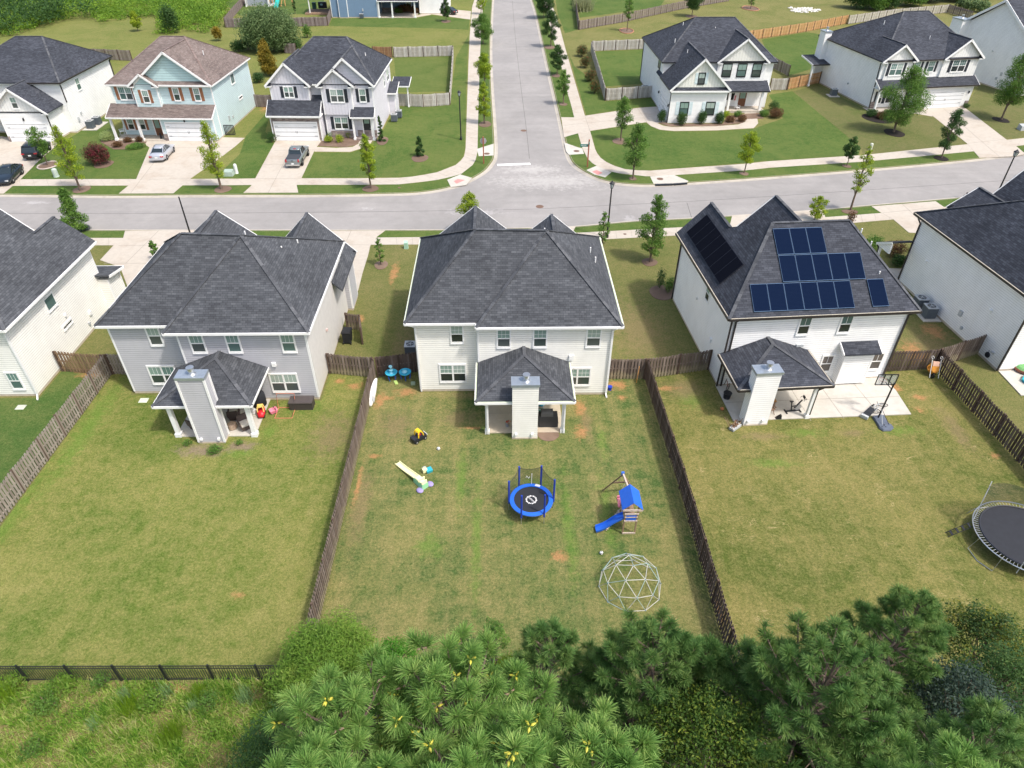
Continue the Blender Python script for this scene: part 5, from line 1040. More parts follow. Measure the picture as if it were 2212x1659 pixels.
def ac_unit(label, x, y, s=.42, h=.95, group='air conditioner units beside the houses', rz=0, light=False):
    r = thing('air_conditioner', label, 'air conditioner', (x, y, .08), rz, group)
    b = MB().box(-s, s, -s, s, .04, h); 
    for i in range(14): z = .08+i*(h-.16)/13; b.box(-s-.012, s+.012, -s-.012, s+.012, z, z+.028)
    b.build('casing', m_acg, r); MB().box(-s-.03, s+.03, -s-.03, s+.03, h, h+.05).build('top_frame', m_acl, r)
    f = MB().cyl((0, 0), s*.78, h+.051, h+.06, 20).build('fan_opening', m_black, r); g = MB()
    for k in range(3): g.ring((0, 0, h+.075), s*(.25+.25*k), .007, 20, 4)
    for k in range(5): a = 2*PI*k/5; g.bar((0, 0, h+.065), (s*.72*math.cos(a), s*.72*math.sin(a), h+.065), .05, .006)
    g.cyl((0, 0), .07, h+.06, h+.09, 10); g.build('fan_guard', m_acl, f)
    return r
def pad(x0, x1, y0, y1): plate('equipment_pad', [(x0, y0), (x1, y0), (x1, y1), (x0, y1)], -.05, .08, m_concW)
pad(34.3, 35.75, 45.9, 48.6); ac_unit('nearer gray air conditioner on the pad beside the right edge house', 34.95, 46.65); ac_unit('farther gray air conditioner on the pad beside the right edge house', 34.85, 48.0)
ac_unit('gray air conditioner on the side lawn nearest the pale gray house corner', -14.55, 98.2, .4, .9); ac_unit('second gray air conditioner behind it beside the pale gray house', -14.1, 99.9, .4, .9)
pad(-56.2, -54.3, 94.6, 98.2); ac_unit('nearer dark air conditioner beside the white house at the left edge across the street', -55.35, 95.5); ac_unit('farther dark air conditioner beside the white house at the left edge across the street', -55.2, 97.1)
pad(51.4, 53, 109.6, 111.2); ac_unit('gray air conditioner on the lawn left of the house with dark shutters', 52.2, 110.4); ac_unit('dark air conditioner behind the picket fence beside the corner farmhouse', 22.9, 111.5, .5, 1.1)
ac_unit('small gray air conditioner beside the slate blue house', -30.6, 172.5, .4, .85); ac_unit('air conditioner with a pale top left of the middle house', -6.75, 42.0, .38, .85)

# ---------------------------------------------------------------- cars
m_tyre = flat('tyre', (.018, .018, .018), .8); m_rim = flat('rim', (.45, .46, .47), .35, .6); m_cglass = glassy('car_glass', (.02, .03, .035), .05); m_red = flat('tail_red', (.45, .02, .03), .3); m_plate = flat('number_plate', (.75, .76, .74), .5)
def paint(name, c, metal=.4):
    q = N(name, .28, .5); q.b.inputs['Metallic'].default_value = metal; q.b.inputs['Coat Weight'].default_value = .6; q.b.inputs['Coat Roughness'].default_value = .06; return q.col(c)
def ringy(x, w_, z0, z1, z2, k=.93):   # cross section: sill, flank, shoulder, deck
    pts = [(w_*.80, z0), (w_*.97, z0+.06), (w_, (z0+z1)/2), (w_*.985, z1-.06), (w_*k, z1), (w_*.6, z2), (w_*.2, z2+.01)]
    return [(x, y, z) for y, z in pts]+[(x, -y, z) for y, z in pts[::-1]]
def car(label, cat, kind, mat, rear, front, side, name):
    d = (front-rear); rz = math.atan2(d.y, d.x); n = Vector((-math.sin(rz), math.cos(rz), 0)); hw = .90 if kind != 'truck' else .94
    c = (rear+front)/2-n*side*(hw-.08); r = thing(name, label, cat, (c.x, c.y, .03), rz); b = MB(); gl = MB(); rf = MB()
    if kind == 'sedan':
        st = [(-2.38, .70, .38, .72, .74), (-2.30, .82, .28, .88, .97), (-1.75, .90, .22, .90, 1.02), (-1.0, hw, .2, .90, .96), (0, hw, .2, .88, .93), (.85, hw, .2, .86, .94), (1.6, .89, .22, .80, .86), (2.15, .84, .25, .70, .74), (2.38, .70, .34, .58, .60)]
        gb = [(-1.85, .74, .97), (.95, .76, .93)]; gt = [(-1.05, .58, 1.40), (.10, .60, 1.43)]; wx = 1.38; wr = .33
    elif kind == 'suv':
        st = [(-2.30, .78, .42, .90, .92), (-2.25, .88, .32, .98, 1.0), (-1.6, .92, .26, 1.0, 1.03), (0, .93, .25, 1.0, 1.02), (1.0, .93, .25, .98, 1.04), (1.7, .92, .27, .95, 1.0), (2.25, .86, .3, .84, .88), (2.40, .76, .4, .7, .72)]
        gb = [(-2.22, .80, .99), (1.15, .80, 1.0)]; gt = [(-1.85, .66, 1.66), (.35, .66, 1.68)]; wx = 1.4; wr = .37
    else:
        st = [(-2.75, .86, .50, 1.02, 1.03), (-2.70, .90, .42, 1.05, 1.06), (-1.2, .93, .40, 1.05, 1.06), (-.9, .94, .38, 1.05, 1.06), (.9, .94, .38, 1.03, 1.06), (1.5, .93, .40, 1.02, 1.10), (2.3, .91, .42, .96, 1.03), (2.62, .82, .5, .85, .90)]
        gb = [(-1.05, .80, 1.04), (1.05, .80, 1.05)]; gt = [(-.75, .66, 1.62), (.40, .66, 1.66)]; wx = 1.65; wr = .40
    b.loft([ringy(*q) for q in st]).build('body', mat, r, True)
    (x0, w0, z0), (x1, w1, z1) = gb; (x2, w2, z2), (x3, w3, z3) = gt
    P_ = [(x0, -w0, z0-.03), (x1, -w1, z1-.03), (x1, w1, z1-.03), (x0, w0, z0-.03), (x2, -w2, z2), (x3, -w3, z3), (x3, w3, z3), (x2, w2, z2)]
    gl.convex(P_, [(0, 1, 2, 3), (4, 5, 6, 7), (0, 1, 5, 4), (1, 2, 6, 5), (2, 3, 7, 6), (3, 0, 4, 7)]).build('window', m_cglass, r)
    xm = (x2+x3)/2; R_ = []
    for x, w_, z in ((x2-.12, w2-.03, z2-.06), (x2+.02, w2+.03, z2+.02), (xm, w2+.04, max(z2, z3)+.055), (x3-.02, w3+.03, z3+.02), (x3+.10, w3-.03, z3-.05)):
        R_.append([(x, -w_, z-.03), (x, -w_*.5, z+.015), (x, w_*.5, z+.015), (x, w_, z-.03), (x, w_*.9, z-.06), (x, -w_*.9, z-.06)])
    rf.loft(R_).build('roof', mat, r, True); p = MB()
    for s in (-1, 1):
        p.bar((x0, s*w0, z0-.02), (x2, s*(w2+.015), z2), .07, .07); p.bar((x1, s*w1, z1-.02), (x3, s*(w3+.015), z3), .06, .06); xb = (x0+x1)/2-.1; p.bar((xb, s*(w0+.01), z0-.02), (xb-.02, s*(w2+.02), z2+.01), .06, .05)
        if kind != 'truck': xb = x0+.75; p.bar((xb, s*(w0+.01), z0-.02), (xb+.15, s*(w2+.02), z2+.01), .05, .05)
        MB().ell((x1-.35, s*(hw+.08), z1+.02), (.10, .10, .08), 8, 6).build('mirror', mat, r)
        for fx in (-1, 1):
            wl = thing('w', None, None); bpy.data.objects.remove(wl)
            y = s*(hw-.10); t = MB().lathe((fx*wx, y-s*.12, wr), [(wr*.6, 0), (wr*.97, .01), (wr, .05), (wr, .19), (wr*.97, .235), (wr*.62, .245)], 20, axis=(0, s, 0)).build('wheel', m_tyre, r, True)
            k = MB().lathe((fx*wx, y-s*.12, wr), [(wr*.60, .235), (wr*.55, .225), (.07, .26), (.02, .262)], 14, axis=(0, s, 0)); k.build('rim', m_rim, t)
            a_ = MB(); a_.ring((fx*wx, s*(hw-.025), wr+.01), wr+.035, .028, 22, 5, (0, 1, 0)); a_.build('wheel_arch', m_black if kind == 'truck' else mat, r)
        xr = st[0][0]; zr = st[1][3]-.14
        MB().obb((xr+.05, s*(st[1][1]-.17), zr), (1, 0, 0), (0, 1, 0), (0, 0, 1), .07, .17 if kind != 'truck' else .08, .07 if kind != 'truck' else .15).build('tail_light', m_red, r)
        MB().obb((st[-1][0]-.10, s*(st[-1][1]-.07), st[-2][3]-.10), (1, 0, 0), (0, 1, 0), (0, 0, 1), .09, .15, .06).build('headlight', m_pane3 if 0 else flat('headlight', (.6, .62, .62), .2), r)
    p.build('pillar', mat, r)
    MB().obb((st[0][0]-.015, 0, .62 if kind != 'truck' else .55), (1, 0, 0), (0, 1, 0), (0, 0, 1), .02, .16, .075).build('number_plate', m_plate, r)
    MB().obb((st[0][0]+.0, 0, .42), (1, 0, 0), (0, 1, 0), (0, 0, 1), .07, hw-.14, .09).build('bumper', mat if kind != 'truck' else m_steel, r)
    if kind == 'truck':
        MB().slab([(-2.68, -.80, 1.10), (-1.02, -.80, 1.10), (-1.02, .80, 1.10), (-2.68, .80, 1.10)], .06).build('bed_cover', flat('tonneau', (.045, .05, .06), .7), r)
        MB().obb((-2.78, 0, .93), (1, 0, 0), (0, 1, 0), (0, 0, 1), .015, .12, .03).build('tailgate_handle', m_black, r); MB().box(-.79, -.70, -.16, .16, 1.60, 1.70).build('brake_light', m_red, r)
    if kind == 'suv':
        for s in (-1, 1): MB().bar((-1.5, s*.60, 1.74), (.2, s*.60, 1.75), .04, .05).build('roof_rail', m_steel, r)
    return r
car('silver sedan parked on the driveway of the pale blue house', 'car', 'sedan', paint('silver', (.50, .52, .57)), S('M', 1397, 1368), S('M', 1483, 1268), -1, 'parked_car')
car('gray pickup truck with a black bed cover in front of the stone-faced garage', 'pickup truck', 'truck', paint('gray_green', (.22, .25, .26)), S('N', 468, 1418), S('N', 541, 1293), -1, 'pickup_truck')
car('black SUV half hidden by a small tree, parked before the leftmost garage', 'suv', 'suv', paint('black', (.010, .014, .02), .2), G(85.3, 346.5), G(113.4, 320), -1, 'parked_suv')
car('dark sedan facing the street at the left edge of the photo', 'car', 'sedan', paint('dark', (.012, .02, .03), .2), G(54.6, 371.2), G(24.3, 402), 1, 'parked_car')
car('black car on the driveway at the top beside the slate blue house', 'car', 'sedan', paint('black2', (.012, .012, .014), .2), S('N', 1762, 131), S('N', 1613, 114), 1, 'parked_car')

# ---------------------------------------------------------------- middle backyard
def Z(x0, y0, k, x, y, z=0.0): return G((x0+x*k)/1.1302, (y0+y*k)/1.1302, z)
m_bl = flat('play_blue', (.02, .13, .62), .45, var=.06); m_bld = flat('deep_blue', (.012, .045, .38), .5, var=.06); m_mat = flat('mat_black', (.020, .022, .028), .8); m_net = netting('net', (.035, .045, .04), .42)
m_wht = flat('white_mark', (.75, .75, .75), .7)
T1 = lambda x, y, z=0: Z(1220, 1120, .09644, x, y, z)
c = T1(800, 1035, .78); R_ = (T1(1345, 1000, .78)-T1(245, 1000, .78)).length/2
r = thing('trampoline', 'round blue-rimmed trampoline with blue poles in the middle backyard', 'trampoline', (c.x, c.y, 0))
MB().cyl((0, 0), R_*.83, .755, .775, 40).build('jumping_mat', m_mat, r)
pd = MB(); n = 40; i0 = 0; ri, ro = R_*.80, R_
for k in range(n):
    a0, a1 = 2*PI*k/n, 2*PI*(k+1)/n; q = lambda rr, a, z: (rr*math.cos(a), rr*math.sin(a), z)
    pd.convex([q(ri, a0, .79), q(ro, a0, .76), q(ro, a1, .76), q(ri, a1, .79), q(ri, a0, .83), q(ro, a0, .81), q(ro, a1, .81), q(ri, a1, .83)], [(0, 1, 2, 3), (4, 5, 6, 7), (0, 1, 5, 4), (1, 2, 6, 5), (2, 3, 7, 6), (3, 0, 4, 7)])
pd.build('safety_pad', m_bl, r); MB().ring((0, 0, .74), R_*.97, .03, 40).build('frame_ring', m_steel, r)
an = [math.radians(60*k+2) for k in range(6)]; tp = [Vector((R_*1.03*math.cos(a), R_*1.03*math.sin(a), 0)) for a in an]
for p in tp: MB().tube([p+Vector((0, 0, .0)), p+Vector((0, 0, .75))], .022, 6).build('leg', m_steel, r); MB().tube([p+Vector((0, 0, .55)), p+Vector((0, 0, 2.35))], .055, 8).build('pole', m_bld, r)
for i, j in ((0, 1), (1, 2), (2, 3)):
    a, b = tp[i], tp[j]; s1, s2 = Vector((0, 0, .8)), Vector((0, 0, 2.25)); N_ = 8; nb = MB()
    top = [a.lerp(b, t/N_)+s2-Vector((0, 0, .14*math.sin(PI*t/N_))) for t in range(N_+1)]; bot = [(a.lerp(b, t/N_)).normalized()*R_*.98+s1 for t in range(N_+1)]
    for t in range(N_): nb.poly([bot[t], bot[t+1], top[t+1], top[t]])
    nb.build('safety_net', m_net, r); MB().tube(top, .013, 5).build('net_edge', m_black, r)
z_ = MB(); z_.bar((.05, R_*.93, .85), (.06, R_*.89, 1.75), .035, .02); z_.build('zip', m_wht, r)
lg = MB(); lr = R_*.23
for k in range(20):
    a0, a1 = 2*PI*(k+.12)/20, 2*PI*(k+.75)/20; w_ = .05 if k % 2 else .03; q = lambda rr, a: (rr*math.cos(a), rr*math.sin(a), .782)
    lg.slab([q(lr-w_, a0), q(lr+w_, a0), q(lr+w_, a1), q(lr-w_, a1)], .006)
lgo = lg.build('printed_ring', m_wht, r); text('ZUPAPA', R_*.125, (0, 0, .785), (0, 0, rad(-52)), m_wht, r, 'printed_lettering'); text('Z', .30, (-.16, R_*.90, 1.45), (PI/2, rad(-70), 0), m_wht, r, 'net_lettering')
MB().obb((R_*.33, R_*.84, .835), (.93, -.38, 0), (.38, .93, 0), (0, 0, 1), .15, .08, .006).build('warning_label', m_wht, r)
tag(r, group=None)

m_wood = board('play_timber', [(.24, .15, .10), (.32, .22, .15)]); m_woodl = board('pale_timber', [(.46, .37, .30), (.56, .47, .40)])
T2 = lambda x, y, z=0: Z(1430, 1130, .12056, x, y, z)
f0 = T2(740, 1430); f1 = T2(985, 1425); X0, X1, Y0 = f0.x, f1.x, f0.y; r = thing('swing_set', 'wooden playset with blue roof, blue slide and pink swing', 'playset', (X0, Y0, 0)); Wd = X1-X0
Ly = 1.15
for x in (0, Wd):
    for y in (0, Ly): MB().box(x-.035, x+.035, y-.035, y+.035, 0, 2.15).build('tower_post', m_wood, r)
b = MB(); b.box(-.03, Wd+.03, -.06, -.01, .02, .12); b.box(-.03, Wd+.03, -.08, -.03, 1.06, 1.16); b.box(-.05, Wd+.05, -.08, -.03, 1.62, 1.72); b.box(-.02, Wd+.02, -.07, -.03, 1.38, 1.44); b.box(-.03, Wd+.03, Ly+.03, Ly+.07, 1.06, 1.16)
b.box(-.18, Wd+.22, -.12, -.06, 1.95, 2.06)
b.build('tower_rail', m_woodl, r); MB().box(.03, Wd-.03, -.05, Ly, 1.08, 1.12).build('deck', m_wood, r); MB().box(.06, Wd-.06, -.055, -.03, 1.16, 1.62).build('tower_screen', m_bl, r)
rx = Wd/2; e = MB(); e.slab([(rx-.56, -.12, 2.08), (rx, -.12, 2.62), (rx, Ly+.12, 2.62), (rx-.56, Ly+.12, 2.08)], .02); e.slab([(rx+.56, -.12, 2.08), (rx, -.12, 2.62), (rx, Ly+.12, 2.62), (rx+.56, Ly+.12, 2.08)], .02); e.build('tent_roof', m_bl, r)
ap = T2(755, 235, 2.25)-Vector((X0, Y0, 0)); a1 = T2(350, 555)-Vector((X0, Y0, 0)); a2 = T2(960, 530)-Vector((X0, Y0, 0))
MB().bar((rx, Ly-.1, 2.24), ap+Vector((0, .1, 0)), .09, .13).build('swing_beam', m_woodl, r); MB().bar(a1, ap, .08).build('leg', m_wood, r); MB().bar(a2, ap, .08).build('leg', m_wood, r)
MB().bar(a1.lerp(ap, .5), a2.lerp(ap, .5), .05, .08).build('cross_bar', m_wood, r); MB().box(ap.x-.08, ap.x+.08, ap.y, ap.y+.12, ap.z-.1, ap.z+.12).build('bracket', m_bl, r)
sx, sy = rx-.12, (Ly+ap.y)/2-.15; m_pink = flat('pink', (.75, .22, .30), .5); sw = MB(); sw.loft([[(sx-.28, sy-.22, .55), (sx+.18, sy-.22, .55), (sx+.18, sy+.2, .55), (sx-.28, sy+.2, .55)], [(sx-.34, sy-.28, .72), (sx+.24, sy-.28, .72), (sx+.24, sy+.28, .95), (sx-.34, sy+.28, .95)]]); sw.box(sx-.34, sx+.24, sy+.2, sy+.28, .7, 1.05)
so_ = sw.build('swing_seat', m_pink, r); ch = MB()
for x in (sx-.3, sx+.2): ch.tube([(x, sy, .8), (x*.5+rx*.5, sy+.05, 2.2)], .010, 4)
ch.build('rope', m_wht, so_)
sa = Vector((-.02, .25, 1.10)); sb = T2(200, 1345, .18)-Vector((X0, Y0, 0)); sl = []; dirn = Vector((sb.x-sa.x, sb.y-sa.y, 0)).normalized(); pn = Vector((-dirn.y, dirn.x, 0))
for k in range(13):
    t = k/12; p = sa.lerp(sb, t); p.z = sa.z*(1-t)+sb.z*t+.07*math.sin(2*PI*t*1.0)+(.08*(1-t)**4); w_ = .22
    sl.append([p-pn*w_+Vector((0, 0, .12)), p-pn*(w_-.04)+Vector((0, 0, .12)), p-pn*(w_-.07), p+pn*(w_-.07), p+pn*(w_-.04)+Vector((0, 0, .12)), p+pn*w_+Vector((0, 0, .12)), p+pn*(w_-.02)-Vector((0, 0, .05)), p-pn*(w_-.02)-Vector((0, 0, .05))])
MB().loft(sl).build('slide', m_bl, r)
ld = MB(); q0 = Vector((-.02, Ly-.1, 1.1)); q1 = Vector((-1.0, .45, 0.05)); 
for s in (0, .45): ld.bar(q0+Vector((.1, -s*.6, 0)), q1+Vector((.1, -s*.6, 0)), .05)
for k in range(6): t = (k+.5)/6; ld.bar(q0.lerp(q1, t)+Vector((.1, .05, .03)), q0.lerp(q1, t)+Vector((.1, -.33, .03)), .10, .03)
ld.build('ladder', m_woodl, r)

# geodesic climbing dome: one strut a mesh of its own
bm = bmesh.new(); bmesh.ops.create_icosphere(bm, subdivisions=1, radius=1)
bm2 = bmesh.new(); bmesh.ops.create_icosphere(bm2, subdivisions=2, radius=1)
R_ = 1.62; c = G(1360.5, 1264); r = thing('climbing_dome', 'geodesic climbing dome of pale metal bars at the bottom of the middle backyard', 'climbing frame', (c.x, c.y, .02), rad(20))
m_bar = flat('dome_bar', (.56, .55, .50), .4, .2); m_barg = flat('dome_bar_teal', (.34, .45, .42), .4, .2); m_hub = flat('dome_hub', (.10, .20, .26), .5)
k = 0; hubs = set()
for ed in bm2.edges:
    a, b = ed.verts[0].co, ed.verts[1].co
    if a.z > -.08 and b.z > -.08:
        k += 1; MB().tube([a*R_, b*R_], .017, 6).build('strut', m_barg if (k*7) % 3 == 0 else m_bar, r); hubs.add(tuple(a)); hubs.add(tuple(b))
for p in hubs: MB().ell(Vector(p)*R_, .035, 8, 5).build('joint', m_hub, r)
bm.free(); bm2.free()

# ride-on truck
T3 = lambda x, y, z=0: Z(930, 1040, .1085, x, y, z)
m_yel = flat('toy_yellow', (.80, .52, .02), .45, var=.05); m_tb = flat('toy_black', (.018, .02, .028), .45)
a, b = T3(768, 425), T3(968, 305); d = b-a; r = thing('toy_truck', 'yellow and black ride-on toy truck on the lawn', 'toy car', (a+b)/2+Vector((-.05, .22, 0)), math.atan2(d.y, d.x))
MB().loft([[(-.52, -.22, .14), (-.52, .22, .14), (-.52, .24, .40), (-.52, -.24, .40)], [(.30, -.24, .12), (.30, .24, .12), (.30, .26, .42), (.30, -.26, .42)], [(.50, -.20, .14), (.50, .20, .14), (.50, .20, .34), (.50, -.20, .34)]]).build('body', m_tb, r)
MB().box(-.50, -.12, -.20, .20, .401, .41).build('truck_bed', m_mat, r); y = MB()
for s in (-1, 1): y.tube([(-.16, s*.21, .38), (-.13, s*.20, .70), (-.02, s*.17, .82)], .045, 6); y.tube([(.24, s*.21, .40), (.18, s*.20, .66), (.08, s*.17, .82)], .045, 6)
y.loft([[(-.16, -.19, .78), (-.16, .19, .78), (-.10, .17, .86), (-.10, -.17, .86)], [(.16, -.19, .78), (.16, .19, .78), (.12, .17, .86), (.12, -.17, .86)]]); y.build('cab', m_yel, r)
MB().box(-.02, .16, -.10, .10, .405, .46).build('seat', m_red, r); MB().obb((.53, 0, .28), (1, 0, 0), (0, 1, 0), (0, 0, 1), .015, .2, .05).build('front_grille', m_plate, r)
for s in (-1, 1):
    for x in (-.34, .34): w_ = MB().lathe((x, s*.19, .12), [(.12, 0), (.12, .08)], 14, axis=(0, s, 0)).build('wheel', m_tyre, r); MB().lathe((x, s*.19, .12), [(.06, .081), (.03, .09)], 10, axis=(0, s, 0)).build('rim', m_rim, w_)
# inflatable-style water slide
m_py = flat('pale_yellow', (.84, .80, .45), .6, var=.05); m_pg = flat('pale_green', (.30, .62, .36), .6, var=.05); m_pp = flat('soft_purple', (.30, .25, .48), .6, var=.05)
a, b, t_ = T3(370, 830, .05), T3(790, 1225, .08), T3(1000, 1400, 0); d = (t_-a); rz = math.atan2(d.y, d.x); o = Vector((t_.x, t_.y, 0)); r = thing('toy_slide', 'long pale yellow toddler slide with a green and purple end lying on the lawn', 'slide', o, rz); L = d.length
sec = []
for k in range(11): x = -L+L*.72*k/10; z = .05+.27*(k/10)**1.6; sec.append([(x, -.19, z+.07), (x, -.15, z+.07), (x, -.13, z), (x, .13, z), (x, .15, z+.07), (x, .19, z+.07), (x, .18, z-.04), (x, -.18, z-.04)])
MB().loft(sec).build('slide', m_py, r); MB().loft([[(-L*.32, -.21, .0), (-L*.32, .21, .0), (-L*.32, .19, .34), (-L*.32, -.19, .34)], [(.04, -.26, .0), (.04, .26, .0), (.02, .2, .38), (.02, -.2, .38)]]).build('slide_base', m_pg, r)
y = MB(); y.box(-L*.27, .0, -.17, .17, .385, .44); y.box(-.38, -.30, -.24, .24, .42, .58); y.box(-.12, -.04, -.2, .2, .42, .55); y.build('handrail', m_py, r)
for s in (-1, 1): MB().ell((-.02, s*.38, .08), (.24, .20, .09), 12, 6).build('foot', m_pp, r)
# small things on the lawn
def ball(label, p, rr=.11):
    r = thing('soccer_ball', label, 'ball', (p.x, p.y, 0)); MB().ell((0, 0, rr), rr, 18, 12).build('ball_skin', m_wht, r, True)
    q = MB()
    for v in ((0, 0, 1), (.8, .3, .5), (-.6, .6, .5), (-.3, -.8, .5), (.6, -.7, .35)): v = Vector(v).normalized(); q.lathe(Vector((0, 0, rr))+v*(rr-.004), [(.034, 0), (.030, .007)], 5, axis=v)
    q.build('patch', m_tb, r)
ball('white and black ball beside the ride-on truck', T3(1297, 535)); ball('white ball near the climbing dome', Z(1440, 1340, .1085, 258, 115), .10)
m_teal = flat('teal', (.03, .36, .44), .45, var=.06); m_sky = flat('water_blue', (.06, .46, .66), .35, var=.06); p = T3(1060, 1030)
r = thing('toy_cart', 'small teal and cream toy on the lawn beside the long slide', 'toy', p, .5); MB().loft([[(-.10, -.16, 0), (.22, -.16, 0), (.22, .14, 0), (-.10, .14, 0)], [(-.12, -.19, .2), (.26, -.19, .2), (.26, .16, .22), (-.12, .16, .22)]]).build('tub', m_teal, r); MB().box(-.32, -.05, -.05, .22, .05, .30).build('box', m_py, r); MB().ring((-.2, .1, .36), .13, .02, 14, 5, (0, 1, .3)).build('handle', m_acl, r)
def water_table(label, p, rz, big):
    r = thing('water_table', label, 'water table', p, rz, 'blue water tables by the fence')
    for s in (-1, 1):
        for t in (-1, 1): MB().tube([(s*.2, t*.2, 0), (s*.26, t*.26, .42)], .03, 6).build('leg', m_bl, r)
    MB().lathe((0, 0, .40), [(.16, 0), (.34, .10), (.42, .22), (.44, .24), (.38, .24), (.33, .15), (.1, .12)], 22).build('basin', m_sky, r)
    t = MB(); t.lathe((0, .05, .52), [(.14, 0), (.08, .12), (.16, .30), (.05, .33), (.05, .52), (.14, .56), (.13, .62)] if big else [(.12, 0), (.20, .10), (.16, .16), (.05, .2)], 14); t.build('fountain', flat('pale_blue', (.30, .66, .78), .4), r)
water_table('blue water table with a tall tower, left of its twin by the fence', S('C', 1235, 262), .3, True); water_table('low round blue water table, nearer the middle house', S('C', 1350, 258), .9, False)
p = S('C', 1268, 296); o = MB().loft([[(-.09, -.2, 0), (.09, -.2, 0), (.09, .2, 0), (-.09, .2, 0)], [(-.11, -.22, .1), (.11, -.22, .1), (.11, .22, .1), (-.11, .22, .1)]]).build('toy_tray', flat('lime', (.45, .60, .18))); o.location = p; o.rotation_euler = (0, 0, .4); tag(o, 'small lime green tray in front of the tall water table', 'toy')
p0, p1 = S('C', 1048, 488, .12), S('C', 1098, 262, .95); r = thing('kayak', 'white plastic kayak leaning against the brown fence', 'kayak', (p0.x, p0.y, 0)); d = p1-Vector((p0.x, p0.y, .12)); sec = []
for k in range(13):
    t = k/12; w_ = .34*math.sin(PI*(t*.94+.03))**.55; cc = Vector((0, 0, .12))+d*t; up = Vector((.82, 0, .55)); sd_ = Vector((-.35, 0, .93)).normalized()
    sec.append([cc+sd_*w_*math.cos(a)+up*(.13*math.sin(a) if math.sin(a) > 0 else .05*math.sin(a)) for a in [2*PI*j/12 for j in range(12)]])
hull = MB().loft(sec).build('hull', flat('kayak_white', (.78, .78, .78), .45, var=.04), r, True); MB().loft([[q*.0+(Vector((0, 0, .12))+d*t)+Vector((.13, 0, .075))+Vector((-.35, 0, .93)).normalized()*(.16*s) for s in (-1, 1)]+[(Vector((0, 0, .12))+d*t)+Vector((.16, 0, .095))+Vector((-.35, 0, .93)).normalized()*(.16*s) for s in (1, -1)] for t, q in ((.15, d), (.30, d))]).build('ribbed_panel', m_acl, hull)
o = MB().lathe((0, 0, 0), [(.12, 0), (.16, .3), (.17, .31), (.14, .30)], 16).build('bucket', m_bld); o.location = S('D', 997, 352); tag(o, 'blue bucket at the corner of the middle house', 'bucket')
p = S('D', 1222, 292); o = MB().tube([(0, 0, 0), (.12, .28, 1.25)], .025, 6).build('orange_pole', flat('orange_pole', (.55, .25, .06))); o.location = p; tag(o, 'orange pole leaning on the brown fence right of the middle house', 'pole')
# on the middle patio
def covered_grill(label, x, y, w_, d_, h_, lid=True, mat=None, rz=0):
    r = thing('covered_grill', label, 'grill', (x, y, .07), rz); m = mat or flat('grill_cover', (.035, .037, .042), .55)
    MB().loft([[(-w_, -d_, 0), (w_, -d_, 0), (w_, d_, 0), (-w_, d_, 0)], [(-w_*1.03, -d_*1.02, h_*.4), (w_*1.02, -d_, h_*.4), (w_, d_, h_*.4), (-w_, d_, h_*.4)], [(-w_*.95, -d_*.9, h_*.78), (w_*.95, -d_*.9, h_*.78), (w_*.95, d_*.9, h_*.78), (-w_*.95, d_*.9, h_*.78)]]).build('cover_skirt', m, r)
    MB().loft([[(-w_*.78, -d_*.85, h_*.78), (w_*.5, -d_*.85, h_*.78), (w_*.5, d_*.85, h_*.78), (-w_*.78, d_*.85, h_*.78)], [(-w_*.76, -d_*.75, h_*.93), (w_*.48, -d_*.75, h_*.93), (w_*.48, d_*.8, h_), (-w_*.76, d_*.8, h_)], [(-w_*.66, -d_*.3, h_*1.03), (w_*.4, -d_*.3, h_*1.03), (w_*.4, d_*.5, h_*1.06), (-w_*.66, d_*.5, h_*1.06)]]).build('cover_hood', flat('grill_hood_cover', (.10, .10, .10), .6), r)
    return r
covered_grill('black covered grill on the middle patio, right of the chimney', 3.1, 33.85, .64, .33, 1.12)
r = thing('flower_pot', 'small pot of red flowers on the middle patio', 'flower pot', (.42, 33.65, .07)); MB().lathe((0, 0, 0), [(.10, 0), (.15, .26), (.13, .26)], 12).build('pot', flat('pot_gray', (.3, .3, .33)), r); f = MB()
for i in range(26): a = random.uniform(0, 6.3); q = random.uniform(.03, .2); f.ell((q*math.cos(a), q*math.sin(a), .3+random.uniform(0, .16)), .035, 5, 4)
f.build('flowers', board('flowers', [(.45, .02, .02), (.6, .08, .05), (.1, .2, .05), (.6, .55, .5)]), r)
def chair(label, cat, x, y, rz, z=.07, kind='wicker'):
    mw = flat('wicker_'+kind, (.085, .062, .055) if kind == 'wicker' else (.20, .13, .09), .8, sc=30, var=.3); r = thing('armchair' if kind == 'wicker' else 'chair', label, cat, (x, y, z), rz)
    if kind == 'wicker':
        MB().loft([[(-.30, -.32, .08), (.30, -.32, .08), (.26, .28, .08), (-.26, .28, .08)], [(-.36, -.36, .38), (.36, -.36, .38), (.32, .32, .38), (-.32, .32, .38)]]).build('seat', mw, r)
        MB().loft([[(-.36, .24, .38), (.36, .24, .38), (.33, .36, .38), (-.33, .36, .38)], [(-.34, .34, .92), (.34, .34, .92), (.30, .44, .92), (-.30, .44, .92)]]).build('backrest', mw, r)
        for s in (-1, 1): MB().box(min(s*.30, s*.38), max(s*.30, s*.38), -.34, .28, .38, .62).build('armrest', mw, r)
        MB().box(-.28, .28, -.32, .24, .385, .52).build('cushion', flat('cream_cushion', (.62, .58, .52), .9), r)
    else:
        MB().box(-.24, .24, -.22, .24, .42, .45).build('seat', mw, r); MB().box(-.23, .23, .22, .26, .60, .90).build('backrest', mw, r)
        for s in (-1, 1):
            MB().bar((s*.22, -.24, 0), (s*.22, .24, .62), .035).build('leg', mw, r); MB().bar((s*.22, .24, 0), (s*.22, -.20, .60), .035).build('leg', mw, r); MB().bar((s*.22, -.24, .62), (s*.22, .24, .62), .05, .03).build('armrest', mw, r)
    return r
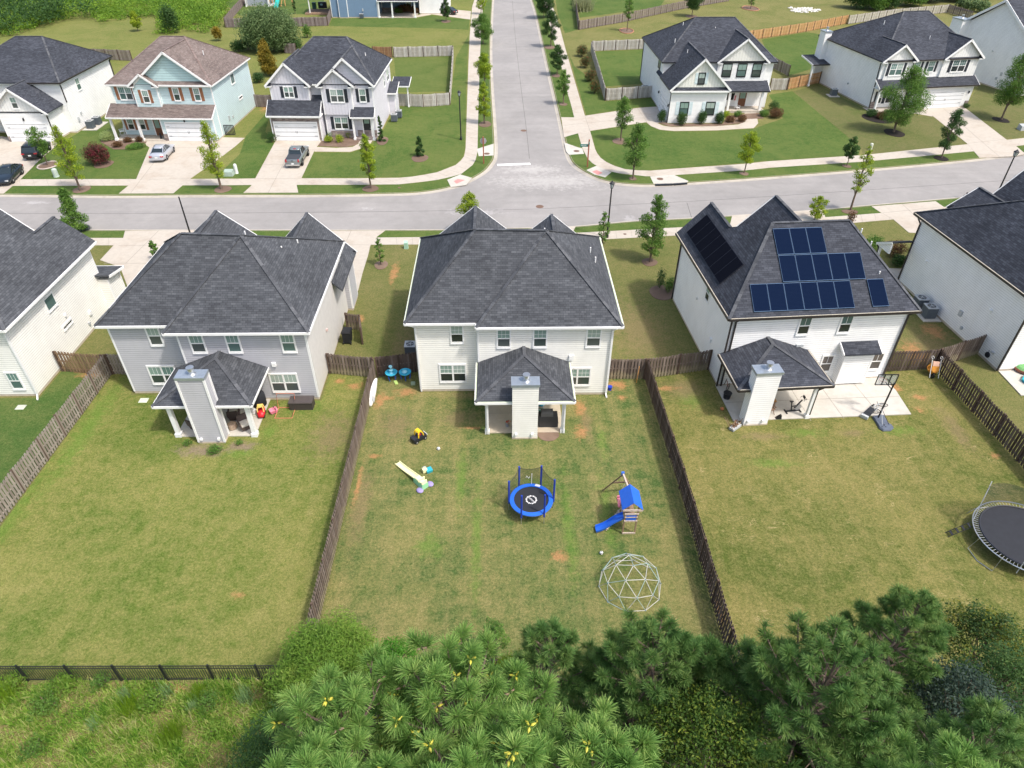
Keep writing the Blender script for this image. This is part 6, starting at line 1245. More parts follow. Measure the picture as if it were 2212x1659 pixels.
chair('wicker armchair with a cream cushion left of the gray chimney', 'chair', -19.95, 33.75, rad(150)); chair('wicker armchair with a cream cushion beside the right patio column', 'chair', -16.75, 33.75, rad(35)); chair('dark wicker chair right behind the gray chimney', 'chair', -17.75, 34.7, rad(190))
o = MB().lathe((0, 0, 0), [(.24, 0), (.30, .1), (.30, .36), (.22, .42)], 14).build('pouf', board('pouf_pattern', [(.62, .55, .45), (.35, .2, .12)])); o.location = (-17.6, 33.75, .07); tag(o, 'patterned brown and cream pouf beside the gray chimney', 'pouf')
r = thing('covered_grill', 'round black covered grill against the gray house wall', 'grill', (-16.55, 36.2, .07)); MB().lathe((0, 0, 0), [(.50, 0), (.52, .5), (.50, .85), (.40, 1.05), (.15, 1.15)], 20).build('cover', m_mat, r, True)
o = MB().lathe((0, 0, 0), [(.13, 0), (.16, .04), (.16, .32), (.10, .42), (.05, .46)], 14).build('propane_tank', m_plate); o.location = (-16.65, 35.25, .07); tag(o, 'white propane tank on the gray house patio', 'gas tank')
m_cred = flat('toy_red', (.62, .02, .03), .4, var=.05); m_cyl = flat('toy_cream_yellow', (.82, .55, .16), .5, var=.05)
r = thing('toy_car', 'red and yellow ride-on toy car at the edge of the gray house patio', 'toy car', (-16.05, 35.05, .07), rad(-80)); MB().loft([[(-.34, -.2, .08), (-.34, .2, .08), (-.34, .22, .36), (-.34, -.22, .36)], [(.12, -.24, .08), (.12, .24, .08), (.12, .25, .4), (.12, -.25, .4)], [(.42, -.17, .1), (.42, .17, .1), (.40, .15, .28), (.40, -.15, .28)]]).build('body', m_cred, r, True); y = MB()
for s in (-1, 1): y.tube([(-.28, s*.2, .35), (-.2, s*.17, .74)], .04, 6); y.tube([(.14, s*.2, .38), (.02, s*.17, .74)], .04, 6)
y.loft([[(-.26, -.18, .70), (-.26, .18, .70), (-.22, .16, .79), (-.22, -.16, .79)], [(.07, -.18, .70), (.07, .18, .70), (.04, .16, .79), (.04, -.16, .79)]]); y.build('roof', m_cyl, r)
for s in (-1, 1):
    for x in (-.22, .26): MB().lathe((x, s*.17, .09), [(.09, 0), (.09, .06)], 12, axis=(0, s, 0)).build('wheel', m_tyre, r)
r = thing('toy_pram', 'pink toy beside the red and yellow toy car', 'toy', (-15.35, 35.35, 0), .6); MB().loft([[(-.2, -.14, .05), (.2, -.14, .05), (.2, .14, .05), (-.2, .14, .05)], [(-.26, -.18, .28), (.26, -.18, .28), (.26, .18, .34), (-.26, .18, .34)]]).build('body', m_pink, r); MB().ring((.1, 0, .38), .15, .025, 14, 5, (1, 0, .3)).build('hood', m_mat, r)
r = thing('ball_rebounder', 'folding orange frame goal against the gray house wall', 'goal', (-15.15, 34.75, 0)); m_or = flat('orange_frame', (.62, .20, .12), .5)
MB().tube([(0, 0, .03), (1.15, 0, .03), (1.15, 1.1, .03), (0, 1.1, .03), (0, 0, .03)], .022, 6).build('base_frame', m_or, r); MB().tube([(0, 1.05, .03), (-.03, 1.35, 1.05), (1.18, 1.35, 1.05), (1.15, 1.05, .03)], .022, 6).build('upright_frame', m_or, r); MB().tube([(1.15, .1, .03), (1.18, 1.3, .95)], .01, 5).build('strap', m_black, r); MB().tube([(0, .1, .03), (0, 1.3, .95)], .01, 5).build('strap', m_black, r)
r = thing('deck_box', 'dark brown storage box at the rear corner of the gray house', 'storage box', (-13.55, 35.95, 0)); m_db = flat('deck_box_brown', (.055, .045, .042), .6, sc=12); MB().box(-.78, .78, -.36, .36, 0, .58).build('body', m_db, r); MB().loft([[(-.82, -.40, .58), (.82, -.40, .58), (.82, .40, .58), (-.82, .40, .58)], [(-.80, -.38, .66), (.80, -.38, .66), (.80, .38, .66), (-.80, .38, .66)]]).build('lid', flat('deck_box_lid', (.075, .062, .06), .5), r)
r = thing('wheelie_bin', 'black wheelie bin behind the wooden screen beside the gray house', 'bin', (-11.75, 43.7, 0), rad(-4)); MB().loft([[(-.26, -.30, .08), (.26, -.30, .08), (.26, .26, .08), (-.26, .26, .08)], [(-.34, -.36, 1.05), (.34, -.36, 1.05), (.34, .38, 1.05), (-.34, .38, 1.05)]]).build('bin_body', m_tb, r); MB().loft([[(-.37, -.40, 1.05), (.37, -.40, 1.05), (.37, .42, 1.05), (-.37, .42, 1.05)], [(-.32, -.34, 1.16), (.32, -.34, 1.16), (.32, .36, 1.16), (-.32, .36, 1.16)]]).build('lid', m_black, r)
for s in (-1, 1): MB().lathe((s*.27, -.30, .12), [(.12, 0), (.12, .05)], 12, axis=(s, 0, 0)).build('wheel', m_tyre, r)
# dumbbell, mats under the middle patio roof
r = thing('barbell', 'barbell lying on the middle patio', 'barbell', (3.05, 35.9, .07)); MB().tube([(-.42, 0, .14), (.42, 0, .14)], .018, 6).build('bar', m_steel, r)
for s in (-1, 1): MB().lathe((s*.36, 0, .14), [(.14, 0), (.14, .06)], 14, axis=(s, 0, 0)).build('weight_plate', m_tb, r)
o = MB().ell((0, 0, .3), (.3, .3, .3), 14, 9).build('exercise_ball', m_sky, smooth=True); o.location = (2.75, 35.75, .07); tag(o, 'blue ball under the middle patio roof', 'ball')
r = thing('striped_chair', 'green striped folding chair on the middle patio', 'chair', (2.65, 34.8, .07), .2); 
for i in range(5): MB().box(-.25, .25, -.22+i*.09, -.16+i*.09, .36, .39).build('seat_slat', m_plate if i % 2 else flat('green_slat', (.05, .25, .2)), r)
for s in (-1, 1): MB().bar((s*.25, -.25, 0), (s*.25, .25, .6), .03).build('leg', m_steel, r); MB().bar((s*.25, .25, 0), (s*.25, -.25, .4), .03).build('leg', m_steel, r)

# ---------------------------------------------------------------- right backyard
T4 = lambda x, y, z=0: Z(2060, 900, .10245, x, y, z); T5 = lambda x, y, z=0: Z(1700, 820, .25316, x, y, z)
pb = T4(820, 1165, .15); r = thing('basketball_hoop', 'portable basketball hoop with a gray base on the patio edge', 'basketball hoop', (pb.x, pb.y, 0)); C0 = Vector((pb.x, pb.y, 0))
bs = [T4(x, y, .0)-C0 for x, y in ((665, 1165), (760, 1300), (835, 1440), (930, 1500), (1110, 1495), (1175, 1440), (1130, 1385), (1060, 1340), (975, 1220), (940, 1140), (850, 1120))]; cc = sum(bs, Vector())/len(bs)
m_base = flat('base_gray', (.10, .12, .16), .6); bb = MB().loft([[tuple(p) for p in bs], [tuple(cc+(p-cc)*1.02+Vector((0, 0, .08))) for p in bs], [tuple(cc+(p-cc)*.93+Vector((0, 0, .17))) for p in bs]]).build('base', m_base, r)
for t, q in ((.45, .0), (.62, .12), (.62, -.12), (.3, .0)): p = cc+(bs[3]-cc)*t+Vector((q, 0, 0)); MB().cyl((p.x, p.y), .05, .15, .176, 10).build('recess', m_black, bb)
MB().tube([(0, 0, .15), (.10, .05, 3.05)], .055, 10).build('pole', m_black, r); cb = Vector((.02, .75, 2.78)); bw, bh = .66, .42
fb = MB(); 
for a, b in (((-bw, -bh), (bw, -bh)), ((bw, -bh), (bw, bh)), ((bw, bh), (-bw, bh)), ((-bw, bh), (-bw, -bh)), ((-bw*.33, -bh), (-bw*.33, bh)), ((bw*.33, -bh), (bw*.33, bh))): fb.bar(cb+Vector((a[0], 0, a[1])), cb+Vector((b[0], 0, b[1])), .045)
bd = fb.build('backboard_frame', m_black, r); q = netting('backboard_clear', (.55, .58, .58), .35); MB().box(cb.x-bw, cb.x+bw, cb.y+.02, cb.y+.03, cb.z-bh, cb.z+bh).build('backboard', q, bd)
MB().ring(cb+Vector((0, .34, -.28)), .23, .014, 20, 5).build('rim', flat('hoop_red', (.6, .1, .08)), r); nt_ = MB()
for k in range(8): a = 2*PI*k/8; nt_.tube([cb+Vector((.22*math.cos(a), .34+.22*math.sin(a), -.29)), cb+Vector((.12*math.cos(a+.4), .34+.12*math.sin(a+.4), -.66))], .008, 4)
nt_.build('net', m_wht, r); ar = MB(); 
for z in (2.55, 2.85): ar.bar((.08, .03, z), cb+Vector((0, 0, z-2.78)), .04)
ar.bar((.05, .02, 1.75), (.14, .12, 2.5), .03); ar.build('arm', m_black, r); MB().bar((.0, 0, .9), tuple(cc+(bs[3]-cc)*.3+Vector((-.12, 0, .15))), .025).build('brace', m_acl, r); MB().bar((.0, 0, .9), tuple(cc+(bs[5]-cc)*.5+Vector((0, 0, .15))), .025).build('brace', m_black, r)
def wheel(c, R_, ax, mat=m_tyre):
    w_ = MB().ring(c, R_, .022, 24, 6, ax); c = Vector(c); x = Vector(ax).orthogonal().normalized(); y = Vector(ax).normalized().cross(x)
    for k in range(6): a = PI*k/6; w_.tube([c-(x*math.cos(a)+y*math.sin(a))*R_, c+(x*math.cos(a)+y*math.sin(a))*R_], .004, 3, False)
    return w_
p = T4(820, 990); r = thing('bicycle', 'bicycle lying on the patio beside the basketball hoop', 'bicycle', (p.x, p.y, .10), rad(32)); ax = (0, .25, 1)
wheel((-.42, 0, .03), .30, ax).build('wheel', m_tyre, r); wheel((.48, .05, .12), .30, (0.1, .35, 1)).build('wheel', m_tyre, r); f = MB()
for a, b in (((-.42, 0, .04), (0, .05, .08)), ((0, .05, .08), (.38, .28, .1)), ((-.1, .32, .1), (0, .05, .08)), ((-.1, .32, .1), (.38, .28, .1)), ((-.42, 0, .04), (-.1, .32, .1)), ((.48, .05, .12), (.36, .34, .12))): f.tube([a, b], .02, 6)
f.build('frame', m_acl, r); MB().tube([(.36, .34, .05), (.30, .42, .25)], .015, 6).build('handlebar', m_black, r); MB().box(-.22, .0, .36, .44, .08, .16).build('saddle', m_black, r)
a, b = T4(690, 950, .1), T4(480, 1170, .1); d = b-a; r = thing('treadmill', 'folded dark treadmill deck lying on the patio edge', 'treadmill', ((a+b)/2).xy.to_3d(), math.atan2(d.y, d.x)); L = d.length/2; MB().loft([[(-L, -.20, .07), (-L, .20, .07), (-L, .20, .16), (-L, -.20, .16)], [(L*.75, -.21, .07), (L*.75, .21, .07), (L*.75, .21, .26), (L*.75, -.21, .26)]]).build('deck', m_mat, r); MB().box(L*.76, L*1.05, -.23, .23, .05, .27).build('motor_cover', m_acl, r)
p = T5(925, 735); r = thing('exercise_bike', 'black exercise bike under the solar house patio roof', 'exercise bike', (p.x, p.y, .07), rad(8)); f = MB(); f.bar((-.50, -.22, .04), (-.50, .22, .04), .07); f.bar((.50, -.22, .04), (.50, .22, .04), .07); f.bar((-.50, 0, .08), (.50, 0, .08), .08); f.bar((-.12, 0, .08), (-.28, 0, .85), .06); f.bar((.05, 0, .3), (.45, 0, .95), .07); f.bar((-.2, 0, .45), (.2, 0, .5), .05); f.build('frame', m_black, r)
MB().lathe((.30, -.03, .35), [(.24, 0), (.24, .06)], 20, axis=(0, 1, 0)).build('flywheel', m_steel, r); MB().loft([[(-.42, -.03, .88), (-.42, .03, .88), (-.42, .1, .92), (-.42, -.1, .92)], [(-.16, -.03, .88), (-.16, .03, .88), (-.16, .04, .92), (-.16, -.04, .92)]]).build('saddle', m_black, r); hb = MB(); hb.tube([(.45, -.22, .98), (.42, -.2, 1.08), (.62, -.2, 1.12), (.62, .2, 1.12), (.42, .2, 1.08), (.45, .22, .98)], .02, 6); hb.box(.50, .54, -.12, .12, 1.08, 1.28); hb.build('handlebar', m_black, r)
p = T5(668, 598, .8); r = thing('wooden_table', 'wooden table under the solar house patio roof', 'table', (p.x, p.y, .07), rad(3)); tt = MB()
for i in range(7): tt.box(-.75, .62, -.45+i*.13, -.33+i*.13, .70, .74)
tt.build('tabletop', board('table_wood', [(.32, .16, .06), (.45, .25, .10)]), r)
for s in (-1, 1):
    for t in (-1, 1): MB().box(s*.55-.04, s*.55+.04, t*.36-.04, t*.36+.04, 0, .70).build('leg', m_wood, r)
p = T5(718, 700, .5); chair('wooden folding chair in front of the patio table', 'chair', p.x, p.y, rad(20), .07, 'folding')
p = T5(790, 800); o = MB().loft([[(-.22, -.12, 0), (.16, -.12, 0), (.16, .1, 0), (-.22, .1, 0)], [(.06, -.10, .28), (.14, -.10, .28), (.14, .08, .28), (.06, .08, .28)]]).build('doorstop_wedge', m_black); o.location = (p.x, p.y, .07); tag(o, 'black wedge-shaped stand on the solar house patio', 'stand')
p = T5(285, 505); r = thing('bicycle', 'tangled bicycle against the wall left of the white chimney', 'bicycle', (p.x+.05, p.y, .07), rad(80)); wheel((-.3, 0, .28), .27, (.1, 1, .3)).build('wheel', m_tyre, r); wheel((.35, .1, .3), .27, (.3, 1, .2)).build('wheel', m_tyre, r); MB().tube([(-.3, 0, .28), (.1, .05, .5), (.35, .1, .3)], .02, 6).build('frame', flat('bike_red', (.3, .08, .06)), r)
o = MB().lathe((0, 0, 0), [(.22, 0), (.28, .5), (.3, .52), (.25, .5)], 16).build('dark_tub', m_tb); o.location = T5(290, 605); tag(o, 'black tub between the house wall and the white chimney', 'tub')
o = MB().ell((0, 0, .12), (.14, .14, .12), 12, 7).build('pumpkin', flat('pumpkin_orange', (.45, .17, .06)), smooth=True); o.location = T5(245, 715); tag(o, 'small orange pumpkin on the grass beside the white chimney', 'pumpkin')
p = T5(360, 900); r = thing('planter_cart', 'wooden planter cart with dry stalks in front of the white chimney', 'planter', p, rad(38)); MB().box(-.30, .55, -.18, .2, .05, .22).build('tray', m_acl, r); mb = MB()
for i in range(24): a = random.uniform(0, 6.3); mb.tube([(random.uniform(-.2, .45), random.uniform(-.1, .12), .2), (random.uniform(-.3, .5), random.uniform(-.15, .2), random.uniform(.35, .6))], .025, 4)
mb.build('stalks', board('dry', [(.12, .05, .03), (.25, .14, .08), (.4, .3, .2)]), r); MB().bar((-.3, -.1, .2), (-.62, .30, 1.05), .03).build('handle', m_wood, r); MB().bar((-.28, .15, .2), (-.52, .55, .95), .03).build('handle', m_wood, r); MB().bar((.5, 0, .15), (1.35, .1, .75), .03).build('handle', m_wood, r)
# wheelbarrow
T6 = lambda x, y, z=0: Z(2230, 860, .04822, x, y, z); p = T6(1000, 1350); r = thing('wheelbarrow', 'orange wheelbarrow propped up against the fence corner', 'wheelbarrow', (p.x, p.y+.1, 0), rad(-8)); m_wb = flat('barrow_orange', (.62, .26, .035), .5)
def sec4(c, wx, wy, n, u, v): c = Vector(c); return [tuple(c+Vector(u)*wx*math.cos(a)*1.15+Vector(v)*wy*math.sin(a)*1.15) for a in [PI/8+2*PI*j/8 for j in range(8)]]
u, v, nn = Vector((1, 0, 0)), Vector((0, .45, .9)).normalized(), Vector((0, -.9, .45)).normalized()
MB().loft([sec4(Vector((0, .42, .62))+nn*.0, .36, .44, nn, u, v), sec4(Vector((0, .42, .60))+nn*.16, .30, .36, nn, u, v), sec4(Vector((0, .42, .58))+nn*.30, .22, .26, nn, u, v)]).build('tray', m_wb, r); MB().obb(Vector((.0, .55, .92))+nn*.18, u, v, nn, .22, .17, .10).build('block', flat('pink_block', (.60, .38, .28)), r)
for s in (-1, 1):
    MB().tube([Vector((s*.30, .0, .05))+nn*.16, Vector((s*.30, .62, 1.22))+nn*.16], .022, 6).build('handle_bar', m_plate, r); MB().ring(Vector((s*.30, .68, 1.36))+nn*.16, .12, .016, 14, 5, (1, .3, .1)).build('grip', m_wht, r)
wheel((-.05, .0, .22), .18, (1, 0, 0)).ring((-.05, 0, .22), .16, .05, 18, 6, (1, 0, 0)).build('wheel', m_tyre, r)
MB().ring(Vector((-.38, .35, .68))+nn*.1, .16, .018, 14, 5, (0, -1, .6)).build('leg_loop', m_wb, r)
# big black trampoline cut by the right edge
T7 = lambda x, y, z=0: Z(2220, 1150, .16878, x, y, z); q = [T7(915, 720, .9), T7(1300, 437, .9), T7(1285, 1240, .9), T7(1659, 1430, .9)]
(x1, y1), (x2, y2), (x3, y3) = [(p.x, p.y) for p in (q[0], q[1], q[3])]; A_ = np.array([[x2-x1, y2-y1], [x3-x1, y3-y1]]); B_ = np.array([(x2*x2-x1*x1+y2*y2-y1*y1)/2, (x3*x3-x1*x1+y3*y3-y1*y1)/2]); cx, cy = np.linalg.solve(A_, B_); R_ = math.hypot(x1-cx, y1-cy)
r = thing('trampoline', 'big black trampoline with a silver frame cut off by the right edge', 'trampoline', (cx, cy, 0)); MB().ring((0, 0, .9), R_, .03, 48).build('frame_ring', m_steel, r); MB().cyl((0, 0), R_*.86, .87, .885, 44).build('jumping_mat', m_mat, r)
sp = MB()
for k in range(88): a = 2*PI*k/88; sp.tube([(R_*.86*math.cos(a), R_*.86*math.sin(a), .88), (R_*math.cos(a), R_*math.sin(a), .9)], .011, 4)
s_ = sp.build('spring', m_acl, r); MB().ring((0, 0, .895), R_*.87, .05, 44, 5).build('mat_edge', m_tb, r)
for k in range(4):
    a = rad(135+90*k+62); e1, e2 = a-.28, a+.28; P_ = lambda aa, z, k_=1.0: (R_*k_*math.cos(aa), R_*k_*math.sin(aa), z)
    MB().tube([P_(e1, .88), P_(e1, .08, 1.12), P_(a, .03, 1.14), P_(e2, .08, 1.12), P_(e2, .88)], .022, 6).build('leg', m_steel, r)
tn = [T7(1470, 150, 2.7), T7(1650, 240, 2.7)]
pa = rad(150); P1 = Vector((R_*math.cos(pa)*.98, R_*math.sin(pa)*.98, .9)); P2 = Vector((R_*.80*math.cos(pa-.35), R_*.95*math.sin(pa-.35)+.5, 2.75)); 
MB().tube([P1, P2], .022, 6).build('pole', m_acl, r); nb = MB(); prev = None
for k in range(10):
    a = pa-.18*k; bq = Vector((R_*.96*math.cos(a), R_*.96*math.sin(a), .92)); tq = Vector((R_*.98*math.cos(a-.22), R_*.98*math.sin(a-.22)+.15, 2.7-.10*k))
    if prev: nb.poly([prev[0], bq, tq, prev[1]])
    prev = (bq, tq)
nb.build('safety_net', netting('dark_net', (.03, .035, .05), .42), r); MB().tube([(R_*math.cos(rad(232)), R_*math.sin(rad(232)), .5), (R_*math.cos(rad(232))*.95, R_*math.sin(rad(232))*.95, 2.6)], .024, 6).build('pole', m_acl, r)
ld = MB(); a = rad(158); Pl = Vector((R_*math.cos(a), R_*math.sin(a), .88)); Pe = Pl+Vector((-1.15, -.05, -.85)); 
for s in (-.15, .15): ld.tube([Pl+Vector((0, s, 0)), Pe+Vector((0, s, 0))], .018, 6)
for k in range(4): t = (k+.6)/4.4; ld.bar(Pl.lerp(Pe, t)+Vector((0, -.15, 0)), Pl.lerp(Pe, t)+Vector((0, .15, 0)), .12, .03)
ld.build('ladder', m_mat, r)
# by the right edge house
r = thing('hose_reel', 'black garden hose reel hanging on the right edge house wall', 'hose reel', (36.22, 40.55, .35), rad(94)); MB().ring((0, 0, .22), .17, .06, 18, 6, (0, 1, 0)).build('hose_coil', m_tb, r); MB().lathe((0, 0, .22), [(.11, -.08), (.11, .08)], 12, axis=(0, 1, 0)).build('reel', m_mat, r); MB().tube([(0, 0, .4), (.05, 0, .62)], .015, 5).build('handle', m_black, r)
p = Z(2180, 700, .15671, 1960, 1330); r = thing('sandbox', 'green-lidded brown sandbox on the patio at the right edge', 'sandbox', (p.x+.35, p.y+.1, .07), .2); MB().lathe((0, 0, 0), [(.55, 0), (.68, .12), (.66, .28), (.58, .28)], 14).build('tub', flat('sandbox_brown', (.26, .10, .06)), r); MB().lathe((0, 0, .28), [(.62, 0), (.5, .12), (.2, .2), (.02, .21)], 14).build('lid', flat('sandbox_green', (.15, .38, .13), .5), r)
p = Z(2180, 700, .15671, 2060, 1510); r = thing('paddling_pool', 'teal toy pool on the patio at the right edge', 'paddling pool', (p.x+.5, p.y, .07)); MB().lathe((0, 0, 0), [(.7, 0), (.78, .2), (.76, .22), (.7, .1), (.02, .09)], 6).build('pool_wall', m_teal, r)
# top left playground
p = S('X', 596, 19); r = thing('playground_set', 'wooden playground set with a teal slide at the top left', 'playset', (p.x, p.y, 0)); sec = []
for k in range(8): t = k/7; y = .2+3.6*t; z = .15+1.7*t**1.2; sec.append([(-.45, y, z+.25), (-.35, y, z), (.35, y, z), (.45, y, z+.25), (.45, y, z-.05), (-.45, y, z-.05)])
MB().loft(sec).build('slide', flat('teal_slide', (.03, .42, .38), .4), r); w_ = MB()
for x in (-1.6, -.6, 1.4, 3.2): w_.bar((x, 3.6, 0), (x, 3.9, 3.6), .2)
for x in (-1.6, 1.4): w_.bar((x-.9, 3.0, 0), (x, 4.0, 3.4), .2)
w_.bar((-1.8, 3.9, 2.0), (3.4, 3.9, 2.0), .25); w_.build('timber_frame', board('cedar', [(.42, .24, .09), (.55, .33, .14)]), r); MB().box(-1.6, 1.4, 3.6, 5.4, 1.8, 2.0).build('deck', m_wood, r)
p = S('X', 556, 11); o = MB().box(-.45, .45, -.4, .4, 0, 1.3).box(-.5, .5, -.45, .45, 1.3, 1.42).build('wheelie_bin', m_tb); o.location = p; tag(o, 'dark bin in front of the playhouse at the top left', 'bin')
for i, x in enumerate((565, 571, 577)):
    p = S('X', x, 12); o = MB().box(-.35, .35, -.05, .05, 0, 2.3).box(-.38, .38, -.07, .07, 2.3, 2.38).build('timber_board', board('board_%d' % i, [(.55, .35, .22), (.62, .42, .26)])); o.location = p; tag(o, ['left', 'middle', 'right'][i]+' of the three pale boards leaning by the playhouse', 'board')
p = S('N', 600, 118); r = thing('wooden_deck', 'dark wooden deck with outdoor furniture beside the slate blue house', 'deck', (p.x, p.y, 0)); MB().box(-2.5, 4.2, -1, 4.5, 0, .3).build('deck_boards', m_wood, r)
p = S('N', 655, 80); r = thing('outdoor_cabinet', 'black cabinet on the deck beside the slate blue house', 'cabinet', (p.x, p.y, .3)); MB().box(-1.0, .9, -.4, .4, 0, 1.3).build('body', m_tb, r); MB().ell((-.2, -.45, .8), (.35, .05, .22), 10, 6).build('cushion', flat('pale_cushion', (.4, .6, .62)), r)
p = S('N', 583, 85); o = MB().box(-.4, .4, -.4, .4, 0, 1.2).box(-.45, .45, -.45, .45, 1.2, 1.3).build('wheelie_bin', flat('bin_green', (.02, .07, .06))); o.location = (p.x, p.y, .3); tag(o, 'dark green bin on the deck by the white post', 'bin')
# porch things across the street
def rocker(label, x, y, rz, mat=m_trim):
    r = thing('rocking_chair', label, 'rocking chair', (x, y, .12), rz); f = MB(); MB().box(-.25, .25, -.25, .25, .42, .46).build('seat', mat, r); b = MB()
    for i in range(5): u_ = -.2+i*.1; b.bar((u_, .24, .46), (u_, .42, 1.12), .05, .02)
    b.bar((-.25, .43, 1.12), (.25, .43, 1.12), .04, .08); b.build('backrest', mat, r)
    for s in (-1, 1): MB().tube([(s*.25, -.42, .06), (s*.25, 0, .0), (s*.25, .5, .08)], .025, 5).build('rocker_runner', mat, r); MB().bar((s*.25, -.22, .02), (s*.25, -.22, .66), .04).build('leg', mat, r); MB().bar((s*.25, .24, .02), (s*.25, .30, .70), .04).build('leg', mat, r); MB().bar((s*.25, -.28, .66), (s*.25, .32, .66), .07, .03).build('armrest', mat, r)
p = S('M', 1030, 1150); rocker('white rocking chair nearest the left column of the pale blue house porch', p.x, p.y+.3, rad(-60)); p = S('M', 1070, 1128); rocker('second white rocking chair on the pale blue house porch', p.x, p.y+.4, rad(-20))
p = S('M', 1170, 1125); r = thing('porch_sofa', 'dark porch sofa with white cushions on the pale blue house porch', 'sofa', (p.x, p.y+.5, .12)); MB().box(-.95, .95, -.35, .35, 0, .4).build('base', m_tb, r); MB().box(-.9, .9, .2, .4, .4, .85).build('backrest', m_tb, r); MB().box(-.45, -.02, -.3, .2, .4, .55).build('cushion', m_wht, r); MB().box(.25, .8, -.3, .2, .4, .55).build('cushion', m_wht, r)
p = S('O', 2070, 942); rocker('white rocking chair beside the door of the corner farmhouse', p.x, p.y+.2, rad(30)); p = S('O', 1968, 932); rocker('white rocking chair left of the porch column of the corner farmhouse', p.x, p.y+.3, rad(-10))
p = S('O', 2020, 900, .3); r = thing('flag', 'small red and white striped flag on the corner farmhouse porch', 'flag', (p.x, p.y-.2, 0)); MB().tube([(.0, 0, 1.2), (.35, -.3, 2.4)], .02, 5).build('pole', m_wht, r); b = MB()
for i in range(5): b.box(.02+i*.07, .09+i*.07, -.2, -.19, 1.3, 2.0)
b.build('cloth', board('flag_cloth', [(.5, .03, .04), (.7, .7, .7), (.5, .03, .04)]), r)
p = S('L', 1000, 905); r = thing('porch_bench', 'dark blue porch bench at the house with dark shutters', 'bench', (p.x, p.y+.5, .12)); mbn = flat('navy', (.02, .03, .06)); MB().box(-.7, .7, -.25, .25, .35, .45).build('seat', mbn, r); MB().box(-.7, .7, .2, .28, .45, .95).build('backrest', mbn, r)
for s in (-1, 1): MB().box(s*.62-.05, s*.62+.05, -.25, .25, 0, .35).build('leg', mbn, r)
p = S('M', 1938, 1140); r = thing('lattice_screen', 'dark lattice screen standing beside the pale blue house', 'screen', (p.x, p.y, 0)); MB().box(-.75, .75, -.03, .03, .05, .12).box(-.75, .75, -.03, .03, 1.25, 1.33).build('rail', m_mat, r); b = MB()
for i in range(9): b.box(-.72+i*.18, -.62+i*.18, -.015, .015, .12, 1.25)
b.build('screen_slats', m_mat, r)
p = S('M', 1365, 1178); o = MB().loft([[(-.12, -.1, 0), (.12, -.1, 0), (.12, .1, 0), (-.12, .1, 0)], [(-.08, -.08, .6), (.08, -.08, .6), (.08, .08, .6), (-.08, .08, .6)], [(-.05, -.04, .85), (.05, -.04, .85), (.05, .04, .85), (-.05, .04, .85)]]).build('garden_statue', m_tb); o.location = p; tag(o, 'small dark garden statue left of the pale blue house garage door', 'statue')
# white stones, top right
m_rock = board('pale_stones', [(.55, .53, .48), (.68, .66, .6), (.42, .4, .36)]); mb = MB()
for i in range(260):
    x, y = random.uniform(215, 490), random.uniform(60, 108)
    if ((x-365)/125)**2+((y-87)/21)**2 > 1 and not (215 < x < 260 and 58 < y < 72): continue
    p = S('L', x, y); mb.ell((p.x, p.y, .05), (random.uniform(.15, .38), random.uniform(.2, .5), .14), 6, 4)
tag(mb.build('rock_pile', m_rock), 'bed of pale stones on the grass at the top right', 'stones', kind='stuff')
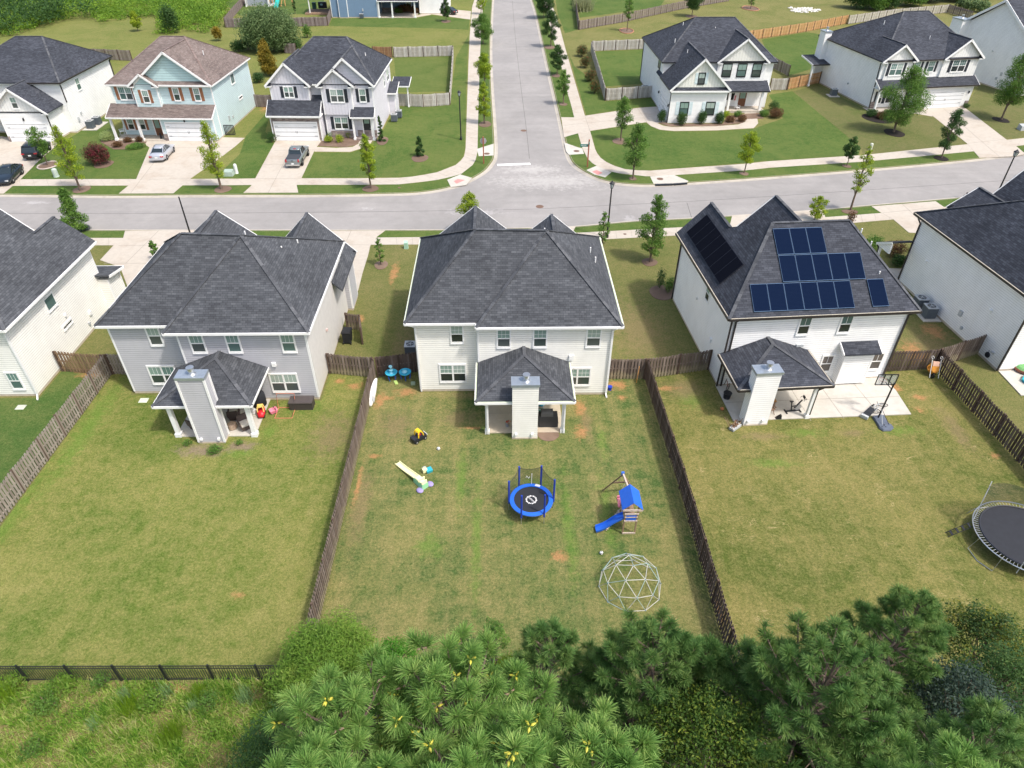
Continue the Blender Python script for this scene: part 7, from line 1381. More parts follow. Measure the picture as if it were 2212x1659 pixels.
# person by the right edge house
hd = G(2088.5, 419.5, 1.60)
def person(loc, rz):
    r = thing('person', 'person in black clothes seen from behind near the right edge house roof', 'person', loc, rz)
    V = {'pel': (0, 0, .98, .15), 'wa': (0, .01, 1.12, .135), 'ch': (0, .0, 1.32, .165), 'nk0': (0, .0, 1.47, .085), 'nk': (0, -.01, 1.53, .06), 'hl': (.1, 0, .93, .095), 'kl': (.11, -.03, .50, .065), 'al': (.11, .03, .09, .045), 'tl': (.12, -.14, .05, .04), 'hr': (-.1, 0, .93, .095), 'kr': (-.12, -.02, .50, .065), 'ar': (-.12, .03, .09, .045), 'tr': (-.13, -.14, .05, .04),
         'sl': (.19, .0, 1.43, .065), 'el': (.26, .03, 1.14, .045), 'wl': (.27, -.06, .90, .033), 'sr': (-.19, .0, 1.43, .065), 'er': (-.26, .03, 1.14, .045), 'wr': (-.27, -.06, .90, .033)}
    E_ = [('pel', 'wa'), ('wa', 'ch'), ('ch', 'nk0'), ('nk0', 'nk'), ('pel', 'hl'), ('hl', 'kl'), ('kl', 'al'), ('al', 'tl'), ('pel', 'hr'), ('hr', 'kr'), ('kr', 'ar'), ('ar', 'tr'), ('nk0', 'sl'), ('sl', 'el'), ('el', 'wl'), ('nk0', 'sr'), ('sr', 'er'), ('er', 'wr')]
    for s, wn in ((1, 'wl'), (-1, 'wr')):
        w0 = V[wn]; V['p'+wn] = (w0[0], w0[1]-.03, w0[2]-.07, .030); E_.append((wn, 'p'+wn))
        for j, (dx, L) in enumerate(((-.022, .075), (-.007, .085), (.008, .08), (.022, .062))):
            V[f'{wn}{j}'] = (w0[0]+dx*.3, w0[1]-.04+dx, w0[2]-.11, .010); V[f'{wn}{j}t'] = (w0[0]-s*.015, w0[1]-.05+dx, w0[2]-.10-L, .008); E_ += [('p'+wn, f'{wn}{j}'), (f'{wn}{j}', f'{wn}{j}t')]
        V[wn+'th'] = (w0[0]-s*.03, w0[1]-.07, w0[2]-.09, .010); E_.append((wn, wn+'th'))
    ks = list(V); me = bpy.data.meshes.new('body'); me.from_pydata([V[k][:3] for k in ks], [(ks.index(a), ks.index(b)) for a, b in E_], []); o = bpy.data.objects.new('body', me); COL.objects.link(o)
    sk = o.modifiers.new('s', 'SKIN'); me.skin_vertices[0].data[0].use_root = True
    for i, k in enumerate(ks): me.skin_vertices[0].data[i].radius = (V[k][3],)*2; me.skin_vertices[0].data[i].use_root = (i == 0)
    o.modifiers.new('u', 'SUBSURF').levels = 2; dg = bpy.context.evaluated_depsgraph_get(); m2 = bpy.data.meshes.new_from_object(o.evaluated_get(dg)); bpy.data.objects.remove(o)
    skin = flat('skin', (.42, .24, .16), .6, var=.03); b = bpy.data.objects.new('body', m2); COL.objects.link(b); b.parent = r; m2.materials.clear(); m2.materials.append(skin); m2.materials.append(flat('black_cloth', (.012, .013, .017), .85)); m2.materials.append(flat('dark_trousers', (.02, .02, .025), .85)); m2.materials.append(m_mat)
    for p in m2.polygons: z = p.center.z; x = abs(p.center.x); p.material_index = 3 if z < .11 else (2 if (z < .98 and x < .22) else (1 if z < 1.49 and not (z < .97 and x > .2) else 0)); p.use_smooth = True
    h_ = MB().ell((0, -.01, 1.655), (.078, .096, .118), 16, 12); h_.ell((0, -.108, 1.645), (.014, .018, .022), 6, 5)
    for s in (-1, 1): h_.ell((s*.080, 0, 1.65), (.012, .022, .032), 6, 5)
    hh = h_.build('head', skin, r, True); MB().ell((0, .012, 1.685), (.086, .098, .108), 16, 10).build('hair', flat('dark_hair', (.045, .028, .024), .8), r, True)
    for s in (-1, 1): MB().ell((s*.03, -.098, 1.665), (.012, .008, .008), 6, 5).build('eye', m_tb, hh)
    MB().ell((0, -.103, 1.600), (.024, .006, .007), 8, 5).build('mouth', flat('lips', (.35, .12, .1)), hh)
person((hd.x, hd.y, .02), rad(160))

# ---------------------------------------------------------------- vegetation
lm_yg = leafy('leaf_yellow_green', [(.12, .20, .014), (.24, .33, .022), (.36, .42, .03)]); lm_g = leafy('leaf_green', [(.055, .125, .025), (.105, .21, .036), (.19, .30, .055)])
lm_dg = leafy('leaf_dark_green', [(.025, .065, .018), (.05, .11, .028), (.085, .155, .035)]); lm_sage = leafy('leaf_sage', [(.06, .11, .04), (.13, .20, .075), (.25, .32, .14)])
lm_or = leafy('leaf_orange', [(.10, .12, .015), (.23, .17, .02), (.33, .24, .035)]); lm_red = leafy('leaf_flowers', [(.035, .07, .02), (.10, .035, .03), (.30, .02, .06)], patch=1.6)
lm_rust = leafy('leaf_rust', [(.06, .05, .02), (.13, .065, .03), (.17, .10, .04)]); lm_var = leafy('leaf_variegated', [(.20, .30, .10), (.42, .48, .20)])
lm_crape = leafy('leaf_crape', [(.03, .07, .02), (.07, .10, .03), (.30, .03, .02)], patch=2.0)
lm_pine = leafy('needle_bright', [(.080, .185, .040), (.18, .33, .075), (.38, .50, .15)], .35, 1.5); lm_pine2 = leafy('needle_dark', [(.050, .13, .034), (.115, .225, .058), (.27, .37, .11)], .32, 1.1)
lm_wild = leafy('wild_blade', [(.03, .09, .012), (.10, .22, .022), (.20, .34, .04), (.36, .40, .12), (.40, .34, .18)], .35, 1.1); lm_brush = leafy('brush_leaf', [(.06, .14, .016), (.15, .27, .028), (.27, .38, .045)], .35, .09)
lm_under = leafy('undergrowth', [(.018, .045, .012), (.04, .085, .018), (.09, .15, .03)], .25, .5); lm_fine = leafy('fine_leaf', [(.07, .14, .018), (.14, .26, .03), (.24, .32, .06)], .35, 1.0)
lm_dark = leafy('blue_dark_leaf', [(.012, .03, .022), (.03, .055, .04), (.055, .085, .055)], .2); lm_cone = flat('young_cone', (.50, .46, .06), .6); lm_cone2 = flat('old_cone', (.24, .17, .12), .8)
def cards(C, size, up=.5, asp=.62, out=None):
    n = len(C); d = rng.normal(size=(n, 3)); d /= np.linalg.norm(d, axis=1)[:, None]; nr = rng.normal(size=(n, 3)); nr[:, 2] += up*2
    if out is not None: nr += out*.9
    nr /= np.linalg.norm(nr, axis=1)[:, None]; a = np.cross(nr, d); a /= np.linalg.norm(a, axis=1)[:, None]+1e-9; b = np.cross(nr, a); s = (size*rng.uniform(.6, 1.25, n))[:, None]
    a *= s*.5; b *= s*.5*asp; V = np.stack([C-a, C+b*.9, C+a, C-b*.9], 1).reshape(-1, 3); return V, np.arange(4*n).reshape(n, 4)
def blob_pts(blobs, dens, shell=.62):
    out = []; nn = []
    for (x, y, z, r, rz) in blobs:
        n = max(8, int(dens*r*r)); d = rng.normal(size=(n, 3)); d /= np.linalg.norm(d, axis=1)[:, None]; k = rng.uniform(shell, 1.08, n)**.7
        k += .10*np.sin(d[:, 0]*7+x*3)*np.cos(d[:, 1]*6+y); out.append(np.array([x, y, z])+d*k[:, None]*np.array([r, r, rz])); nn.append(d)
    return np.concatenate(out), np.concatenate(nn)
def hgt(b, px):
    d = CR*(px[0]-1106)-CU*(px[1]-829.5)+CF*1471.08; return CAM_H+d.z*(b.y/d.y)
def shpx(k, x, y): o = SHEET[k]; s = 1 if k == 'X' else .256; return (x*s+o[0], y*s+o[1])
def tree(label, b, h, r, mat, name='street_tree', group=None, bare=.22, dens=420, leaf=.17, cone=0.0, nb=18, cat='tree', lean=0.0, bark=None, open_=.75):
    root = thing(name, label, cat, (b.x, b.y, 0), 0, group); rd = random.Random(hash(label) % 9999 if 0 else sum(map(ord, label)))
    h0 = h*bare; blobs = []; tk = [(0, 0, -.1)]; 
    for k in range(1, 6): t = k/5; tk.append((lean*t*t*h*.3+rd.uniform(-.04, .04)*h*.3, rd.uniform(-.03, .03)*h*.3, h*.93*t))
    tr = MB().tube(tk, [max(.025, h*.018*(1-.8*k/5)) for k in range(6)], 7)
    for i in range(nb):
        t = (i+.5)/nb; z = h0+(h-h0)*t; env = math.sin(PI*min(1, (t*.86+.12)))**.8 if cone == 0 else (1-t)**.8*cone+(1-cone)*math.sin(PI*min(1, t*.9+.1))
        a = i*2.4+rd.uniform(-.5, .5); rr = r*env*rd.uniform(.30, .72); br = r*rd.uniform(.24, .46)*(.55+.45*env); kx = tk[min(5, int(t*5)+1)][0]
        x, y = kx+rr*math.cos(a), rr*math.sin(a); z = min(z, h-br*.5); blobs.append((x, y, z, br, br*open_))
        s0 = Vector((kx*.7, 0, max(h0*.8, z-h*.16))); tr.tube([s0, s0.lerp(Vector((x, y, z)), .5)+Vector((0, 0, .03*h)), (x, y, z)], [h*.008, h*.006, h*.003], 5)
    for i in range(4): blobs.append((tk[-1][0]+rd.uniform(-.1, .1)*r, rd.uniform(-.1, .1)*r, h*(.80+.06*i), r*(.26-.045*i), r*(.3-.04*i)))
    C, nn = blob_pts(blobs, dens*2.6, .25); V, F = cards(C, np.full(len(C), leaf*.92), .4, .62, nn); arr_mesh('crown', V, F, mat, root); tr.build('trunk', bark or m_bark, root); return root
def shrub(label, b, h, r, mat, name='shrub', cat='shrub', group=None, nb=9, dens=900, leaf=.12, z0=0, sq=False):
    root = thing(name, label, cat, (b.x, b.y, z0), 0, group); blobs = []; rd = random.Random(sum(map(ord, label)))
    for i in range(nb):
        a = i*2.4; q = math.sqrt((i+.3)/nb)*r*.62; hh = h*(.62-.22*(q/r)) if not sq else h*.5; blobs.append((q*math.cos(a), q*math.sin(a), hh*rd.uniform(.8, 1.15), r*rd.uniform(.36, .52), h*rd.uniform(.34, .46)))
    C, nn = blob_pts(blobs, dens*1.5, .4); C = C[C[:, 2] > .02]; V, F = cards(C, np.full(len(C), leaf), .5, .65, nn[:len(C)]); arr_mesh('foliage', V, F, mat, root)
    st = MB()
    for i in range(5): a = i*1.256; st.tube([(0, 0, 0), (r*.5*math.cos(a), r*.5*math.sin(a), h*.6)], [.03, .012], 5)
    st.build('stem', m_bark, root); return root
ST = 'young street trees along the pavements'
def tr(k, bx, by, tx, ty, wpx, mat, label, **kw):
    b = S(k, bx, by); h = hgt(b, shpx(k, tx, ty)); r = abs(S(k, bx+wpx, by).x-b.x); return tree(label, b, h, r, mat, **kw)
tr('M', 680, 1608, 500, 1060, 130, lm_yg, 'tall yellow-green street tree in front of the blue house lawn, by the round mulch ring', group=ST, nb=24, dens=330, cone=.5)
tr('M', 405, 1395, 290, 1075, 105, lm_g, 'small bright tree in the pale-edged ring beside the black SUV', nb=12, dens=360, bare=.35)
tr('M', 1868, 1596, 1750, 1020, 135, lm_yg, 'tall thin yellow-green street tree right of the blue house driveway', group=ST, nb=24, dens=300, cone=.45)
tr('N', 1058, 1590, 1005, 1130, 100, lm_yg, 'narrow bright street tree in front of the house with the stone garage', group=ST, nb=24, dens=520, cone=.4)
tr('N', 2013, 1045, 2005, 690, 78, lm_yg, 'nearest street tree on the left verge of the side road', group=ST, nb=20, dens=520, cone=.3)
tr('N', 2015, 720, 2010, 450, 92, lm_yg, 'second street tree up the left verge of the side road', group=ST, dens=480)
tr('N', 2003, 370, 1995, 120, 110, lm_g, 'third street tree up the left verge of the side road', group=ST, dens=560)
tr('N', 1985, 120, 1985, -60, 60, lm_yg, 'yellow street tree at the top of the left verge', group=ST)
tr('N', 1690, 180, 1680, -10, 55, lm_dg, 'dark green tree in front of the black car at the top', dens=700)
tr('O', 605, 878, 612, 590, 76, lm_g, 'nearest street tree on the right verge of the side road', group=ST, dens=520, bare=.3)
tr('O', 552, 632, 535, 380, 84, lm_dg, 'second street tree up the right verge of the side road', group=ST, dens=620)
tr('O', 500, 392, 490, 90, 86, lm_dg, 'third street tree up the right verge of the side road', group=ST, dens=620)
tr('O', 440, 150, 430, -90, 110, lm_dg, 'large dark tree at the top right of the side road', group=ST, dens=620)
tr('O', 1090, 1188, 1150, 815, 98, lm_g, 'tree in the lawn beside the corner house driveway', nb=16, dens=420, bare=.3)
tr('O', 1194, 1508, 1275, 1045, 138, lm_g, 'tree on the verge right of the street name sign', group=ST, nb=20, dens=380, bare=.25)
tr('O', 2130, 1462, 2160, 1110, 100, lm_yg, 'small yellow-green street tree below the corner house lawn', group=ST, dens=440, bare=.28)
tr('O', 1142, 262, 1160, -20, 52, lm_g, 'young tree in the red-edged mulch ring before the gray fence', dens=420, bare=.4)
tr('O', 1690, 138, 1700, -80, 105, lm_dg, 'dark tree behind the corner farmhouse roof', dens=500, bare=.35)
tr('O', 2185, 72, 2190, -90, 40, lm_g, 'thin tree at the top behind the corner farmhouse', dens=300)
tr('L', 716, 1398, 752, 1155, 70, lm_dg, 'small dark street tree on the right verge', group=ST, dens=620, bare=.28)
tr('L', 1112, 1116, 1275, 560, 195, lm_g, 'large green tree in front of the house with dark shutters', nb=30, dens=300, bare=.15)
tr('L', 1514, 1332, 1625, 925, 110, lm_dg, 'dark green street tree beside the double driveway', group=ST, nb=20, dens=480, bare=.2)
tr('L', 2018, 1008, 2190, 430, 170, lm_g, 'big tree at the right edge beyond the driveway', nb=28, dens=330, bare=.25)
b = S('J', 748, 218); tree('leaning yellow-green tree rising over the street above the solar roof', b, hgt(b, shpx('L', 935, 1235)), 1.15, lm_yg, group=ST, nb=20, dens=330, bare=.3)
tr('J', 440, 300, 470, 100, 90, lm_yg, 'young yellow-green tree just behind the solar house roof', dens=420, bare=.15)
b = S('I', 663, 392); tree('dark layered street tree behind the left edge house', b, hgt(b, shpx('I', 552, 35)), 1.55, lm_g, group=ST, nb=26, dens=520, cone=.8, bare=.12)
tr('I', 1330, 640, 1335, 478, 50, lm_g, 'small round tree peeping over the gray house roof edge', dens=700, bare=.2)
tr('A', 1140, 682, 1090, 455, 52, lm_g, 'young dark tree on the mulch ring between the driveway and the middle house', dens=420, bare=.12)
tr('A', 1900, 410, 1900, 72, 120, lm_yg, 'bright yellow-green treetop showing above the middle house roof peak', nb=20, dens=420)
tr('B', 935, 500, 885, 235, 70, lm_g, 'small tree beside the black street lamp behind the middle house', nb=16, dens=420, bare=.1)
tr('B', 1335, 652, 1425, 90, 140, lm_g, 'tall tree on the lawn between the middle house and the solar panel house', nb=26, dens=420, bare=.12)
b = G(2205, 372); tree('yellow-green tree cut off by the right edge beside the street lamp', b+Vector((1.5, -3, 0)), 4.6, 1.6, lm_yg, dens=380)
# garden shrubs
def sh(k, x, y, wpx, h, mat, label, **kw): b = S(k, x, y); return shrub(label, b+Vector((0, .2, 0)), h, abs(S(k, x+wpx, y).x-b.x), mat, **kw)
sh('M', 845, 1385, 115, 2.5, lm_red, 'crape myrtle covered in dark pink flowers on the blue house lawn', name='flowering_shrub', nb=16, leaf=.15, dens=500)
sh('M', 915, 1185, 75, 1.2, lm_var, 'pale variegated bush at the left corner of the blue house porch'); sh('M', 985, 1245, 45, .7, lm_rust, 'reddish bush in front of the pale variegated bush'); sh('M', 1075, 1205, 42, .7, lm_rust, 'rust coloured round bush left of the porch column'); sh('M', 1175, 1200, 40, .7, lm_rust, 'rust coloured round bush right of the porch column'); sh('M', 1135, 1250, 85, .45, lm_g, 'low spreading juniper below the blue house porch', leaf=.1)
sh('N', 220, 1205, 44, 1.4, lm_dg, 'round green bush at the left of the stone garage'); sh('N', 738, 1150, 62, .9, lm_g, 'wide dark green bush under the lower window of the pale gray house'); sh('N', 698, 1205, 40, .85, lm_yg, 'left yellow-green ball bush in front of the pale gray house'); sh('N', 790, 1205, 42, 1.1, lm_yg, 'middle yellow-green ball bush in front of the pale gray house'); sh('N', 872, 1160, 40, .9, lm_yg, 'right yellow-green ball bush beside the porch of the pale gray house')
b = S('N', 1147, 1195); tree('narrow dark green cypress at the right corner of the pale gray house', b, 3.3, .62, lm_dg, name='cypress', cone=1.0, bare=.0, dens=2600, nb=22, leaf=.12)
b = S('N', 1470, 1320); tree('small magnolia on the round mulch ring in the corner front lawn', b, hgt(b, shpx('N', 1475, 1150)), .78, lm_dg, name='magnolia', bare=.02, dens=1100, nb=16)
for i, (x, y, w_, l_) in enumerate([(1435, 1035, 44, 'first clipped round bush from the left at the corner farmhouse'), (1605, 1060, 50, 'second clipped round bush, under the left window of the corner farmhouse'), (1770, 1050, 46, 'third clipped round bush, under the right window of the corner farmhouse'), (1922, 1048, 46, 'fourth clipped round bush, at the right corner of the farmhouse garage')]): sh('O', x, y, w_, 1.75, lm_dg, l_, nb=12, dens=1300)
sh('O', 1975, 990, 42, .9, lm_yg, 'yellow-green bush left of the farmhouse porch column'); sh('O', 2010, 1035, 48, .9, lm_rust, 'first rust bush in front of the farmhouse porch'); sh('O', 2075, 990, 40, .9, lm_g, 'bright bush between the rust bushes of the farmhouse porch'); sh('O', 2110, 1028, 48, .9, lm_rust, 'second rust bush in front of the farmhouse porch')
sh('L', 15, 985, 50, 1.0, lm_g, 'green bush at the right end of the farmhouse porch'); sh('L', 95, 940, 52, 1.5, lm_dg, 'tall green bush right of the farmhouse porch'); sh('L', 115, 995, 72, 1.3, lm_rust, 'big rust bush right of the farmhouse porch')
for i, (x, y, l_) in enumerate([(762, 480, 'farthest red crape myrtle beside the picket fence'), (790, 575, 'second red crape myrtle beside the picket fence'), (832, 690, 'third red crape myrtle beside the picket fence'), (868, 790, 'nearest red crape myrtle beside the picket fence')]): sh('O', x, y, 58, 2.0, lm_crape, l_, name='flowering_shrub', group='red crape myrtles along the picket fence', dens=480, leaf=.15, nb=12)
for i, (x, y, w_, m, l_) in enumerate([(925, 985, 60, lm_dg, 'dark bush at the left end of the black mulch bed'), (1010, 1005, 55, lm_rust, 'reddish bush in the black mulch bed'), (1070, 985, 55, lm_g, 'green bush in the black mulch bed'), (1160, 985, 50, lm_dg, 'dark bush at the right end of the black mulch bed')]): sh('L', x, y, w_, 1.0, m, l_)
sh('L', 1722, 915, 32, .7, lm_dg, 'small dark bush at the right of the garage with two wall lamps'); sh('B', 1420, 885, 50, 2.0, lm_dg, 'dark upright bush beside the solar house side wall'); sh('B', 1500, 915, 55, 1.5, lm_g, 'green bush against the corner of the solar house'); sh('J', 745, 345, 45, 1.6, lm_rust, 'reddish leafy bush beyond the solar house roof')
sh('J', 930, 560, 95, 1.4, lm_g, 'green bush left of the right edge house porch'); sh('J', 1120, 610, 110, 1.5, lm_rust, 'mixed brown-green hedge beside the right edge house porch', dens=600); sh('J', 1160, 690, 80, 1.0, lm_dg, 'low dark bush beside the porch walkway of the right edge house')
sh('K', 1575, 835, 45, .4, lm_g, 'weedy tuft left of the gray chimney foot', leaf=.09); sh('K', 1800, 890, 75, .35, lm_g, 'green weeds below the gray chimney', leaf=.09); sh('K', 2010, 830, 40, .4, lm_g, 'weedy tuft right of the gray chimney foot', leaf=.09); sh('I', 700, 396, 60, .5, lm_dark, 'low dark grass clump at the foot of the layered street tree', leaf=.1)
sh('N', 1350, 105, 100, 1.9, lm_rust, 'dark reddish bush at the slate blue house porch', leaf=.25, dens=300); sh('N', 1290, 115, 45, 1.4, lm_g, 'green bush left of the reddish bush at the slate blue house', leaf=.22, dens=300); sh('N', 1440, 115, 45, 1.2, lm_rust, 'small rusty bush right of the slate blue house porch', leaf=.22, dens=300)
b = S('N', 190, 470); shrub('big round sage-green tree between the two houses across the street', b+Vector((0, 4, 0)), 7.4, 5.6, lm_sage, name='tree', cat='tree', nb=34, dens=150, leaf=.30)
b = S('N', 200, 640); tree('orange-leaved conifer between the two houses across the street', b, hgt(b, shpx('N', 175, 335)), 2.3, lm_or, name='conifer', bare=.1, cone=.8, nb=34, dens=260, leaf=.24)
sh('N', 110, 700, 60, 1.6, lm_dg, 'dark bush beside the garden shed', leaf=.2, dens=350); sh('N', 20, 420, 80, 2.4, lm_dg, 'dark bush behind the pale blue house', leaf=.25, dens=260); sh('N', -60, 440, 70, 2.2, lm_dg, 'second dark bush behind the pale blue house, farther left', leaf=.25, dens=260); sh('N', 400, 430, 90, 2.2, lm_dg, 'dark hedge behind the orange-leaved conifer', leaf=.25, dens=260)
sh('N', 350, 300, 26, 3.2, lm_g, 'thin green conifer right of the sage-green tree', leaf=.25, dens=260); sh('N', 520, 320, 45, 2.6, lm_g, 'leafy shrub behind the left ridge of the pale gray house', leaf=.25, dens=260); sh('M', 1450, 280, 85, 5.5, lm_dg, 'dark bush in the meadow behind the pale blue house', leaf=.35, dens=130, nb=14)
tr('M', 1165, 265, 1140, 90, 60, lm_yg, 'young yellow-green tree in the meadow behind the pale blue house', dens=200, leaf=.28); tr('M', 1845, 345, 1850, 225, 60, lm_or, 'young yellow tree in the meadow left of the sage-green tree', dens=200, leaf=.28); tr('N', 418, 118, 400, -10, 20, lm_dg, 'thin young tree inside the playground yard', dens=500, leaf=.25)
# brush field top left: nobody could count it
def brush(name, label, cat, pts_fn, n, per, leaf, mat, hfn, rr=1.6, dens=None):
    C = []
    for _ in range(n):
        x, y = pts_fn(); h = hfn(x, y); y += 9*math.sin(x*.13)+5*math.sin(x*.41+2)+rng.normal(0, 3); k = per; d = rng.normal(size=(k, 3)); d /= np.linalg.norm(d, axis=1)[:, None]; C.append(np.array([x, y, h*.55])+d*np.array([rr, rr, h*.5])*rng.uniform(.4, 1, (k, 1)))
    C = np.concatenate(C); C = C[C[:, 2] > 0]; V, F = cards(C, np.full(len(C), leaf), .5); o = arr_mesh(name, V, F, mat); return tag(o, label, cat, kind='stuff')
def quad_pts(P_):
    def f():
        a, b = rng.uniform(0, 1, 2); p = P_[0].lerp(P_[1], a).lerp(P_[3].lerp(P_[2], a), b); return p.x, p.y
    return f
q = [S('X', -60, 57), S('X', 484, 53), S('X', 530, -40), S('X', -80, -60)]
brush('brush_field', 'bright green brush covering the field at the top left', 'brush', quad_pts(q), 2300, 60, .40, lm_brush, lambda x, y: rng.uniform(.5, 1.6)+rng.uniform(0, 1)**5*3.5, 1.5)
q2 = [S('X', -60, 60), S('X', 165, 60), S('X', 150, -20), S('X', -80, -40)]
brush('thicket', 'darker thicket at the left end of the brush field', 'thicket', quad_pts(q2), 260, 60, .55, lm_dg, lambda x, y: rng.uniform(3, 5.5), 2.6)
q3 = [S('L', 690, 60), S('L', 1080, 95), S('L', 1100, -60), S('L', 640, -120)]
for i, (x, y, r_, m, l_) in enumerate([(800, 70, 3.0, lm_dg, 'dark tree behind the long pale fence at the top right'), (930, 78, 3.4, lm_g, 'green tree behind the long pale fence, beside the dark one'), (1060, 70, 3.0, lm_dg, 'dark tree behind the fence above the ridge of the shuttered house'), (1250, 50, 3.4, lm_g, 'green tree behind the far fence above the shuttered house roof'), (1420, 20, 3.2, lm_dg, 'dark tree behind the far end of the pale fence'), (1620, 10, 3.5, lm_g, 'tree in the top right corner behind the fence return'), (1850, -20, 4.0, lm_dg, 'dark tree above the white chimney house')]):
    b = S('L', x, y); shrub(l_, b, 6.0, r_*1.3, m, name='tree', cat='tree', nb=16, dens=100, leaf=.42)
for i, (x, y, l_) in enumerate([(1760, 90, 'gray-green wispy shrub behind the fence return at the top right'), (1850, 105, 'second gray-green wispy shrub by the white chimney house'), (1690, 75, 'small gray-green shrub at the corner of the far fence')]): shrub(l_, S('L', x, y), 2.6, 1.9, lm_sage, nb=10, dens=140, leaf=.35)
# tall plume grass
def blades(C, L, w_, spread, droop=.25):
    n = len(C); a = rng.uniform(0, 2*PI, n); t = rng.uniform(0, spread, n); d = np.stack([np.cos(a)*np.sin(t), np.sin(a)*np.sin(t), np.cos(t)], 1); l_ = (L*rng.uniform(.45, 1.2, n))[:, None]
    s = np.stack([-np.sin(a+rng.uniform(-1, 1, n)), np.cos(a), np.zeros(n)], 1)*w_; m = C+d*l_*.55; e = C+d*l_; e[:, 2] -= droop*l_[:, 0]*np.sin(t)
    V = np.stack([C-s, C+s, m+s*.8, m-s*.8, e], 1).reshape(-1, 3); i = np.arange(n)[:, None]*5; F = np.concatenate([np.concatenate([i, i+1, i+2], 1), np.concatenate([i, i+2, i+3], 1), np.concatenate([i+3, i+2, i+4], 1)]); return V, F
def clump(label, p, n, L, w_, r_, mat, spread=.6, name='grass_clump'):
    C = np.stack([rng.normal(0, r_, n), rng.normal(0, r_, n), np.zeros(n)], 1); V, F = blades(C, L, w_, spread); o = arr_mesh(name, V, F, mat); o.location = (p.x, p.y, 0); return tag(o, label, 'grass clump')
clump('tall pale plume grass behind the dark gray fence corner at the top', S('O', 775, 90), 900, 3.4, .05, .9, leafy('plume', [(.22, .26, .12), (.38, .38, .22)]), .7); clump('second pale plume grass beside the side road at the top', S('O', 730, 40), 500, 2.8, .05, .6, lm_sage, .7)
# the wild strip at the bottom left
n = 95000; x = rng.uniform(-27, -8.0, n); y = 16.35-rng.uniform(0, 1, n)**1.0*6.5; hs = .5+.5*np.sin(x*1.3+np.cos(y*1.7)*2)*np.cos(y*1.1+x*.4); gap = np.sin(x*3.1+y*1.3)*np.cos(y*2.9-x*.7); keep = rng.uniform(0, 1, n) < np.where(gap > .55, .12, .30+.7*hs); C = np.stack([x[keep], y[keep], np.zeros(keep.sum())], 1)
big = (rng.uniform(0, 1, keep.sum()) < .25); V, F = blades(C, (.22+.55*hs[keep])*np.where(big, 1.35, .85), .017, 1.0, .6); arr = arr_mesh('tall_grass', V, F, lm_wild); tag(arr, 'tall unmown grass and weeds behind the iron fence', 'grass', kind='stuff')
m_fluff = leafy('fine_weed', [(.13, .23, .015), (.22, .36, .02)], .35, 1.0); m_straw = leafy('gray_blade', [(.16, .28, .10), (.30, .42, .18)], .3)
for px, py, L, r_, m, l_ in [(35, 1010, .95, .28, m_fluff, 'bright feathery weed clump at the left edge below the iron fence'), (1105, 1110, .9, .22, m_fluff, 'bright feathery weed in the middle of the wild strip'), (1450, 1340, 1.05, .30, m_fluff, 'large bright feathery weed above the watermark end'), (1700, 990, .7, .2, m_fluff, 'small feathery weed near the right end of the iron fence'), (1400, 1010, 1.0, .16, m_straw, 'tall gray-green grass fan under the iron fence middle'), (1080, 1010, .9, .12, m_straw, 'thin gray-green grass fan left of the large feathery weed'), (820, 1260, .8, .12, m_straw, 'gray-green grass fan in the middle left of the wild strip'), (2090, 1020, 1.1, .16, m_straw, 'gray-green grass fan before the fine-leaved tree'), (1640, 1110, .8, .10, m_straw, 'small gray-green grass fan in the wild strip')]:
    p = S('R', px, py+60); clump(l_.replace('above the watermark end', 'low in the wild strip'), p, 420 if m is m_fluff else 110, L, .008 if m is m_fluff else .012, r_, m, .55 if m is m_fluff else .5, 'weed_clump')
rd_ = random.Random(5); wl = ['broad weed by the iron fence, far left', 'second broad weed from the left in the wild strip', 'broad weed below the second iron fence panel', 'broad weed in the lower left of the wild strip', 'broad weed right of the small bare soil patch', 'broad weed under the iron fence middle', 'broad weed near the dark leafy tree', 'tall broad weed at the right end of the wild strip']
for i, (x_, y_) in enumerate([(150, 950), (420, 1150), (560, 980), (300, 1500), (1320, 1130), (880, 960), (1850, 1350), (1780, 1120)]): shrub(wl[i], S('R', x_, y_), rd_.uniform(.5, .9), rd_.uniform(.5, .9), lm_g if i % 2 else lm_fine, name='weed', cat='weed', nb=8, dens=700, leaf=.09)
# undergrowth below the pines
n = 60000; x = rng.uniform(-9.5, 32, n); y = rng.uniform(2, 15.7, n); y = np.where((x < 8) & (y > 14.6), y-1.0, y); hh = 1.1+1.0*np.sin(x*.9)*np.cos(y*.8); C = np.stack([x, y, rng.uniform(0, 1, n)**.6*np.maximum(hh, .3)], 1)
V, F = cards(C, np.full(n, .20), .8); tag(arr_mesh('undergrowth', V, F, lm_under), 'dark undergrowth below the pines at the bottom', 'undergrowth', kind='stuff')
# pines in front, seen from above
def tufts(P_, D_, n, L, w_):
    m = len(P_); P_ = np.repeat(P_, n, 0); D_ = np.repeat(D_, n, 0); k = m*n; r_ = rng.normal(size=(k, 3)); s = np.cross(D_, r_); s /= np.linalg.norm(s, axis=1)[:, None]+1e-9; th = rng.uniform(.25, 1.35, k)[:, None]
    d = D_*np.cos(th)+s*np.sin(th); l_ = (L*rng.uniform(.75, 1.15, k))[:, None]; b = P_-D_*rng.uniform(0, .16, k)[:, None]; e = b+d*l_; e[:, 2] -= .10*l_[:, 0]; sd_ = np.cross(d, rng.normal(size=(k, 3))); sd_ /= np.linalg.norm(sd_, axis=1)[:, None]+1e-9
    V = np.stack([b-sd_*w_*.5, b+sd_*w_*.5, e+sd_*w_*.25, e-sd_*w_*.25], 1).reshape(-1, 3); return V, np.arange(4*k).reshape(k, 4)
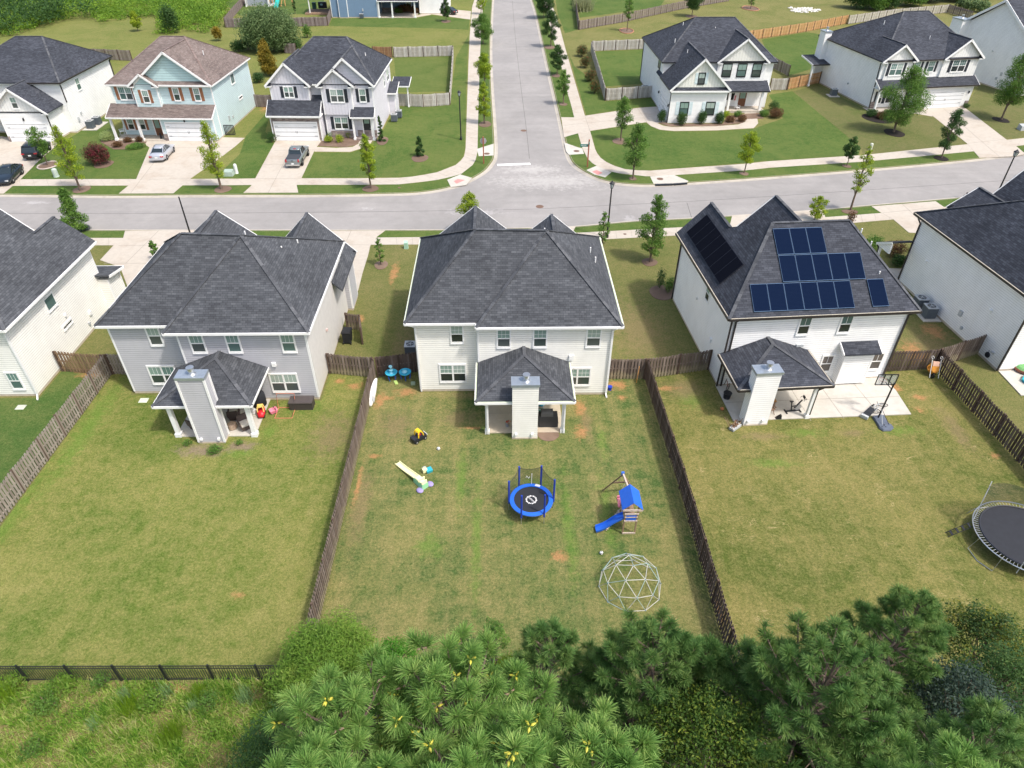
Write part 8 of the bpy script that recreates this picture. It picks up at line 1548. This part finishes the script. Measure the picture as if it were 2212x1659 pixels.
def pine(label, px, py, z, R_, cH, nbr, mat, cones=0, seed=1, nn=64, dens=1.0, nlen=.25):
    rd = random.Random(seed); a = G(px, py, z); root = thing('pine_tree', label, 'pine tree', (a.x, a.y, 0), 0, 'pine trees at the bottom of the photo'); br = MB(); P_ = []; D_ = []
    tk = [(0, 0, 0)]+[(rd.uniform(-.12, .12), rd.uniform(-.12, .12), z*t) for t in (.3, .55, .75, .9)]+[(0, 0, z)]; MB().tube(tk, [.19, .16, .13, .10, .05, .02], 9).build('trunk', m_pbark, root)
    for i in range(nbr):
        u = (i+.5)/nbr; az = i*2.399+rd.uniform(-.25, .25); zb = z-cH*u*1.0-.15; L = R_*(.22+.86*u**.55)*(1 if u < .8 else 1.25-u*.35)*rd.uniform(.75, 1.12); el = rad(62-50*u**.7+rd.uniform(-8, 8))
        h_ = Vector((math.cos(az), math.sin(az), 0)); p0 = Vector((0, 0, zb-.25*L)); pts = [p0]
        for k in range(1, 6): t = k/5; e_ = el*(.55+.75*t); pts.append(pts[-1]+(h_*math.cos(e_)+Vector((0, 0, math.sin(e_))))*L/5)
        br.tube(pts, [.045*(1-.8*k/5)*(L/R_)+.008 for k in range(6)], 5)
        ns = max(3, int(7*L/1.6*dens))
        for s in range(ns):
            t = .28+.72*(s+1)/ns; q = pts[min(4, int(t*5))].lerp(pts[min(5, int(t*5)+1)], t*5-int(t*5)) if t < 1 else pts[5]; sgn = 1 if s % 2 else -1; sl = L*rd.uniform(.16, .34)*(1.25-t); d = (h_*math.cos(el)+Vector((-h_.y, h_.x, 0))*sgn*rd.uniform(.6, 1.1)+Vector((0, 0, rd.uniform(.25, .8)))).normalized()
            e = q+d*sl; br.tube([q, e], [.014, .008], 4); P_.append(e); D_.append((d+Vector((0, 0, .45))).normalized())
            if rd.random() < .6*dens: w_ = q.lerp(e, .45)+Vector((rd.uniform(-.08, .08), rd.uniform(-.08, .08), .03)); P_.append(w_); D_.append((d+Vector((rd.uniform(-.8, .8), rd.uniform(-.8, .8), .6))).normalized())
        P_.append(pts[5]); D_.append(((pts[5]-pts[4]).normalized()+Vector((0, 0, .3))).normalized())
    P_.append(Vector((0, 0, z+.05))); D_.append(Vector((0, 0, 1)))
    PA, DA = np.array([tuple(p) for p in P_]), np.array([tuple(p) for p in D_]); V, F = tufts(PA, DA, nn, nlen, .016); arr_mesh('crown', V, F, mat, root); br.build('branch', m_pbark, root)
    if cones:
        for i in range(int(cones*.7)):
            j = rd.randrange(len(P_)*6//10); q = P_[j]-D_[j]*.12; kind = lm_cone if rd.random() < .62 else lm_cone2; m = 3 if kind is lm_cone else 2; mb = MB()
            q = q+Vector((0, -.08, .11))
            for s in range(m): a_ = 2*PI*s/m+rd.random(); ax = Vector((math.cos(a_), math.sin(a_), .1)).normalized(); mb.lathe(q+ax*.02, [(.008, 0), (.027, .03), (.022, .07), (.004, .11)], 6, axis=ax)
            mb.build('pine_cone', kind, root)
    return root
pine('big bright pine with yellow young cones, bottom centre', 985, 1500, 17.2, 2.85, 3.6, 52, lm_pine, 80, 3, 110, .62, .30)
pine('bright pine left of the big cone-bearing pine', 735, 1530, 17.0, 2.3, 3.0, 38, lm_pine, 34, 5, 110, .62, .30)
pine('bright pine cut off by the bottom edge at the left of the group', 690, 1700, 18.0, 2.1, 2.4, 32, lm_pine, 14, 15, 110, .62, .30)
pine('bright pine cut off by the bottom edge below the big pine', 1040, 1690, 18.5, 2.1, 2.4, 32, lm_pine, 20, 25, 110, .62, .30)
pine('bright pine with pale tufts at the bottom edge, right of centre', 1310, 1640, 18.0, 1.8, 2.4, 30, lm_pine, 16, 7, 110, .62, .30)
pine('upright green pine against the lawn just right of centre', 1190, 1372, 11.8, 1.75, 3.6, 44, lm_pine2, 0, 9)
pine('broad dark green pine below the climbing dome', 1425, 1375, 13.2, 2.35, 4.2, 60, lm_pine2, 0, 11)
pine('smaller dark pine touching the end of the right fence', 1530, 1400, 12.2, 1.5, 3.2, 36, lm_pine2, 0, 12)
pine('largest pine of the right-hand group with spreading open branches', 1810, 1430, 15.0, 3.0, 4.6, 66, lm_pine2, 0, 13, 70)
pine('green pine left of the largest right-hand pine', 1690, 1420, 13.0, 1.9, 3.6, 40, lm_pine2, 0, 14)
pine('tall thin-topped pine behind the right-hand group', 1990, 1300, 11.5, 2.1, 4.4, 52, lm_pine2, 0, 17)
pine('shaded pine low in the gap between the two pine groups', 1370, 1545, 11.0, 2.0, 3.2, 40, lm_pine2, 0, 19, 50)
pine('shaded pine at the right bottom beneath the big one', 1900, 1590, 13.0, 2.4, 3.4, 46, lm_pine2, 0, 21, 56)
pine('small bright pine tip at the bottom right corner', 2100, 1665, 17.5, 1.3, 1.9, 26, lm_pine, 2, 23, 80)
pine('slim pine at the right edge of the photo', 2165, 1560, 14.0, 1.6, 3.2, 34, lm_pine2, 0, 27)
# broad-leaved trees among them
def broad(label, px, py, z, r_, h_, mat, dens=300, leaf=.12, nb=22, name='broadleaf_tree', up=1.0, asp=.5):
    a = G(px, py, z); root = thing(name, label, 'tree', (a.x, a.y, 0)); rd = random.Random(sum(map(ord, label))); bl = []; t = MB().tube([(0, 0, 0), (.1, .05, z*.5), (0, 0, z-.1)], [.11, .08, .02], 7)
    for i in range(nb):
        u = (i+.5)/nb; a_ = i*2.4; q = r_*u**.5*rd.uniform(.6, 1); zz = z-h_*u*rd.uniform(.5, 1)-.1; b = r_*rd.uniform(.22, .4); bl.append((q*math.cos(a_), q*math.sin(a_), zz, b, b*up)); t.tube([(0, 0, zz-.7*r_), (q*math.cos(a_), q*math.sin(a_), zz)], [.03, .008], 5)
    C, nn = blob_pts(bl, dens, .2); V, F = cards(C, np.full(len(C), leaf), .6, asp, nn); arr_mesh('crown', V, F, mat, root); t.build('trunk', m_bark, root)
broad('fine-leaved willowy tree at the lower end of the left yard fence', 690, 1385, 5.2, 2.35, 3.6, lm_fine, 2300, .17, 30, asp=.22)
broad('light green sapling rising in front of the middle lawn', 1068, 1350, 8.2, .75, 2.6, lm_g, 2200, .10, 16); broad('yellowish bush below the light green sapling', 1100, 1440, 9.0, 1.0, 2.0, lm_yg, 1500, .10, 16)
broad('small bright conifer in front of the lawn beside the willowy tree', 845, 1395, 9.5, .95, 1.8, leafy('bright_conifer', [(.05, .16, .015), (.10, .28, .02)]), 2600, .08, 18)
broad('yellow-green vine-covered tree at the bottom between the pine groups', 1580, 1590, 13.0, 2.3, 3.2, leafy('vine', [(.025, .06, .01), (.06, .12, .015), (.22, .26, .03)], .3, 2.2), 900, .10, 34)
broad('dark leafy tree at the bottom left of the pines', 590, 1600, 10.0, 2.1, 4.0, lm_dg, 900, .11, 28); broad('blue-black shrub beside the right-hand pine group', 2110, 1480, 9.5, 1.8, 3.0, lm_dark, 1100, .12, 22)
broad('dark shrub with yellow leaves at the right edge below the big trampoline', 2165, 1345, 6.5, 2.0, 3.2, leafy('yellow_dark', [(.02, .05, .012), (.05, .10, .02), (.26, .24, .02)], .25, 1.3), 900, .13, 26); broad('second dark shrub at the right edge, lower down', 2195, 1440, 8.0, 2.0, 3.6, lm_dg, 900, .12, 24)
for i, (px, py, z, r_, l_) in enumerate([(1590, 1480, 7, 1.5, 'dark low tree at the foot of the right fence'), (1290, 1450, 6, 1.4, 'dark low tree between the upright pine and the broad pine'), (1010, 1400, 5, 1.3, 'dark low tree behind the big bright pine'), (1960, 1420, 7, 1.8, 'dark low tree behind the largest right-hand pine'), (880, 1460, 7, 1.5, 'shaded low tree under the two bright pines')]): broad(l_, px, py, z, r_, 3.0, lm_dg, 900, .12, 20)
